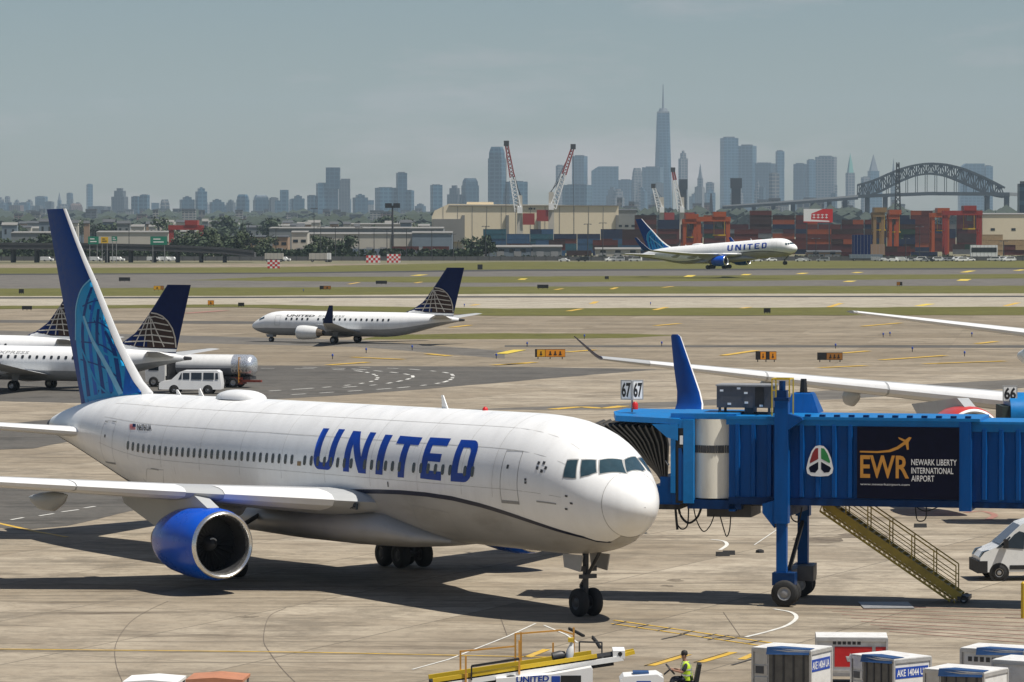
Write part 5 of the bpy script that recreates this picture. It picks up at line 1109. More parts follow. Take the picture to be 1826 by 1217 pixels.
for px, yt in ((1268,345),(1170,350)):
    c = AT(px, yt, 5200); t = thing('mast', 'thin dark lattice mast far behind the container yard', 'mast', (c.x, 5200, 0), group='far lattice masts'); m = MB(); m.loft([[(a*r, b*r, z) for a, b in ((-1,-1),(1,-1),(1,1),(-1,1))] for r, z in ((5, 0), (1, c.z))]); m.build('lattice', M_['dark_metal'], t)
# low city and wooded ridge under the skyline
rnd.seed(11)
for i in range(130):
    px = rnd.uniform(-30, 780) if i < 108 else rnd.uniform(1100, 1620); D = rnd.uniform(5200, 8800); yt = rnd.uniform(372, 394) if i < 108 else rnd.uniform(352, 372)
    wd = rnd.uniform(8, 26); c = AT(px, yt, D); H_ = max(c.z, 8); W_ = wd*D/FPX
    key = rnd.choice(['pale', 'stone', 'brick', 'grey', 'pale']); labs = {'pale': 'small pale low-rise block', 'stone': 'small stone coloured low-rise block', 'brick': 'small reddish low-rise block', 'grey': 'small grey low-rise block'}
    t = thing('house_block', labs[key]+', '+near(px), 'building', (c.x, D, 0), group='low-rise town blocks under the skyline')
    m = MB(); m.bx(-W_/2, W_/2, 0, W_*.7, 0, H_*.93); m.build('wall', FAC[key], t); m = MB(); m.bx(-W_*.51, W_*.51, -.5, W_*.71, H_*.93, H_); m.build('roof', M_['roof_dark'], t)
MT('far_leaf', (.03, .042, .026), .9, var=.4, scale=.2)
def wood(name, D, px0, px1, yt0, yt1, n, size, seed):
    rr = random.Random(seed); m = MB()
    for i in range(n):
        px = rr.uniform(px0, px1); d = D*rr.uniform(.93, 1.07); c = AT(px, rr.uniform(yt0, yt1), d); H_ = max(c.z, 5); s = size*rr.uniform(.6, 1.3)
        for q in range(5):
            ox, oz, r = rr.uniform(-s, s), rr.uniform(.35, .92)*H_, s*rr.uniform(.45, .8)
            P = [Vector((c.x+ox+r*x*rr.uniform(.7, 1.2), d+r*y, oz+r*.7*z*rr.uniform(.7, 1.2))) for x, y, z in ((1,0,0),(-1,0,0),(0,1,0),(0,-1,0),(0,0,1),(0,0,-1),(.7,-.7,.5),(-.7,-.7,.4))]
            m.add(P, [(0,6,4),(6,3,7),(6,7,4),(7,1,4),(1,2,4),(2,0,4),(3,6,5),(6,0,5),(7,3,5),(1,7,5),(2,1,5),(0,2,5)])
        m.bx(c.x-s*.9, c.x+s*.9, d, d+2, 0, H_*.6)
    tag(m.build(name, M_['far_leaf'], recalc=False), 'hazy belt of trees under the skyline', 'woodland', kind='stuff')
wood('distant_wood', 6800, -60, 800, 382, 394, 300, 24, 3); wood('distant_wood', 4300, -60, 900, 392, 402, 330, 15, 4); wood('distant_wood', 5000, 760, 1900, 374, 392, 220, 20, 5)
# ---------------------------------------------------------------- steel arch bridge
BD = 5000; kb = BD/FPX
def bz(px, py): p = AT(px, py, BD); return (p.x, p.z)
MT('bridge_steel', (.035, .045, .05), .6, var=.2)
ab = thing('arch_bridge', 'grey steel through-arch bridge on the right horizon', 'bridge', (0, BD, 0))
up = [(1528,331),(1560,322),(1590,309),(1620,298),(1645,293),(1660,292),(1680,293),(1710,299),(1740,310),(1770,324),(1795,337)]
lo = [(1545,350),(1565,344),(1590,332),(1615,320),(1640,312),(1660,310),(1680,312),(1705,320),(1735,333),(1765,346),(1790,352)]
fu = pchip([p[0] for p in up], [p[1] for p in up]); fl_ = pchip([p[0] for p in lo], [p[1] for p in lo])
for y in (0, 24):
    m = MB(); N_ = 30; pp = [1532+(1792-1532)*i/N_ for i in range(N_+1)]
    U = [Vector((bz(p, fu(p))[0], y, bz(p, fu(p))[1])) for p in pp]; Lw = [Vector((bz(p, fl_(p))[0], y, bz(p, fl_(p))[1])) for p in pp]
    for i in range(N_):
        m.bar(U[i], U[i+1], 2.6); m.bar(Lw[i], Lw[i+1], 2.4); m.bar(U[i], Lw[i], 1.3); m.bar(U[i] if i % 2 else Lw[i], Lw[i+1] if i % 2 else U[i+1], 1.5)
    m.build('arch_rib', M_['bridge_steel'], ab)
    for i in range(6, N_-5, 2): m = MB(); z = bz(1660, 346)[1]; m.bar(Lw[i], (Lw[i].x, y, z), .8); m.build('hanger', M_['bridge_steel'], ab)
m = MB(); U = [Vector((bz(1532+260*i/30, fu(1532+260*i/30))[0], 12, bz(1660, fu(1532+260*i/30))[1])) for i in range(31)]
for i in range(0, 30): m.bar(U[i]+Vector((0, -12, 0)), U[i+1]+Vector((0, 12, 0)), 1.0); m.bar(U[i]+Vector((0, -12, 0)), U[i]+Vector((0, 12, 0)), 1.0)
m.build('cross_bracing', M_['bridge_steel'], ab)
def deck(pts, name, key, th):
    m = MB(); P = [bz(*p) for p in pts]
    for a, b in zip(P, P[1:]): m.prism([(a[0], -2, a[1]), (b[0], -2, b[1]), (b[0], -2, b[1]-th), (a[0], -2, a[1]-th)], (0, 28, 0))
    return m.build(name, M_[key], ab)
deck([(1530,347.5),(1660,342.5),(1800,343.5)], 'deck', 'bridge_steel', 4.5); MT('road_pale', (.32, .33, .33), .7)
deck([(1290,366.5),(1420,357),(1530,348)], 'approach_deck', 'road_pale', 2.6); deck([(1290,368.7),(1420,360),(1530,351.5)], 'approach_girder', 'bridge_steel', 3.5); deck([(1800,343.5),(1880,348)], 'approach_deck', 'road_pale', 4)
for px, py in ((1345,366),(1380,363),(1415,361),(1450,358),(1480,356),(1508,353),(1548,350),(1580,349),(1762,349),(1797,349),(1830,350)):
    x, z = bz(px, py); m = MB(); m.bx(x-2.2, x+2.2, 0, 4, 0, z-2.5); m.bx(x-2.2, x+2.2, 18, 22, 0, z-2.5); m.bx(x-2.6, x+2.6, 0, 22, z-2.5, z-.5); m.build('pier', M_['bridge_steel'], ab)
c = AT(1601, 290, 3400); t = thing('mast', 'dark tall lattice mast in front of the arch bridge left slope', 'mast', (c.x, 3400, 0)); m = MB()
for a, b in ((-1,-1),(1,-1),(1,1),(-1,1)): m.bar((a*3.2, b*3.2, 0), (a*1.0, b*1.0, c.z), .9)
for k in range(14): z = c.z*k/14; r = 3.2-2.2*k/14; m.bar((-r, -r, z), (r, -r, z+c.z/14), .7); m.bar((r, -r, z), (-r, -r, z+c.z/14), .7)
m.build('lattice', M_['black'], t)
c = AT(1824, 328, 3000); t = thing('building', 'dark tower block cut by the right edge beyond the yard', 'building', (c.x+3, 3000, 0)); m = MB(); m.bx(-5.5, 9, 0, 14, 0, c.z); m.build('wall', FAC['dark'], t); m = MB(); m.bx(-4, 6, 2, 10, c.z, c.z+2); m.build('roof_house', M_['roof_dark'], t)
# ---------------------------------------------------------------- port: warehouses, cranes, container yard, road viaduct
MT('beige_wall', (.74, .64, .46), .7, var=.06, scale=.1, dirt=.25, dirtcol=(.42, .35, .25), dscale=.1); MT('tan_wall', (.30, .20, .13), .8, var=.1, scale=.2); MT('white_wall', (.46, .43, .37), .7, var=.08, scale=.1); MT('grey_wall', (.17, .185, .19), .7, var=.12, scale=.1)
MT('bluegrey_wall', (.16, .20, .24), .7, var=.15, scale=.1); MT('roof_pale', (.20, .195, .18), .8, var=.1, scale=.1); MT('rust', (.20, .035, .02), .7, var=.25); MT('crane_red', (.27, .03, .022), .5, var=.15); MT('crane_orange', (.36, .075, .02), .5, var=.15)
def shed(px0, px1, yt, D, wall, label, ybot=None, roof='roof_pale', dep=40, doors=0, name='warehouse', wins=0, pitch=1.2):
    a = AT(px0, yt, D); b = AT(px1, yt, D); cx = (a.x+b.x)/2; W_ = b.x-a.x; H_ = a.z
    t = thing(name, label, 'building', (cx, D, 0))
    m = MB(); m.bx(-W_/2, W_/2, 0, dep, 0, H_-pitch*.6); w_ = m.build('wall', M_[wall], t)
    m = MB(); m.prism([(-W_/2-.3, -.4, H_-pitch*.6), (W_/2+.3, -.4, H_-pitch*.6), (W_/2+.3, dep/2, H_), (-W_/2-.3, dep/2, H_)], (0, 0, .35)); m.build('roof', M_[roof], t)
    for k in range(doors):
        x = -W_/2+W_*(k+.5)/doors; m = MB(); m.bx(x-1.6, x+1.6, -.12, -.003, .1, min(4, H_*.6)); m.build('door', M_['grey_metal'], w_)
    for k in range(wins):
        x = -W_/2+W_*(k+.5)/wins; m = MB(); m.bx(x-1.2, x+1.2, -.1, -.003, H_*.55, H_*.55+1.4); m.build('window', M_['glass'], w_)
    return t
# big beige warehouse with a sloping left end and a raised middle
D = 2350; bw = thing('warehouse', 'huge beige warehouse with a sloped left end behind the container rows', 'building', (0, D, 0))
def q(px, py): p = AT(px, py, D); return (p.x, p.z)
m = MB(); m.prism([(q(770,400)[0], 0, 0), (q(1103,400)[0], 0, 0), (*[q(1103,367)[0]], 0, q(1103,367)[1]), (q(800,364)[0], 0, q(800,364)[1]), (q(775,376)[0], 0, q(775,376)[1]), (q(770,387)[0], 0, q(770,387)[1])], (0, 120, 0)); bwl = m.build('wall', M_['beige_wall'], bw)
m = MB(); m.bx(q(832,0)[0], q(879,0)[0], 4, 60, q(0,365)[1], q(0,360.5)[1]); m.build('roof_house', M_['beige_wall'], bw)
m = MB(); m.bx(q(800,0)[0], q(1103,0)[0], -.8, -.003, q(0,368)[1], q(0,366.4)[1]); m.build('roof_edge', M_['roof_pale'], bw)
m = MB(); m.bx(q(771,0)[0], q(826,0)[0], -6, -.003, q(0,397)[1]-12, q(0,391)[1]); m.build('canopy', M_['roof_pale'], bw)
for px in (826, 905, 962, 1101): m = MB(); m.bx(q(px,0)[0]-.9, q(px,0)[0]+.9, -1.2, -.003, 0, q(0,384)[1]); m.build('downpipe', M_['roof_pale'], bwl)
for px in (944, 948, 953): m = MB(); m.bx(q(px,0)[0]-.5, q(px,0)[0]+.5, -.3, -.003, q(0,374)[1], q(0,371)[1]); m.build('vent', M_['dark_metal'], bwl)
for px in range(790, 1100, 26): m = MB(); x = q(px,0)[0]; m.bx(x-.12, x+.12, -.15, -.003, 0, q(0,368.5)[1]); m.build('panel_joint', M_['roof_pale'], bwl)
for a in [(480,790,406,2150,'grey_wall','long low grey roofed shed left of the beige warehouse',None,'roof_pale',60,0,'warehouse',0),
 (550,792,416,1900,'white_wall','long cream shed behind the road and the dark poles',None,'roof_pale',30,10,'warehouse',0),
 (520,548,413,1850,'white_wall','small tall white block at the left end of the cream shed',None,'roof_pale',20,1,'warehouse',2),
 (435,472,421,1850,'tan_wall','small tan brick shed among the trees left of the tall white block',None,'roof_dark',20,2,'warehouse',3),
 (486,513,421,1830,'tan_wall','smaller tan brick shed touching the tall white block',None,'roof_dark',20,1,'warehouse',2),
 (172,300,413,2000,'white_wall','long white shed behind the green road signs',None,'roof_pale',30,6,'warehouse',0),
 (322,352,412,2050,'white_wall','short white shed behind the red gantry',None,'roof_pale',30,2,'warehouse',0),
 (20,110,414,2100,'grey_wall','grey shed left of the big fin tip',None,'roof_pale',30,3,'warehouse',0),
 (735,806,414,1880,'bluegrey_wall','blue grey shed with white roof edge before the beige warehouse',None,'roof_pale',24,3,'warehouse',0),
 (626,735,399,2500,'white_wall','pale flat shed behind the floodlight mast',None,'roof_pale',30,0,'warehouse',5),
 (846,1000,439,1660,'bluegrey_wall','low grey building beside the runway fence in the middle',None,'roof_pale',24,5,'warehouse',8),
 (950,1002,438.5,1640,'grey_wall','pale roofed annexe at the right end of the low grey building',None,'roof_pale',14,2,'warehouse',0),
 (1062,1142,443,1650,'white_wall','small pale hut behind the tail of the flying airliner',None,'roof_pale',12,3,'warehouse',3),
 (1752,1900,381,2150,'beige_wall','pale beige shed at the right edge behind stacked boxes',None,'roof_pale',60,0,'warehouse',4),
 (1440,1500,448,1680,'tan_wall','low tan shed right of the flying airliner nose',None,'roof_dark',12,4,'warehouse',2),
 (1100,1135,374,2450,'grey_wall','grey block with white stair tower at the right end of the beige warehouse',None,'roof_dark',30,0,'warehouse',3)]: shed(*a)
m = None
# small roofs and walls of the town between the sheds and the ridge
rnd.seed(41)
for i in range(70):
    px = rnd.uniform(0, 770); D = rnd.uniform(2300, 3600); yt = rnd.uniform(391, 406); wd = rnd.uniform(8, 34); c = AT(px, yt, D); H_ = max(c.z, 5); W_ = wd*D/FPX; key = rnd.choice(('white_wall', 'grey_wall', 'tan_wall', 'bluegrey_wall', 'white_wall'))
    t = thing('town_building', {'white_wall': 'small white', 'grey_wall': 'small grey', 'tan_wall': 'small tan', 'bluegrey_wall': 'small blue grey'}[key]+' building among the trees, '+near(px), 'building', (c.x, D, 0), group='small buildings among the trees')
    m = MB(); m.bx(-W_/2, W_/2, 0, W_*.6, 0, H_*.9); w_ = m.build('wall', M_[key], t); m = MB(); m.prism([(-W_/2-.3, -.4, H_*.9), (W_/2+.3, -.4, H_*.9), (W_/2+.3, W_*.3, H_), (-W_/2-.3, W_*.3, H_)], (0, 0, .4)); m.build('roof', M_[rnd.choice(('roof_dark', 'roof_dark', 'roof_pale'))], t)
    for k in range(int(W_/4)): x = -W_/2+W_*(k+.5)/int(W_/4); m = MB(); m.bx(x-.7, x+.7, -.1, -.003, H_*.55, H_*.75); m.build('window', M_['glass'], w_)
# mobile harbour cranes
def harbour_crane(bx, by, tx, ty, D, label, mid=.5, body=True):
    b = AT(bx, by, D); tp = AT(tx, ty, D); t = thing('harbour_crane', label, 'crane', (b.x, D, 0)); z0 = b.z; dx = tp.x-b.x; sg = 1 if dx > 0 else -1
    m = MB(); m.loft([[(a*r, c_*r, z) for a, c_ in ((-1,-1),(1,-1),(1,1),(-1,1))] for r, z in ((2.0, 5), (1.7, z0-8), (1.5, z0+8))]); m.build('tower', M_['white_wall'], t)
    m = MB(); m.bx(-7, 7, -4, 4, 1.5, 5); m.build('chassis', M_['dark_metal'], t)
    for k in (-5, -2, 2, 5): wheel(t, (k, -4.2, 1.1), 1.1, .8)
    m = MB(); m.bx(-sg*9, -sg*1.8, -2.6, 2.6, z0-10, z0-3); m.build('machine_house', M_['crane_red'], t)
    m = MB(); m.bx(-1.6, 1.6, -3.4, -1.5, z0-3, z0+1); m.build('cabin', M_['white_flat'], t)
    P = Vector((sg*1.0, 0, z0-2)); Q = Vector((dx, 0, tp.z)); d = Q-P; pr = Vector((-d.z, 0, d.x)).normalized()
    for part, t0, t1, key in (('boom', 0, mid, 'white_flat'), ('boom_tip', mid, 1, 'crane_red')):
        m = MB(); n = 9
        def c4(u):
            r = 1.9*(1-.55*u); return [P+d*u+pr*(s1*r)+Vector((0, s2*r, 0)) for s1, s2 in ((-1,-1),(1,-1),(1,1),(-1,1))]
        for i in range(n):
            A = c4(t0+(t1-t0)*i/n); B = c4(t0+(t1-t0)*(i+1)/n)
            for j in range(4): m.bar(A[j], B[j], .62); m.bar(A[j], B[(j+1) % 4], .42)
        m.build(part, M_[key], t)
    m = MB(); m.box(Q, (3.2, 2.6, 3.2)); m.build('boom_head', M_['dark_metal'], t)
    m = MB(); m.bar((0, 0, z0+8), Q, .3); m.bar((-sg*.8, 0, z0+7.5), P+d*.55, .5); m.bar(Q, (Q.x+sg*.5, 0, z0-30), .25); m.build('cable', M_['dark_metal'], t)
harbour_crane(927, 372, 903, 256, 2300, 'white and red harbour crane with its boom raised to the left', .5)
harbour_crane(983, 366, 1022, 262, 2320, 'white and red harbour crane with its boom raised to the right', .55)
harbour_crane(1216, 372, 1200, 303, 2700, 'third smaller crane with a red tipped boom right of the highest tower', .75)
harbour_crane(1180, 372, 1165, 332, 2700, 'small tan crane left of the third crane', .95)
# rubber-tyred gantry cranes
def gantry(px0, px1, yt, D, key, label, hb=1.0):
    a = AT(px0, yt, D); b = AT(px1, yt, D); W_ = b.x-a.x; H_ = a.z; t = thing('gantry_crane', label, 'crane', ((a.x+b.x)/2, D, 0))
    for y in (0, 9):
        m = MB(); m.bx(-W_/2-1, W_/2+1, y-.9, y+.9, H_-2.2, H_); m.build('beam', M_[key], t)
        for s in (-1, 1): m = MB(); m.bx(s*W_/2-.75, s*W_/2+.75, y-.6, y+.6, 1.6, H_-2.2); m.build('leg', M_[key], t); wheel(t, (s*W_/2, y, .8), .8, .6)
    for s in (-1, 1): m = MB(); m.bx(s*W_/2-.6, s*W_/2+.6, -1, 10, 1.0, 2.0); m.bx(s*W_/2-.5, s*W_/2+.5, 1, 8, H_*.55, H_*.55+.9); m.build('sill_beam', M_[key], t)
    x = W_*.2; m = MB(); m.bx(x-3, x+3, -1.2, 10, H_+.01, H_+2.4); m.build('trolley', M_[key], t)
    m = MB(); m.bx(x-1.2, x+1.2, 1, 3.5, H_-5, H_-2.3); m.build('cabin', M_['grey_wall'], t)
    m = MB(); m.bx(x-3, x+3, 3, 5.4, H_-9, H_-8.4); m.bar((x-2.5, 4, H_-8.4), (x-2.5, 4, H_), .2); m.bar((x+2.5, 4, H_-8.4), (x+2.5, 4, H_), .2); m.build('spreader', M_['yellow'], t)
gantry(1221, 1240, 391, 1800, 'crane_orange', 'narrow orange gantry crane left of the wider orange one'); gantry(1247, 1299, 387, 1780, 'crane_orange', 'wide orange gantry crane behind the flying airliner lettering')
gantry(1664, 1690, 380, 1850, 'crane_orange', 'orange gantry crane left of the big red gantry crane'); gantry(1687, 1748, 376, 1800, 'crane_red', 'large red gantry crane at the right of the container yard'); gantry(1588, 1600, 383, 1880, 'crane_orange', 'slim orange gantry crane between the yellow one and the lattice mast'); gantry(1560, 1574, 379, 1850, 'globe_gold', 'narrow yellow gantry crane in the middle of the container yard')
gantry(304, 357, 402, 1800, 'crane_red', 'dark red gantry crane standing in trees behind the road viaduct')
# containers
LVL = ['at ground level', 'second from the ground', 'third from the ground', 'fourth up', 'fifth up', 'sixth up', 'seventh up', 'eighth up', 'topmost']
CC = {'rust red': (.10, .018, .012), 'dark brown': (.04, .016, .012), 'maroon': (.06, .01, .014), 'orange': (.28, .06, .014), 'navy': (.008, .018, .055), 'steel blue': (.03, .085, .17), 'teal': (.02, .095, .13), 'grey': (.15, .155, .16), 'tan': (.40, .28, .15), 'dark green': (.012, .04, .02)}
rnd.seed(5); cmesh = {}
def cmake(colr, L):
    k = (colr, L)
    if k not in cmesh:
        m = MB(); m.bx(-L/2, L/2, 0, 2.44, 0.02, 2.58); n = int(L/.8)
        for i in range(n): x = -L/2+L*(i+.5)/n; m.bx(x-.2, x+.2, -.07, -.002, .2, 2.4)
        for x in (-L/2, L/2): m.bx(x-.12, x+.12, -.1, -.001, 0, 2.6)
        m.bx(-L/2+.13, L/2-.13, -.1, -.001, 2.42, 2.6); m.bx(-L/2+.13, L/2-.13, -.1, -.001, 0, .18)
        o = m.build('shipping_container', mat('container_'+colr.replace(' ', '_'), CC[colr], .6, var=.22, scale=.6, dirt=.35, dirtcol=(.06, .04, .03), dscale=.4)); cmesh[k] = o.data; COL.objects.unlink(o); bpy.data.objects.remove(o)
    return cmesh[k]
ncont = 0
def cont(x, y, z, colr, L=12.2, rz=0):
    px = 913+x*FPX/y; lv = min(8, int(z/2.6+.2))
    global ncont; ncont += 1
    o = put('shipping_container', cmake(colr, L)); o.location = (x, y, z); o.rotation_euler = (0, 0, rz)
    lb = ('short ' if L < 7 else '')+colr+' container '+LVL[lv]+', '+near(px); lb += ', back row' if y > 2100 and len(lb.split()) < 15 else ''
    tag(o, lb, 'container', 'shipping containers stacked in the port yard'); return o
def block(px0, px1, D, lo_, hi_, wts, gap=.5, skip=.0):
    x = AT(px0, 400, D).x+6.1; x1 = AT(px1, 400, D).x-6; names = [n for n, w_ in wts for _ in range(w_)]
    while x < x1+3:
        n = rnd.randint(lo_, hi_)
        if rnd.random() > skip:
            for l in range(n):
                cc = rnd.choice(names)
                if rnd.random() < .25:
                    cont(x-3.05, D+rnd.uniform(-.2, .2), l*2.6, cc, 6.05); cont(x+3.05, D+rnd.uniform(-.2, .2), l*2.6, rnd.choice(names), 6.05)
                else: cont(x, D+rnd.uniform(-.2, .2), l*2.6, cc)
        x += 12.2+gap
reds = (('rust red', 6), ('dark brown', 4), ('maroon', 3), ('orange', 2), ('navy', 1), ('grey', 1), ('dark green', 1))
block(1132, 1752, 2140, 6, 9, reds, .9, .04); block(1165, 1215, 1980, 4, 6, reds); block(1310, 1440, 1960, 3, 5, reds); block(1440, 1552, 1960, 5, 7, reds[:5]); block(1590, 1660, 1960, 4, 7, (('navy', 3), ('dark brown', 3), ('rust red', 1), ('dark green', 1))); block(1700, 1740, 1960, 2, 4, reds)
block(1480, 1690, 1760, 1, 3, (('navy', 3), ('maroon', 2), ('rust red', 2), ('dark brown', 3))); block(1745, 1826, 1900, 3, 4, (('tan', 5), ('rust red', 1)))
block(862, 1105, 2030, 4, 5, (('teal', 4), ('steel blue', 4), ('navy', 2), ('rust red', 1), ('grey', 1))); block(870, 1140, 1860, 1, 3, (('maroon', 3), ('dark brown', 3), ('rust red', 2), ('navy', 1), ('steel blue', 1)), .8, .1); block(1110, 1150, 1900, 3, 5, (('maroon', 3), ('dark brown', 3), ('navy', 1)))
block(700, 810, 1760, 1, 2, (('rust red', 3), ('navy', 2), ('tan', 1)), 2, .15); block(1140, 1330, 1760, 0, 2, (('rust red', 2), ('grey', 2), ('tan', 1)), 3, .2)
o = cont(AT(967, 420, 1840).x, 1838, 5.3, 'steel blue', 6.05); o['label'] = 'bright blue container on top of the dark low stack'
# billboard on the stack
c = AT(1459, 385, 1940); t = thing('billboard', 'white and red billboard panel on the container stack', 'billboard', (c.x, 1940, 0)); zc = c.z; k = 1940/FPX
m = MB(); m.bx(-26*k, 26*k, 0, .4, zc-12*k, zc+12*k); pn = m.build('panel', M_['red'], t)
m = MB(); m.poly([(-26*k, -.02, zc-10*k), (-26*k, -.02, zc+12*k), (8*k, -.02, zc+12*k), (-4*k, -.02, zc+7*k), (-12*k, -.02, zc+4*k), (-13*k, -.02, zc-7*k), (20*k, -.02, zc-9*k), (20*k, -.02, zc-11*k)]); m.build('white_field', M_['white_flat'], pn, recalc=False)
for i in range(4):
    m = MB(); x = (-10+7.4*i)*k; m.bx(x, x+5*k, -.06, -.03, zc+1*k, zc+2.2*k); m.bx(x, x+5*k, -.06, -.03, zc-4*k, zc-2.8*k); m.bx(x+1.9*k, x+3.1*k, -.055, -.025, zc-5*k, zc+3*k); m.build('character', M_['white_flat'], pn)
for s in (-20, 20): m = MB(); m.bx(s*k-.3, s*k+.3, .1, .7, 0, zc-12*k); m.build('leg', M_['dark_metal'], t)
# ---------------------------------------------------------------- road viaduct on the left with its signs
D = 1520; MT('viaduct', (.055, .055, .058), .8, var=.2, scale=.3)
va = thing('road_viaduct', 'dark elevated road viaduct along the left horizon', 'viaduct', (0, D, 0))
def v(px, py): p = AT(px, py, D); return (p.x, p.z)
P = [v(-60, 436), v(150, 437), v(300, 440), v(400, 444.5), v(455, 450.5)]
m = MB()
for a, b in zip(P, P[1:]): m.prism([(a[0], -6, a[1]), (b[0], -6, b[1]), (b[0], -6, b[1]-1.9), (a[0], -6, a[1]-1.9)], (0, 12, 0))
m.build('deck', M_['viaduct'], va)
m = MB()
for a, b in zip(P, P[1:]): m.prism([(a[0], -6.2, a[1]+.8), (b[0], -6.2, b[1]+.8), (b[0], -6.2, b[1]-.2), (a[0], -6.2, a[1]-.2)], (0, .19, 0))
m.build('parapet', M_['dark_metal'], va)
fz = pchip([p[0] for p in P], [p[1] for p in P]); x = P[0][0]
while x < P[-1][0]-8:
    m = MB(); m.bx(x-.5, x+.5, -4.5, -3.5, 0, fz(x)-2.6); m.bx(x-.5, x+.5, 3.5, 4.5, 0, fz(x)-2.6); m.bx(x-.6, x+.6, -5.5, 5.5, fz(x)-2.6, fz(x)-1.9); m.build('pier', M_['viaduct'], va); x += 9.5
MT('sign_green', (.01, .18, .11), .5, var=.05); MT('sign_yellow', (.65, .40, .01), .5, var=.05)
for px0, px1, y0, y1, key, lab in ((157,176,422,436,'sign_green','green road sign left of the yellow sign on the viaduct'),(180,193,423,434,'sign_yellow','yellow road sign on the viaduct between two green signs'),(199,209,422,430,'sign_green','small green road sign right of the yellow sign'),(268,298,422,437,'sign_green','wide green road sign in front of the red gantry')):
    a = AT(px0, y0, 1512); b = AT(px1, y1, 1512); t = thing('road_sign', lab, 'sign', ((a.x+b.x)/2, 1512, 0)); W_ = b.x-a.x
    m = MB(); m.bx(-W_/2, W_/2, 0, .15, b.z, a.z); s = m.build('board', M_[key], t)
    for k, zf in enumerate((.62, .28)): m = MB(); m.bx(-W_*.32, W_*(.1+.2*k), -.05, -.005, b.z+(a.z-b.z)*zf, b.z+(a.z-b.z)*(zf+.12)); m.build('text_line', M_['white_flat'] if key == 'sign_green' else M_['black'], s)
    for s_ in (-.35, .35): m = MB(); m.bx(W_*s_-.12, W_*s_+.12, .16, .4, 0, a.z-.2); m.build('post', M_['grey_metal'], t)
# ---------------------------------------------------------------- poles, fence, trees
def pole(px, yt, D, label, heads=1, grp='tall light poles along the road'):
    c = AT(px, yt, D); t = thing('light_pole', label, 'light pole', (c.x, D, 0), group=grp); m = MB(); m.cyl((0, 0, 0), (0, 0, c.z), .22, .12, 8); m.build('pole', M_['dark_metal'], t)
    m = MB(); m.bx(-1.6, 1.6, -.15, .15, c.z-.1, c.z+.12); m.build('lamp_arm', M_['dark_metal'], t)
    for s in (-1.4, 1.4): m = MB(); m.bx(s-.4, s+.4, -.2, .2, c.z-.25, c.z-.11); m.build('lamp_head', M_['grey_metal'], t)
for px, yt, D in ((146,402,1700),(168,402,1700),(230,400,1700),(433,392,1650),(443,398,1650),(492,408,1650),(560,372,1700),(572,405,1600),(598,405,1600),(640,406,1600),(667,408,1600),(690,410,1600),(725,408,1600),(770,410,1600),(808,418,1600),(866,404,1600),(1048,400,1600),(1075,398,1600),(1455,425,1600),(1615,425,1600),(1640,404,1650),(1790,430,1600)):
    pole(px, yt, D, 'thin dark light pole '+near(px))
c = AT(700, 367, 1900); t = thing('floodlight_mast', 'tall floodlight mast with two dark lamp racks above the sheds', 'floodlight', (c.x, 1900, 0)); m = MB(); m.cyl((0, 0, 0), (0, 0, c.z), .7, .4, 10); m.build('pole', M_['dark_metal'], t)
for s in (-2.1, 2.1):
    m = MB(); m.bx(s-1.7, s+1.7, -.6, .6, c.z-1.2, c.z+1.2); m.build('lamp_rack', M_['black'], t)
rnd.seed(21); MT('fence_grey', (.10, .10, .10), .7, var=.3, scale=.05)
fc = thing('perimeter_fence', 'long dark grey perimeter fence beyond the far runway', 'fence', (0, 1590, 0)); x = -240.0; fp = None; pp_ = None
while x < 240:
    if fp is None:
        m = MB(); m.bx(.1, 4.7, 0, .06, .1, 1.9); fp = m.build('fence_panel', M_['fence_grey'], fc); m = MB(); m.bx(-.08, .08, -.08, .14, 0, 2.3); pp_ = m.build('post', M_['dark_metal'], fc); a, b = fp, pp_
    else: a = put('fence_panel', fp.data, fc); b = put('post', pp_.data, fc)
    a.location = (x, 0, 0); b.location = (x, 0, 0); x += 4.8
# trees
leafm = [MT('leaf_dark', (.026, .044, .016), .8, var=.45, scale=.6), MT('leaf_mid', (.042, .06, .022), .8, var=.45, scale=.6)]; MT('bark', (.08, .06, .045), .9, var=.3)
def tree_proto(seed, H_=10, R_=4.2, n=360, lm=0):
    rr = random.Random(seed); t = thing('tree', 'x', 'tree'); m = MB(); m.cyl((0, 0, 0), (.1, 0, H_*.45), .28, .16, 8)
    for k in range(5): a = k*1.3+rr.random(); m.cyl((.05, 0, H_*(.3+.04*k)), (R_*.55*math.cos(a), R_*.55*math.sin(a), H_*(.55+.06*k)), .11, .04, 5)
    m.build('trunk', M_['bark'], t); m = MB(); cl = [(rr.uniform(-.6, .6)*R_, rr.uniform(-.6, .6)*R_, H_*rr.uniform(.42, .86), R_*rr.uniform(.32, .55)) for _ in range(11)]
    for i in range(n):
        x, y, z, r = rr.choice(cl); d = Vector((rr.gauss(0, 1), rr.gauss(0, 1), rr.gauss(0, .8))).normalized()*r*rr.uniform(.55, 1.08); p = Vector((x, y, z))+d; s = rr.uniform(.45, .85)
        u = Vector((rr.gauss(0, 1), rr.gauss(0, 1), rr.gauss(0, 1))).normalized(); w_ = u.cross(d+Vector((.01, .3, .2))).normalized()
        m.add([p-u*s, p+w_*s*.8, p+u*s, p-w_*s*.7], [(0,1,2,3)])
    m.build('crown', leafm[lm], t, recalc=False); return t
TP = [tree_proto(31, 10, 4.3, 380, 0), tree_proto(32, 12, 4.8, 420, 1), tree_proto(33, 8, 4.6, 360, 0)]
used = set()
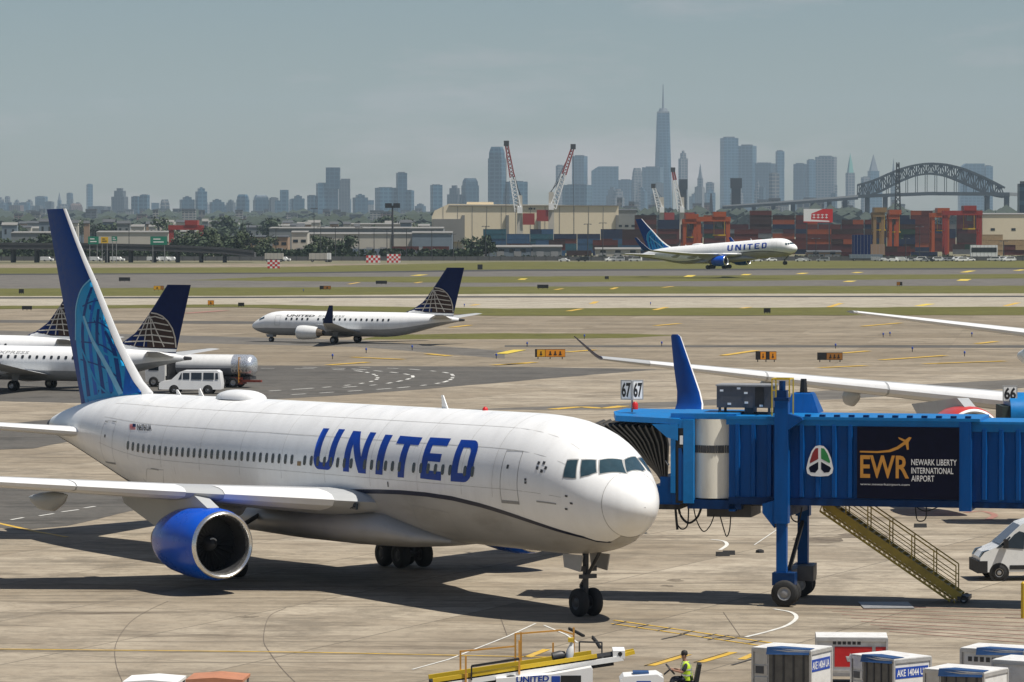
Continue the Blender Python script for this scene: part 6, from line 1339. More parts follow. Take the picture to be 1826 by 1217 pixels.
def tree(px, D, k, sc_, label, grp):
    q = sc_*(1, 1.2, .8)[k]; label = ('tall ' if q > (1.2 if sc_ < 1.3 else 1.8) else 'low ' if q < (.9 if sc_ < 1.3 else 1.4) else 'mid-sized ')+label+', '+near(px)
    p = AT(px, 440, D); o = TP[k] if k not in used else copy_tree(TP[k]); used.add(k)
    o.location = (p.x, D, 0); o.rotation_euler = (0, 0, rnd.uniform(0, 6.2)); o.scale = (sc_*rnd.uniform(.9, 1.2), sc_*rnd.uniform(.9, 1.2), sc_*rnd.uniform(.85, 1.15)); o['label'] = label; o['group'] = grp
for px in list(range(316, 436, 9)): tree(px+rnd.uniform(-4, 4), 1640+rnd.uniform(-20, 40), rnd.randrange(3), rnd.uniform(.9, 1.25), 'green tree of the viaduct clump', 'trees beside the red gantry')
for px in (464,472,480,548,556,565,575,600,621,850,857,866,874,835): tree(px+rnd.uniform(-3, 3), 1650+rnd.uniform(-10, 60), rnd.randrange(3), rnd.uniform(.8, 1.05), 'dark tree between sheds', 'trees between the port sheds')
for px in range(8, 150, 13): tree(px+rnd.uniform(-5, 5), 1720+rnd.uniform(-30, 60), rnd.randrange(3), rnd.uniform(.9, 1.2), 'dark tree behind the road viaduct', 'trees behind the viaduct')
for i in range(34): tree(rnd.uniform(5, 800), 2700+rnd.uniform(-300, 500), rnd.randrange(3), rnd.uniform(1.3, 2.0), 'hazy distant tree', 'hazy trees below the skyline')
m = MB(); rr = random.Random(9)
for i in range(6500):
    px = rr.uniform(-20, 1850) if i % 3 == 0 else rr.uniform(-20, 860); p = AT(px, 462, 1600+rr.uniform(4, 26)); s = rr.uniform(.4, 1.0); z = rr.uniform(.1, 4.6 if px < 860 else 1.7); u = Vector((rr.gauss(0, 1), rr.gauss(0, 1), rr.gauss(0, 1))).normalized(); w_ = u.cross(Vector((.2, 1, .3))).normalized(); c = Vector((p.x, p.y, z)); m.add([c-u*s, c+w_*s, c+u*s, c-w_*s], [(0,1,2,3)])
tag(m.build('scrub', leafm[0], recalc=False), 'dark scrub growing along the perimeter fence', 'scrub', kind='stuff')
# ---------------------------------------------------------------- vehicles
def side_van(name, label, loc, rz, prof, W_, windows, wheels, wr, body='white_paint', cat='van', extra=None):
    t = thing(name, label, cat, loc, rz)
    m = MB(); n = len(prof); inset = [(.0 if z < 1.1 else .09*(z-1.1)) for x, z in prof]
    A = [(x, -W_/2+i, z) for (x, z), i in zip(prof, inset)]; B = [(x, W_/2-i, z) for (x, z), i in zip(prof, inset)]
    m.add(A+B, [tuple(range(n)), tuple(range(2*n-1, n-1, -1))]+[(i, i+n, (i+1) % n+n, (i+1) % n) for i in range(n)]); b = m.build('body', M_[body], t, smooth=25)
    def yo(z): return W_/2-(.0 if z < 1.1 else .09*(z-1.1))+.012
    for nm, poly in windows:
        for sg in (-1, 1):
            m = MB(); m.poly([(x, sg*yo(z), z) for x, z in poly]); m.build(nm, M_['glass'], b, recalc=False)
    for x in wheels:
        for sg in (-1, 1):
            m = MB(); m.cyl((x, sg*(W_/2+.004), wr), (x, sg*(W_/2-.12), wr), wr*1.18, n=20); m.build('wheel_arch', M_['black'], b)
            wheel(t, (x, sg*(W_/2-.09), wr), wr, .22)
    return t, b, yo
# white passenger van on the dark asphalt
l0 = G(285, 703); vn, vb, yo = side_van('passenger_van', 'white passenger van with long side windows in front of the fuel tanker', l0+Vector((0, .9, 0)), R(-4),
    [(0,.42),(0,.98),(.2,1.12),(1.05,1.24),(1.85,1.98),(2.2,2.1),(5.2,2.12),(5.45,1.95),(5.6,.9),(5.55,.42)], 1.95,
    (('side_window', [(1.75,1.32),(2.05,1.32),(2.05,1.88),(2.0,1.9)]), ('side_window', [(2.15,1.32),(2.75,1.32),(2.75,1.9),(2.15,1.9)]), ('side_window', [(2.9,1.3),(3.85,1.3),(3.85,1.92),(2.9,1.92)]), ('side_window', [(4.0,1.3),(4.95,1.3),(4.95,1.92),(4.0,1.92)]), ('side_window', [(5.08,1.32),(5.36,1.32),(5.3,1.88),(5.08,1.9)])), (1.35, 4.4), .38)
m = MB(); m.poly([(1.12, -.85, 1.30), (1.12, .85, 1.30), (1.80, .80, 1.93), (1.80, -.80, 1.93)]); o = m.build('windscreen', M_['glass'], vb, recalc=False); o.location = (-.012, 0, .012)
m = MB(); m.bx(-.03, .02, -.7, .7, .62, .9); m.build('grille', M_['black'], vb)
for y in (-.82, .82): m = MB(); m.bx(-.03, .05, y-.12, y+.12, .68, .9); m.build('headlight', M_['glass'], vb)
m = MB(); m.bx(-.1, .1, -.95, .95, .36, .58); m.build('bumper', M_['dark_metal'], vb)
# grey white delivery van at the right edge
l0 = G(1744, 1037); dv, db, yo = side_van('delivery_van', 'white high-roofed delivery van cut off by the right edge beside the stair foot', l0+Vector((0, 1.0, 0)), R(3),
    [(0.05,.38),(0,.62),(.04,1.0),(.22,1.22),(.85,1.5),(1.5,2.12),(1.85,2.42),(2.3,2.56),(5.6,2.6),(5.85,2.4),(5.9,.45)], 2.05,
    (('side_window', [(.98,1.42),(1.9,1.36),(1.95,2.05),(1.72,2.12),(1.5,1.98)]), ('quarter_window', [(.72,1.42),(.92,1.42),(1.35,1.86),(1.3,1.9)])), (.85, 4.7), .36, 'jet_white')
m = MB(); m.poly([(.9, -.88, 1.56), (.9, .88, 1.56), (1.78, .78, 2.36), (1.78, -.78, 2.36)]); o = m.build('windscreen', M_['glass'], db, recalc=False); o.location = (-.012, 0, .012)
m = MB(); m.bx(-.08, .35, -1.04, 1.04, .34, .86); m.build('bumper', M_['rubber'], db)
for y in (-.85, .85): m = MB(); m.prism([(.02, y-.14, 1.0), (.16, y-.14, 1.25), (.45, y-.14, 1.32), (.4, y-.14, 1.06)], (0, .29, 0)); m.build('headlight', M_['glass'], db)
m = MB(); m.bx(1.02, 1.2, -1.28, -1.03, 1.42, 1.8); m.build('mirror', M_['black'], db)
m = MB(); m.bx(1.3, 4.2, -1.045, -1.0, .5, .68); m.build('side_trim', M_['rubber'], db)
for x in (2.0, 3.3): m = MB(); m.bx(x-.012, x+.012, -1.032, -1.0, .7, 2.2); m.build('door_seam', M_['line_grey'], db)
# fuel tanker
l0 = G(300, 693); tk = thing('fuel_tanker', 'white fuel tanker lorry with a polished round tank end behind the passenger van', 'tanker', l0+Vector((0, 3.5, 0)), R(-14))
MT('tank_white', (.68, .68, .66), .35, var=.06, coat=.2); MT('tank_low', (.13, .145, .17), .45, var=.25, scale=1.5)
def tring(x, s=1, a0=0, a1=360, n=24): return [Vector((x, 1.18*s*math.cos(R(a0+(a1-a0)*k/n)), 2.05+1.02*s*math.sin(R(a0+(a1-a0)*k/n)))) for k in range(n+1)]
m = MB(); m.loft([tring(x, s, -12, 192) for x, s in ((.7,.8),(.8,.98),(.9,1),(6.2,1))], cap=False, closed=False); tn = m.build('tank', M_['tank_white'], tk, smooth=40)
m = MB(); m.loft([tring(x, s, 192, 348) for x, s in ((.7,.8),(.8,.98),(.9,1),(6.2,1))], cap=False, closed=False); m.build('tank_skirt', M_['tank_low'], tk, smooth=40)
MT('bright_metal', (.66, .68, .70), .3, metal=.7, var=.12, scale=6)
m = MB(); m.loft([tring(x, s) for x, s in ((6.2,1.005),(7.7,1.005),(7.95,.96),(8.15,.8),(8.25,.4),(8.27,.02))], cap=False); e = m.build('tank_end', M_['bright_metal'], tk, smooth=40)
for k in range(9):
    for j in range(6):
        if (k+j) % 2: continue
        a = R(200+j*26); m = MB(); p = [(6.3+k*.16+dx, 1.195*math.cos(a+da), 2.05+1.035*math.sin(a+da)) for dx, da in ((0,0),(.14,0),(.14,.2),(0,.2))]; m.poly(p); m.build('check_patch', M_['tank_low'], e, recalc=False)
m = MB()
for y in (-1.32, -.92): m.bar((7.0, y, .5), (7.0, y, 2.9), .06)
for k in range(8): m.bar((7.0, -1.32, .6+.3*k), (7.0, -.92, .6+.3*k), .045)
m.build('ladder', M_['orange_rail'], tk)
m = MB(); m.bx(-.3, 8.0, -.9, .9, .75, 1.05); m.bx(3, 5.2, -1.1, 1.1, .45, .95); ch = m.build('chassis', M_['dark_metal'], tk)
m = MB(); m.bx(6.6, 9.1, -1.1, -.7, .55, .75); m.bx(6.2, 7.3, -1.1, .2, .35, 1.0); m.build('hose_rack', M_['rust'], tk)
m = MB(); m.prism([(-2.2, -1.1, .5), (-2.25, -1.1, 1.5), (-1.9, -1.1, 2.5), (-.3, -1.1, 2.55), (-.3, -1.1, .5)], (0, 2.2, 0)); cb = m.build('cab', M_['jet_white'], tk)
m = MB(); m.poly([(-1.9, -1.112, 1.55), (-.9, -1.112, 1.55), (-.9, -1.112, 2.3), (-1.75, -1.112, 2.3)]); m.build('window', M_['glass'], cb, recalc=False)
m = MB(); m.bx(-.2, .6, -.6, .6, 1.05, 2.6); m.build('pump_box', M_['dark_metal'], tk)
for x in (-1.4, 5.2, 6.4):
    for y in (-1, 1): wheel(tk, (x, y, .5), .5, .3)
m = MB(); c4 = None
# ---------------------------------------------------------------- distant vehicles along the fence
def car_proto(colr, nm, prof, W_, L_, wins, wx, wr):
    t = thing(nm, 'x', 'car'); m = MB(); n = len(prof); A = [(x, -W_/2, z) for x, z in prof]; B = [(x, W_/2, z) for x, z in prof]
    m.add(A+B, [tuple(range(n)), tuple(range(2*n-1, n-1, -1))]+[(i, i+n, (i+1) % n+n, (i+1) % n) for i in range(n)]); m.build('body', M_[colr], t)
    for poly in wins: m = MB(); m.poly([(x, -W_/2-.01, z) for x, z in poly]); m.build('window', M_['glass'], t, recalc=False)
    for x in wx:
        m = MB(); m.cyl((x, -W_/2-.02, wr), (x, -W_/2+.2, wr), wr, n=12); m.cyl((x, W_/2+.02, wr), (x, W_/2-.2, wr), wr, n=12); wa = m
        m = MB(); m.cyl((x, -W_/2-.02, wr), (x, -W_/2+.2, wr), wr, n=12); m.build('wheel', M_['rubber'], t); m = MB(); m.cyl((x, W_/2+.02, wr), (x, W_/2-.2, wr), wr, n=12); m.build('wheel', M_['rubber'], t)
    return t
MT('car_silver', (.45, .46, .48), .3, metal=.4); MT('car_dark', (.03, .035, .045), .3); MT('car_red', (.3, .02, .02), .3)
SED = ([(0,.3),(0,.75),(1.1,.95),(1.7,1.42),(3.1,1.44),(3.8,1.0),(4.5,.95),(4.55,.3)], [[(1.35,.97),(1.8,1.36),(3.0,1.37),(3.6,.98)]])
PICK = ([(0,.4),(0,1.1),(1.3,1.2),(1.8,1.85),(5.2,1.95),(5.4,1.8),(5.45,.4)], [[(1.6,1.25),(1.95,1.75),(5.0,1.8),(5.0,1.25)]])
rnd.seed(17); protos = {}
def put_car(px, D, colr, kind, i):
    key = (colr, kind); nm = {'white_flat': 'white', 'car_silver': 'silver', 'car_dark': 'dark', 'car_red': 'red'}[colr]; pr = SED if kind == 'car' else PICK
    fresh = key not in protos
    if fresh: protos[key] = car_proto(colr, 'parked_car' if kind == 'car' else 'parked_van', pr[0], 1.8, 4.5, pr[1], (.9, 3.6), .33)
    o = protos[key] if fresh else copy_tree(protos[key]); p = AT(px, 460, D); o.location = (p.x, D, 0.01); o.rotation_euler = (0, 0, R(rnd.choice((0, 180, 12, -10, 170))))
    o['label'] = '%s %s parked beyond the far runway, %s' % (nm, 'car' if kind == 'car' else 'van', near(px)); o['category'] = 'car' if kind == 'car' else 'van'; o['group'] = 'vehicles parked in front of the container yard'
for i, px in enumerate(list(range(1576, 1722, 9))+[1436,1448,1454,1360,1366,1762,1771,1785,1800,1812,1080,1092,1016,1030,1120]):
    put_car(px+rnd.uniform(-2, 2), 1575+rnd.choice((-30, -12, 0, 6))*.6, rnd.choice(('white_flat', 'white_flat', 'car_silver', 'car_dark', 'white_flat')), rnd.choice(('car', 'van')), i)
for i, px in enumerate((95, 215, 222, 182, 510, 518, 318, 305, 285)): 
    key = ('white_flat', 'van'); o = copy_tree(protos[key]) if key in protos else None
    if o: p = AT(px, 460, 1570); o.location = (p.x, 1570, .01); o['label'] = 'white van under the road viaduct, '+near(px); o['group'] = 'white vans under the viaduct'
def trailer(px0, px1, yt, D, key, label, name='box_trailer', cat='trailer'):
    a = AT(px0, yt, D); b = AT(px1, yt, D); L = b.x-a.x; t = thing(name, label, cat, (a.x, D, 0)); H_ = a.z
    m = MB(); m.bx(0, L, 0, 2.5, 1.1, H_); m.build('box', M_[key], t); m = MB(); m.bx(.2, L-.2, .2, 2.3, .8, 1.09); m.build('chassis', M_['dark_metal'], t)
    for x in (L*.15, L*.78, L*.88):
        for y in (.2, 2.3): wheel(t, (x, y, .5), .5, .3)
    for k in range(int(L/1.5)): m = MB(); m.bx(L*(k+.5)/int(L/1.5)-.05, L*(k+.5)/int(L/1.5)+.05, -.04, -.002, 1.12, H_-.03); m.build('side_rib', M_['grey_metal'], t)
    return t
trailer(551, 590, 452, 1540, 'white_wall', 'pale box trailer left of the chequered boards'); trailer(583, 590, 451.6, 1536, 'white_flat', 'short white trailer at the right end of the pale trailer'); trailer(628, 677, 444, 1610, 'bluegrey_wall', 'blue grey trailer behind the pair of chequered boards'); trailer(695, 746, 447, 1615, 'grey_wall', 'grey trailer right of the blue grey trailer')
trailer(472, 505, 452, 1550, 'white_wall', 'pale box lorry body behind the single chequered board'); trailer(1520, 1556, 419, 1745, 'navy', 'long navy trailer at the foot of the container stacks'); trailer(1553, 1578, 436, 1650, 'tan_wall', 'tan box trailer right of the low tan shed'); trailer(1515, 1574, 454, 1585, 'bluegrey_wall', 'long blue grey trailer behind the grass on the right')
bs = trailer(1731, 1779, 437.5, 1600, 'white_flat', 'white bus with a long dark window band near the right edge', 'bus', 'bus'); m = MB(); L = AT(1779, 437, 1600).x-AT(1731, 437, 1600).x; m.bx(.3, L-.4, -.06, -.045, 3.6, 5.6); m.build('window_band', M_['glass'], bs)
# red and white chequered boards
for px0, px1, y0, y1, nx, ny, D, lab in ((477, 499, 464, 481, 5, 4, 1300, 'single red and white chequered board left of the others'), (653, 678, 456, 469, 6, 3, 1500, 'left one of the two neighbouring red and white chequered boards'), (690, 714, 453.5, 469, 6, 4, 1500, 'right one of the two neighbouring red and white chequered boards')):
    a = AT(px0, y0, D); b = AT(px1, y1, D); t = thing('chequered_board', lab, 'board', (a.x, D, 0)); W_ = (b.x-a.x)/nx; H_ = (a.z-max(b.z, .2))/ny; z0 = max(b.z, .2)
    m = MB(); m.bx(0, W_*nx, .01, .3, z0, a.z); bd = m.build('board', M_['white_flat'], t)
    for i in range(nx):
        for j in range(ny):
            if (i+j) % 2: continue
            m = MB(); m.bx(W_*i, W_*(i+1), -.02, .008, z0+H_*j, z0+H_*(j+1)); m.build('red_square', M_['red'], bd)
    for x in (.2, W_*nx-.2): m = MB(); m.bx(x-.1, x+.1, .31, .6, 0, a.z); m.build('post', M_['dark_metal'], t)
# ---------------------------------------------------------------- airfield guidance signs
def guide(px, py, wp, hp, panels, label, grp=None, back=False):
    g0 = G(px, py); k = g0.y/FPX; W_ = wp*k; H_ = hp*k; t = thing('guidance_sign', label, 'sign', g0, 0, grp); lg = min(.25, H_*.22)
    m = MB(); m.bx(-W_/2, W_/2, 0, .22, lg, H_); c = m.build('casing', M_['black'], t); x = -W_/2
    for fr_, key, ch in panels:
        w_ = W_*fr_; m = MB(); m.bx(x+.03, x+w_-.03, -.03, -.003, lg+.05, H_-.05); p = m.build('panel', M_[key], c)
        for q in range(ch):
            cx = x+w_*(q+1)/(ch+1); cw = w_/(ch+1)*.28; zc = (lg+H_)/2; hh = (H_-lg)*.24
            m = MB(); m.bx(cx-cw, cx+cw, -.05, -.032, zc-hh, zc-hh*.4); m.bx(cx-cw*.45, cx+cw*.45, -.051, -.033, zc-hh*.39, zc+hh); m.build('symbol', M_['black'] if key != 'black' else M_['orange_sign'], p)
        x += w_
    for x in (-W_*.4, 0, W_*.4): m = MB(); m.bx(x-.05, x+.05, .05, .17, 0, lg); m.build('leg', M_['dark_metal'], t)
MT('sign_amber', (.72, .36, .01), .5, var=.05); MT('sign_brown', (.32, .13, .02), .5, var=.1)
guide(981, 641, 54, 18, ((.06, 'black', 0), (.28, 'sign_amber', 1), (.66, 'orange_sign', 3)), 'wide orange guidance sign with black symbols, largest of the taxiway signs')
guide(1366, 646, 37, 19, ((.22, 'black', 0), (.28, 'orange_sign', 1), (.16, 'black', 0), (.34, 'orange_sign', 1)), 'orange and black guidance sign above the far wing of the wide body')
guide(1480, 646, 45, 17, ((.36, 'black', 0), (.64, 'sign_brown', 3)), 'half black half brown guidance sign right of the orange and black one')
guide(580, 518, 20, 8, ((.35, 'black', 0), (.65, 'sign_brown', 1)), 'small brown and black sign beyond the nose of the taxiing regional jet'); guide(376, 546, 11, 10, ((1, 'orange_sign', 1),), 'small amber sign right of the parked regional jet fin'); guide(283, 519, 18, 9, ((.7, 'sign_amber', 1), (.3, 'sign_brown', 0)), 'yellow sign just above the parked regional jet fin'); guide(1604, 511, 10, 8, ((.6, 'sign_brown', 0), (.4, 'black', 0)), 'small brown sign far away on the right taxiway')
for px, py, wp, hp, lab in ((48, 554, 18, 8, 'black back of a sign left of the big fin on the near taxiway'), (222, 503, 20, 8, 'black back of a sign right of the big fin at the runway'), (38, 525, 9, 9, 'small black sign back on the grass far left'), (968, 516, 20, 8, 'wide black sign back in the middle of the grass'), (680, 508, 20, 7, 'wide black sign back above the taxiing regional jet'), (1368, 560, 12, 10, 'square black sign back on the grass above the bridge'), (430, 548, 11, 8, 'grey black sign back before the taxiing jet nose'), (856, 482, 9, 10, 'black sign back right of the taxiing jet fin'), (1082, 499, 7, 6, 'tiny black sign back between runway stripes')):
    guide(px, py, wp, hp, (), lab)
def TL(px, py): return ('near the taxiing regional jet' if px < 760 else 'left of the wide orange sign' if px < 950 else 'above the winglet of the wide body' if px < 1250 else 'above the far tailplane' if px < 1600 and py < 610 else 'near the half brown sign' if px < 1600 else 'near the right edge')+(' in the upper row' if py < 612 else ' in the lower row')
for px, py in ((541,521),(593,641),(653,630),(735,625),(885,640),(940,619),(1042,605),(1180,618),(1575,602),(1587,600),(1733,601),(1490,622),(1627,628),(1720,636),(828,548),(1160,545)):
    g0 = G(px, py); t = thing('taxiway_light', 'small blue taxiway edge light '+TL(px, py), 'light', g0, 0, 'taxiway edge lights'); m = MB(); m.cyl((0, 0, 0), (0, 0, .35), .05, n=6); m.build('stem', M_['dark_metal'], t); m = MB(); m.lathe((0, 0, .35), (0, 0, 1), [(0, .1), (.15, .11), (.25, .07), (.28, .0)], 8); m.build('lamp', M_['tag_blue'], t)
# ---------------------------------------------------------------- foreground: air cargo containers on dollies
def dolly(loc, rz, L, W_, label):
    t = thing('container_dolly', label, 'dolly', loc, rz); m = MB(); m.bx(-L/2, L/2, -W_/2, W_/2, .32, .42); m.build('deck', M_['grey_metal'], t)
    for x in (-L*.36, L*.36):
        for y in (-W_*.42, W_*.42): wheel(t, (x, y, .17), .17, .12)
    m = MB(); m.bar((-L/2, 0, .36), (-L/2-.7, 0, .2), .07); m.build('tow_bar', M_['dark_metal'], t)
def uld(px, py, rz, a, b, h, label, code=None, tarp=True, style='open', dl='steel dolly under an air cargo container'):
    c = AT(px, py, 15.1 and 118 if False else 118); base = .43
    t = thing('cargo_container', label, 'cargo container', (c.x, 118+UO.get(label, 0), base), R(rz)); A, B_ = a/2, b/2
    mm = M_['uld_white'] if style != 'metal' else M_['uld_metal']
    m = MB(); m.bx(-A, A, -B_+.06, B_, .02, h); bd = m.build('shell', mm, t)
    m = MB(); m.bx(-A-.02, A+.02, -B_+.02, B_+.02, h, h+.035); m.build('roof', M_['uld_white'], t)
    for x in (-A, A):
        for y in (-B_+.03, B_): m = MB(); m.bx(x-.035, x+.035, y-.035, y+.035, 0, h-.003); m.build('corner_post', M_['uld_metal'], t)
    for z in (.03, h-.07): m = MB(); m.bx(-A+.04, A-.04, -B_, -B_+.06, z-.03, z+.06); m.bx(A-.001, A+.03, -B_+.08, B_-.04, z-.03, z+.06); m.build('edge_rail', M_['uld_metal'], t)
    if style == 'open':
        m = MB(); m.bx(-A*.44, A-.06, -B_+.025, -B_+.057, .12, h-.12); op = m.build('door_curtain', M_['canvas'], t)
        for k in range(4): x = -A*.44+(A*1.44-.06)*(k+.5)/4; m = MB(); m.bx(x-.025, x+.025, -B_-.005, -B_+.024, .12, h-.12); m.build('strap', M_['dark_metal'], op)
        for z0, z1 in ((.1, h*.35), (h*.4, h*.62), (h*.66, h-.1)):
            m = MB(); m.bx(-A+.06, -A*.5, -B_+.03, -B_+.057, z0, z1); m.build('side_plate', M_['uld_metal'], t)
        m = MB(); m.bx(-A*.9, -A*.62, -B_+.012, -B_+.029, h*.43, h*.6); m.build('pouch', M_['unit_grey'], t)
    if tarp:
        m = MB(); m.add([(-A*.5, -B_-.05, h-.16), (A-.02, -B_-.05, h-.10), (A-.02, -B_+.05, h+.06), (-A*.5, -B_+.02, h+.07), (A*.9, -B_*.25, h+.05), (-A*.3, -B_*.15, h+.05)], [(0,1,2,3), (3,2,4,5)]); m.build('tarp_flap', M_['tarp_blue'], t, recalc=False)
    if code:
        m = MB(); m.bx(A+.002, A+.008, -B_+.1, B_-.1, h*.52, h*.80); lb = m.build('code_label', M_['tag_blue'], t)
        text_on('code', code, lambda u, v: (A+.011, -B_+.16+(b-.32)*u, h*.57+h*.18*v), M_['white_flat'], lb, .02)
    return t
MT('canvas', (.16, .15, .13), .85, var=.3, scale=3); UO = {}
L1, L2, L3, L4, L5, L6 = ('white cargo container with blue label AKE 14064 UA, leftmost of the containers', 'white cargo container with a blue tarp flap and label AKE 14044 UA, in the middle', 'white and red cargo box standing behind the first two containers', 'low white cargo container with blue tarp at the bottom edge', 'grey metal cargo container with dark lettering near the right edge', 'plain white cargo container at the right bottom corner')
def dat(px, py, D): p = AT(px, py, D); return Vector((p.x, D, 0))
def place_uld(px, D, rz, a, b, h, lab, **k):
    UO[lab] = D-118; t = uld(px, 1200, rz, a, b, h, lab, **k); p = dat(px, 1200, D); t.location = (p.x, D, .43); dolly((p.x, D, 0), R(rz), a*1.05, b*1.05, 'steel dolly carrying the '+lab.split(',')[0].replace(' with', ', with') if False else 'flat steel dolly under the '+' '.join(lab.split()[:7])); return t
place_uld(1412, 118.0, -30, 2.0, 1.55, 1.37, L1, code='AKE 14064 UA'); place_uld(1588, 117.0, -52, 1.9, 1.60, 1.22, L2, code='AKE 14044 UA')
rb = place_uld(1518, 123.5, -4, 2.3, 1.55, 1.14, L3, tarp=False, style='plain')
for x0, x1 in ((-.56, .66), (.78, 1.12)):
    m = MB(); m.bx(x0, x1, -.735, -.716, .2, .86); m.build('red_panel', M_['red'], rb)
text_on('lettering', 'NET JETS', lambda u, v: (-.9+1.35*u, -.722, 1.36+.17*v), M_['dark_metal'], rb, .01) if False else None
for k in range(6): m = MB(); m.bx(-.62+.16*k, -.51+.16*k, -.728, -.712, 0.93, 1.05); m.build('letter', M_['dark_metal'], rb)
m = MB(); m.add([(-.05+.16*math.cos(R(90+72*k*2)), -.74, .5+.16*math.sin(R(90+72*k*2))) for k in range(5)], [(0,1,2,3,4)]); m.build('emblem', M_['white_flat'], rb, recalc=False)
place_uld(1722, 113.5, -34, 2.0, 1.6, 1.22, L4, tarp=True); m5 = place_uld(1785, 118.5, -28, 2.1, 1.6, 1.30, L5, tarp=True, style='metal')
for k in range(7): m = MB(); m.bx(-.82+.2*k, -.69+.2*k, -.755, -.735, .92, 1.07); m.build('letter', M_['dark_metal'], m5)
m = MB(); m.bx(-.95, .9, -.752, -.732, .3, 1.25); m.build('front_panel', M_['uld_white'], m5)
for k in range(7): m = MB(); m.bx(-.82+.2*k, -.69+.2*k, -.765, -.753, .92, 1.07); m.build('letter', M_['dark_metal'], m5)
place_uld(1838, 115.0, -30, 1.9, 1.5, 1.33, L6, tarp=False, style='plain')
# ---------------------------------------------------------------- baggage tug with its driver
td = 118.0; tp0 = dat(1185, 1200, td); tg = thing('baggage_tug', 'white baggage tug with a dark steering wheel and seat at the bottom edge', 'tug', tp0, 0)
m = MB(); m.prism([(-1.4, -.6, .3), (-1.42, -.6, .82), (-1.3, -.6, .95), (-.25, -.6, 1.02), (-.05, -.6, .9), (-.05, -.6, .35)], (0, 1.2, 0)); bd = m.build('hood', M_['white_paint'], tg, smooth=30)
m = MB(); m.bx(-.05, 1.3, -.6, .6, .28, .48); m.build('floor', M_['white_paint'], tg); m = MB(); m.bx(-.9, -.45, -.605, -.57, .6, .82); m.build('badge', M_['tag_blue'], bd)
m = MB(); m.bx(-1.0, -.5, -.25, .25, 1.0, 1.06); m.build('vent', M_['tarp_blue'], bd)
m = MB(); m.bx(.4, .95, -.3, .3, .48, .72); m.build('seat', M_['black'], tg); m = MB(); m.prism([(.92, -.3, .7), (1.06, -.3, .72), (1.16, -.3, 1.3), (1.04, -.3, 1.3)], (0, .6, 0)); m.build('seat_back', M_['black'], tg)
m = MB(); m.bar((-.02, 0, .95), (.18, 0, 1.12), .05); sw = m.build('steering_column', M_['black'], tg); m = MB(); m.tor((.18, 0, 1.12), (.75, 0, .65), .2, .025, 20, 6); m.build('steering_wheel', M_['black'], tg, smooth=60)
for x in (-1.0, .85):
    for y in (-.55, .55): wheel(tg, (x, y, .3), .3, .22)
def skin(name, pts, edges, mt, parent, sub=1):
    me = bpy.data.meshes.new(name); me.from_pydata([p[:3] for p in pts], edges, []); o = bpy.data.objects.new(name, me); COL.objects.link(o)
    md = o.modifiers.new('skin', 'SKIN'); md.use_smooth_shade = True; sv = me.skin_vertices[0].data
    for i, p in enumerate(pts): r = p[3]; sv[i].radius = r if isinstance(r, tuple) else (r, r)
    sv[0].use_root = True; o.modifiers.new('sub', 'SUBSURF').levels = sub
    dg = bpy.context.evaluated_depsgraph_get(); m2 = bpy.data.meshes.new_from_object(o.evaluated_get(dg)); bpy.data.objects.remove(o); bpy.data.meshes.remove(me)
    m2.materials.clear(); m2.materials.append(mt); m2.polygons.foreach_set('use_smooth', [True]*len(m2.polygons)); m2.name = name; return put(name, m2, parent)
pn = thing('person', 'driver in a yellow high-visibility vest seated on the white baggage tug', 'person', tp0+Vector((.68, 0, 0)))
# hip, waist, chest, neck, head ; faces -x
P = [(.05,0,.80,(.15,.12)), (.03,0,.98,(.14,.11)), (.0,0,1.22,(.17,.11)), (-.03,0,1.36,.065), (-.06,0,1.43,.06), (-.07,0,1.53,(.085,.095)), (-.07,0,1.62,(.075,.085)),
     (.0,-.2,1.28,.06), (-.12,-.27,1.05,.048), (-.38,-.18,1.10,.038), (-.46,-.15,1.12,.034), (.0,.2,1.28,.06), (-.12,.27,1.05,.048), (-.38,.18,1.10,.038), (-.46,.15,1.12,.034),
     (.02,-.1,.80,.085), (-.42,-.13,.82,.07), (-.5,-.13,.50,.05), (-.62,-.13,.50,.045), (.02,.1,.80,.085), (-.42,.13,.82,.07), (-.5,.13,.50,.05), (-.62,.13,.50,.045)]
Eg = [(0,1),(1,2),(2,3),(3,4),(4,5),(5,6),(2,7),(7,8),(8,9),(9,10),(2,11),(11,12),(12,13),(13,14),(0,15),(15,16),(16,17),(17,18),(0,19),(19,20),(20,21),(21,22)]
body = skin('body', P, Eg, M_['skin'], pn)
sh = [(p[0], p[1], p[2], tuple(q+.02 for q in p[3]) if isinstance(p[3], tuple) else p[3]+.016) for p in P]
def sub(idx): return [sh[i] for i in idx], [(idx.index(a), idx.index(b)) for a, b in Eg if a in idx and b in idx]
a_, b_ = sub([1, 2, 7, 8, 11, 12]); skin('shirt', a_, b_, M_['cloth_dark'], pn); a_, b_ = sub([0, 15, 16, 17, 19, 20, 21]); skin('trousers', a_, b_, M_['cloth_dark'], pn)
m = MB(); rr = [[(x+rx*math.cos(q), ry*math.sin(q), z) for q in [2*math.pi*k/18 for k in range(18)]] for x, z, rx, ry in ((.05,.78,.185,.205),(.03,.95,.17,.19),(.01,1.12,.168,.21),(0,1.24,.165,.235),(-.01,1.33,.13,.2),(-.02,1.375,.085,.11))]
m.loft(rr, cap=False); ve = m.build('vest', M_['hivis'], pn, smooth=60)
MT('reflective', (.55, .55, .52), .3, metal=.3)
for z in (.92, 1.1):
    x, rx, ry = .02, .178, .212; m = MB(); m.loft([[(x+rx*math.cos(q), ry*math.sin(q), zz) for q in [2*math.pi*k/18 for k in range(18)]] for zz in (z, z+.05)], cap=False); m.build('reflective_band', M_['reflective'], ve, smooth=60)
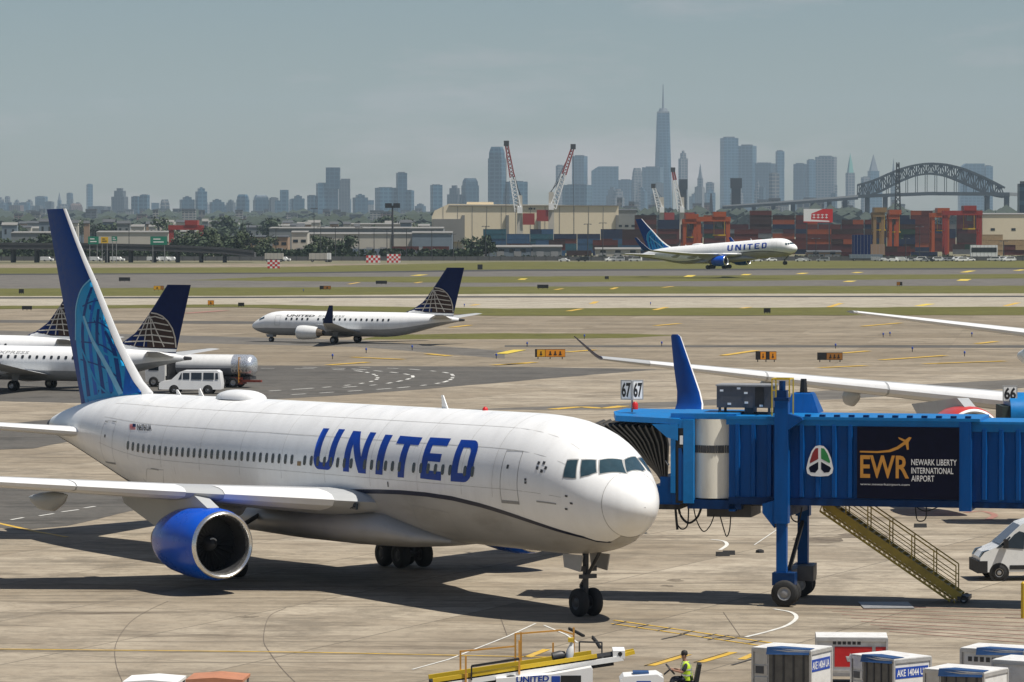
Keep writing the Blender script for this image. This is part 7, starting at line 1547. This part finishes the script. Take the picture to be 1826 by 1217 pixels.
for y in (-.12, .12): m = MB(); m.bx(-.17, .17, y-.025, y+.025, 1.0, 1.35) if False else m.prism([(-.165, y-.025, 1.0), (-.17, y-.025, 1.22), (-.12, y-.025, 1.36), (.12, y-.025, 1.36), (.16, y-.025, 1.2), (.175, y-.025, 1.0)], (0, .05, 0)); m.build('reflective_band', M_['reflective'], ve)
m = MB(); m.loft([[(-.055+.1*r*math.cos(q), .088*r*math.sin(q), z) for q in [2*math.pi*k/16 for k in range(16)]] for r, z in ((.98, 1.56), (1.08, 1.61), (1.0, 1.67), (.7, 1.71), (.05, 1.725))], cap=False); m.build('hair', M_['hair'], pn, smooth=60)
m = MB(); m.prism([(-.155, -.012, 1.53), (-.185, -.012, 1.515), (-.155, -.012, 1.56)], (0, .024, 0)); m.build('nose', M_['skin'], pn)
for y in (-.036, .036): m = MB(); m.box((-.152, y, 1.575), (.012, .022, .012)); m.build('eye', M_['black'], pn)
for y in (-.092, .092): m = MB(); m.box((-.06, y, 1.545), (.04, .02, .06)); m.build('ear', M_['skin'], pn)
m = MB(); m.box((-.152, 0, 1.485), (.01, .05, .01)); m.build('mouth', M_['red_dark'], pn)
for sg in (-1, 1):
    for k in range(4): y0 = sg*.15+(-.03+.02*k); m = MB(); m.tube([(-.45, y0, 1.125), (-.51, y0, 1.145), (-.545, y0, 1.12), (-.535, y0, 1.09)], .009, 6); m.build('finger', M_['skin'], pn, smooth=60)
    m = MB(); m.tube([(-.44, sg*.11, 1.115), (-.50, sg*.10, 1.10), (-.53, sg*.115, 1.10)], .010, 6); m.build('thumb', M_['skin'], pn, smooth=60)
for y in (-.13, .13): m = MB(); m.loft([[(x, y+w_*math.cos(q), .52+h_*math.sin(q)-.02) for q in [2*math.pi*k/10 for k in range(10)]] for x, w_, h_ in ((-.42,.03,.04),(-.46,.05,.055),(-.6,.052,.045),(-.7,.04,.03),(-.73,.01,.012))]); m.build('shoe', M_['black'], pn, smooth=60)
# ---------------------------------------------------------------- belt loader
bd_ = 121.0; o0 = dat(920, 1200, bd_); bl = thing('belt_loader', 'yellow railed belt loader with a white UNITED body at the bottom edge', 'belt loader', o0)
I = Vector(o0)
def lp(px, py, dy=0): p = AT(px, py, bd_+dy); return Vector((p.x, bd_+dy, p.z))-I
e0, e1 = lp(768, 1214, -.5), lp(1106, 1163, .5)
def bb(t, s, dz=0): d = (e1-e0); side = Vector((-d.y, d.x, 0)).normalized(); return e0+d*t+side*s+Vector((0, 0, dz))
m = MB(); m.add([bb(0, -.42, .0), bb(1, -.42, .0), bb(1, .42, .0), bb(0, .42, .0), bb(0, -.42, -.12), bb(1, -.42, -.12), bb(1, .42, -.12), bb(0, .42, -.12)], [(0,1,2,3),(7,6,5,4),(0,4,5,1),(1,5,6,2),(2,6,7,3),(3,7,4,0)]); bt = m.build('belt', M_['rubber'], bl)
for s, key, nm in ((-.5, 'yellow', 'side_rail'), (.5, 'yellow', 'side_rail')):
    m = MB(); m.bar(bb(0, s, .06), bb(.86, s, .06), .09, .13); m.build(nm, M_[key], bl)
    m = MB(); m.bar(bb(.05, s*1.02, -.14), bb(1, s*1.02, -.14), .08, .16); m.build('white_rail', M_['white_flat'], bl)
    m = MB(); m.bar(bb(.02, s*.96, -.28), bb(.95, s*.96, -.28), .07, .10); m.build('lower_rail', M_['black'], bl)
for k in range(14): m = MB(); m.cyl(bb((k+.5)/14, -.42, -.06), bb((k+.5)/14, .42, -.06), .05, n=8); m.build('roller', M_['grey_metal'], bl)
m = MB(); m.bx(*sorted((e1.x-.25, e1.x+.14)), e1.y-.55, e1.y+.55, e1.z-.15, e1.z+.1); eh = m.build('belt_head', M_['white_flat'], bl); m = MB(); m.cyl((e1.x-.02, e1.y-.57, e1.z), (e1.x-.02, e1.y-.54, e1.z), .07, n=12); m.build('roller_hub', M_['black'], eh)
m = MB(); m.bar(e1+Vector((.12, -.3, -.05)), e1+Vector((.45, -.2, .02)), .09, .12); m.bar(e1+Vector((.12, .3, -.05)), e1+Vector((.45, .3, .02)), .09, .12); m.build('bumper', M_['yellow'], bl)
def post(t, s, h, nm='rail_post', key='orange_rail'): m = MB(); m.bar(bb(t, s, -.15), bb(t, s, h), .06); return m.build(nm, M_[key], bl)
for t, h in ((.17, .75), (.46, 1.05), (.49, 1.05), (.66, .55), (.77, .95)): post(t, .58, h)
for t, h in ((.45, .95), (.17, .7)): post(t, -.58, h)
m = MB(); m.bar(bb(.17, .58, .72), bb(.46, .58, .62), .05); m.bar(bb(.46, .58, 1.02), bb(.70, .58, .92), .05); m.bar(bb(.70, .58, .92), bb(.77, .58, .72), .05); m.build('handrail', M_['orange_rail'], bl)
m = MB(); m.bar(bb(.20, -.58, .35), bb(.45, -.58, .35), .07); m.bar(bb(.2, -.58, -.1), bb(.2, -.58, .35), .05); m.build('lower_guard', M_['black'], bl)
m = MB(); m.bar(bb(.80, .58, .45), bb(.92, .58, .32), .05); m.bar(bb(.80, .58, .45), bb(.80, .58, -.1), .05); m.bar(bb(.92, .58, .32), bb(.92, .58, -.2), .05); m.build('front_guard', M_['dark_metal'], bl)
ctr = bb(.66, .2, .0); m = MB(); m.lathe(ctr+Vector((-.1, 0, .12)), (1, .2, .2), [(0, .05), (.02, .15), (.3, .16), (.45, .1), (.46, .02)], 14); m.build('motor', M_['dark_metal'], bl, smooth=40)
m = MB(); m.lathe(ctr+Vector((.45, 0, .1)), (.2, 0, 1), [(0, .12), (.2, .13), (.35, .09), (.5, .05)], 12); m.build('hydraulic_tank', M_['white_flat'], bl, smooth=40); m = MB(); m.bx(ctr.x+.42, ctr.x+.6, ctr.y-.1, ctr.y+.1, ctr.z+.62, ctr.z+.75); m.build('lever', M_['yellow'], bl)
c0 = lp(918, 1204, -.9); c1 = lp(1057, 1190, -.9)
m = MB(); m.prism([(c0.x-.6, -1.0, .28), (c0.x-.6, -1.0, .58), (c0.x+1.2, -1.0, c1.z-.22), (c1.x-.05, -1.0, c1.z), (c1.x, -1.0, c1.z-.1), (c1.x, -1.0, .28)], (0, .55, 0)); ch = m.build('body', M_['white_paint'], bl)
m = MB(); m.bx(c0.x-.8, c1.x-.1, -.4, .9, .3, .55); m.build('chassis', M_['dark_metal'], bl)
m = MB(); q0 = lp(1000, 1205, -1); m.bx(q0.x, q0.x+.65, -1.012, -.99, .33, q0.z); m.build('cab_opening', M_['black'], ch)
text_on('lettering', 'UNITED', lambda u, v: (c0.x+.05+1.05*u, -1.01, .44+.2*v+.05*u), M_['letter_blue'], ch, .03); m = MB(); m.bx(c0.x+1.18, c0.x+1.45, -1.012, -1.0, .42, .66); m.build('badge', M_['tag_blue'], ch)
for x in (c0.x-.1, c1.x-.5):
    for y in (-.75, .75): wheel(bl, (x, y, .33), .33, .22)
for pts, lab in (([(1015,1121),(1041,1134)], 'black hose piece lying flat on the apron near the nose gear'), ([(1057,1136),(1071,1155)], 'shorter black hose piece lying right of the other one')):
    a, b = G(*pts[0], .05), G(*pts[1], .05); c = (a+b)/2; t = thing('hose', lab, 'hose', (c.x, c.y, 0)); m = MB(); m.tube([a-Vector((c.x, c.y, 0)), (a+b)/2-Vector((c.x, c.y, 0))+Vector((.02, .05, 0)), b-Vector((c.x, c.y, 0))], .05, 8); m.build('tube', M_['rubber'], t, smooth=60)
# baggage carts at the bottom left
def cart(px0, px1, py, key, label):
    D = 109; a = AT(px0, py, D); b = AT(px1, py, D); W_ = b.x-a.x; t = thing('baggage_cart', label, 'baggage cart', ((a.x+b.x)/2, D, 0), R(-4)); z = a.z
    m = MB(); m.prism([(-W_/2, -.8, z-.06), (0, -.8, z), (W_/2, -.8, z-.06), (W_/2, -.8, z-.14), (-W_/2, -.8, z-.14)], (0, 1.6, 0)); m.build('roof', M_[key], t)
    for x in (-W_/2+.06, W_/2-.06):
        for y in (-.72, .72): m = MB(); m.bx(x-.03, x+.03, y-.03, y+.03, .4, z-.14); m.build('post', M_['grey_metal'], t)
    m = MB(); m.bx(-W_/2, W_/2, -.78, .78, .34, .42); m.build('floor', M_['grey_metal'], t); m = MB(); m.bx(-W_/2+.1, W_/2-.1, -.76, -.73, .42, z-.2); m.build('curtain', M_['tarp_blue'], t)
    for x in (-W_*.35, W_*.35):
        for y in (-.65, .65): wheel(t, (x, y, .2), .2, .12)
MT('cart_orange', (.45, .19, .10), .6, var=.15, dirt=.3, dirtcol=(.3, .2, .14)); cart(226, 325, 1207, 'white_flat', 'white roofed baggage cart at the bottom left edge'); cart(338, 440, 1203, 'cart_orange', 'faded orange roofed baggage cart right of the white one')
g0 = G(1825, 1103); t = thing('bollard', 'yellow bollard at the right edge below the delivery van', 'bollard', g0); m = MB(); m.cyl((0, 0, 0), (0, 0, 1.35), .1, n=14); m.build('post', M_['yellow'], t, smooth=40); m = MB(); m.cyl((0, 0, 1.35), (0, 0, 1.42), .1, .04, 14); m.build('cap', M_['yellow'], t)
g0 = G(1580, 1081); t = thing('steel_plate', 'grey steel plate lying in the shade under the jet bridge', 'plate', g0); m = MB(); m.bx(-1.0, 1.0, -1.2, 1.2, .02, .05); m.build('plate', M_['grey_metal'], t)
# ---------------------------------------------------------------- summer haze over the whole place
m = MB(); m.bx(-8900, 8900, -400, 16600, -1, 570); hz = m.build('haze', [], None) if False else None
me = bpy.data.meshes.new('haze'); me.from_pydata(m.v, [], m.f); b_ = bmesh.new(); b_.from_mesh(me); bmesh.ops.recalc_face_normals(b_, faces=b_.faces); b_.to_mesh(me); b_.free()
hm = bpy.data.materials.new('haze'); hm.use_nodes = True; N = hm.node_tree.nodes
for n in list(N):
    if n.type == 'BSDF_PRINCIPLED': N.remove(n)
pv = N.new('ShaderNodeVolumePrincipled'); pv.inputs['Color'].default_value = (.67, .855, 1.0, 1); pv.inputs['Density'].default_value = HAZE; pv.inputs['Anisotropy'].default_value = 0.0
hm.node_tree.links.new(pv.outputs[0], N['Material Output'].inputs['Volume']); me.materials.append(hm)
tag(put('haze', me), 'thin blue grey summer haze', 'haze', kind='stuff')
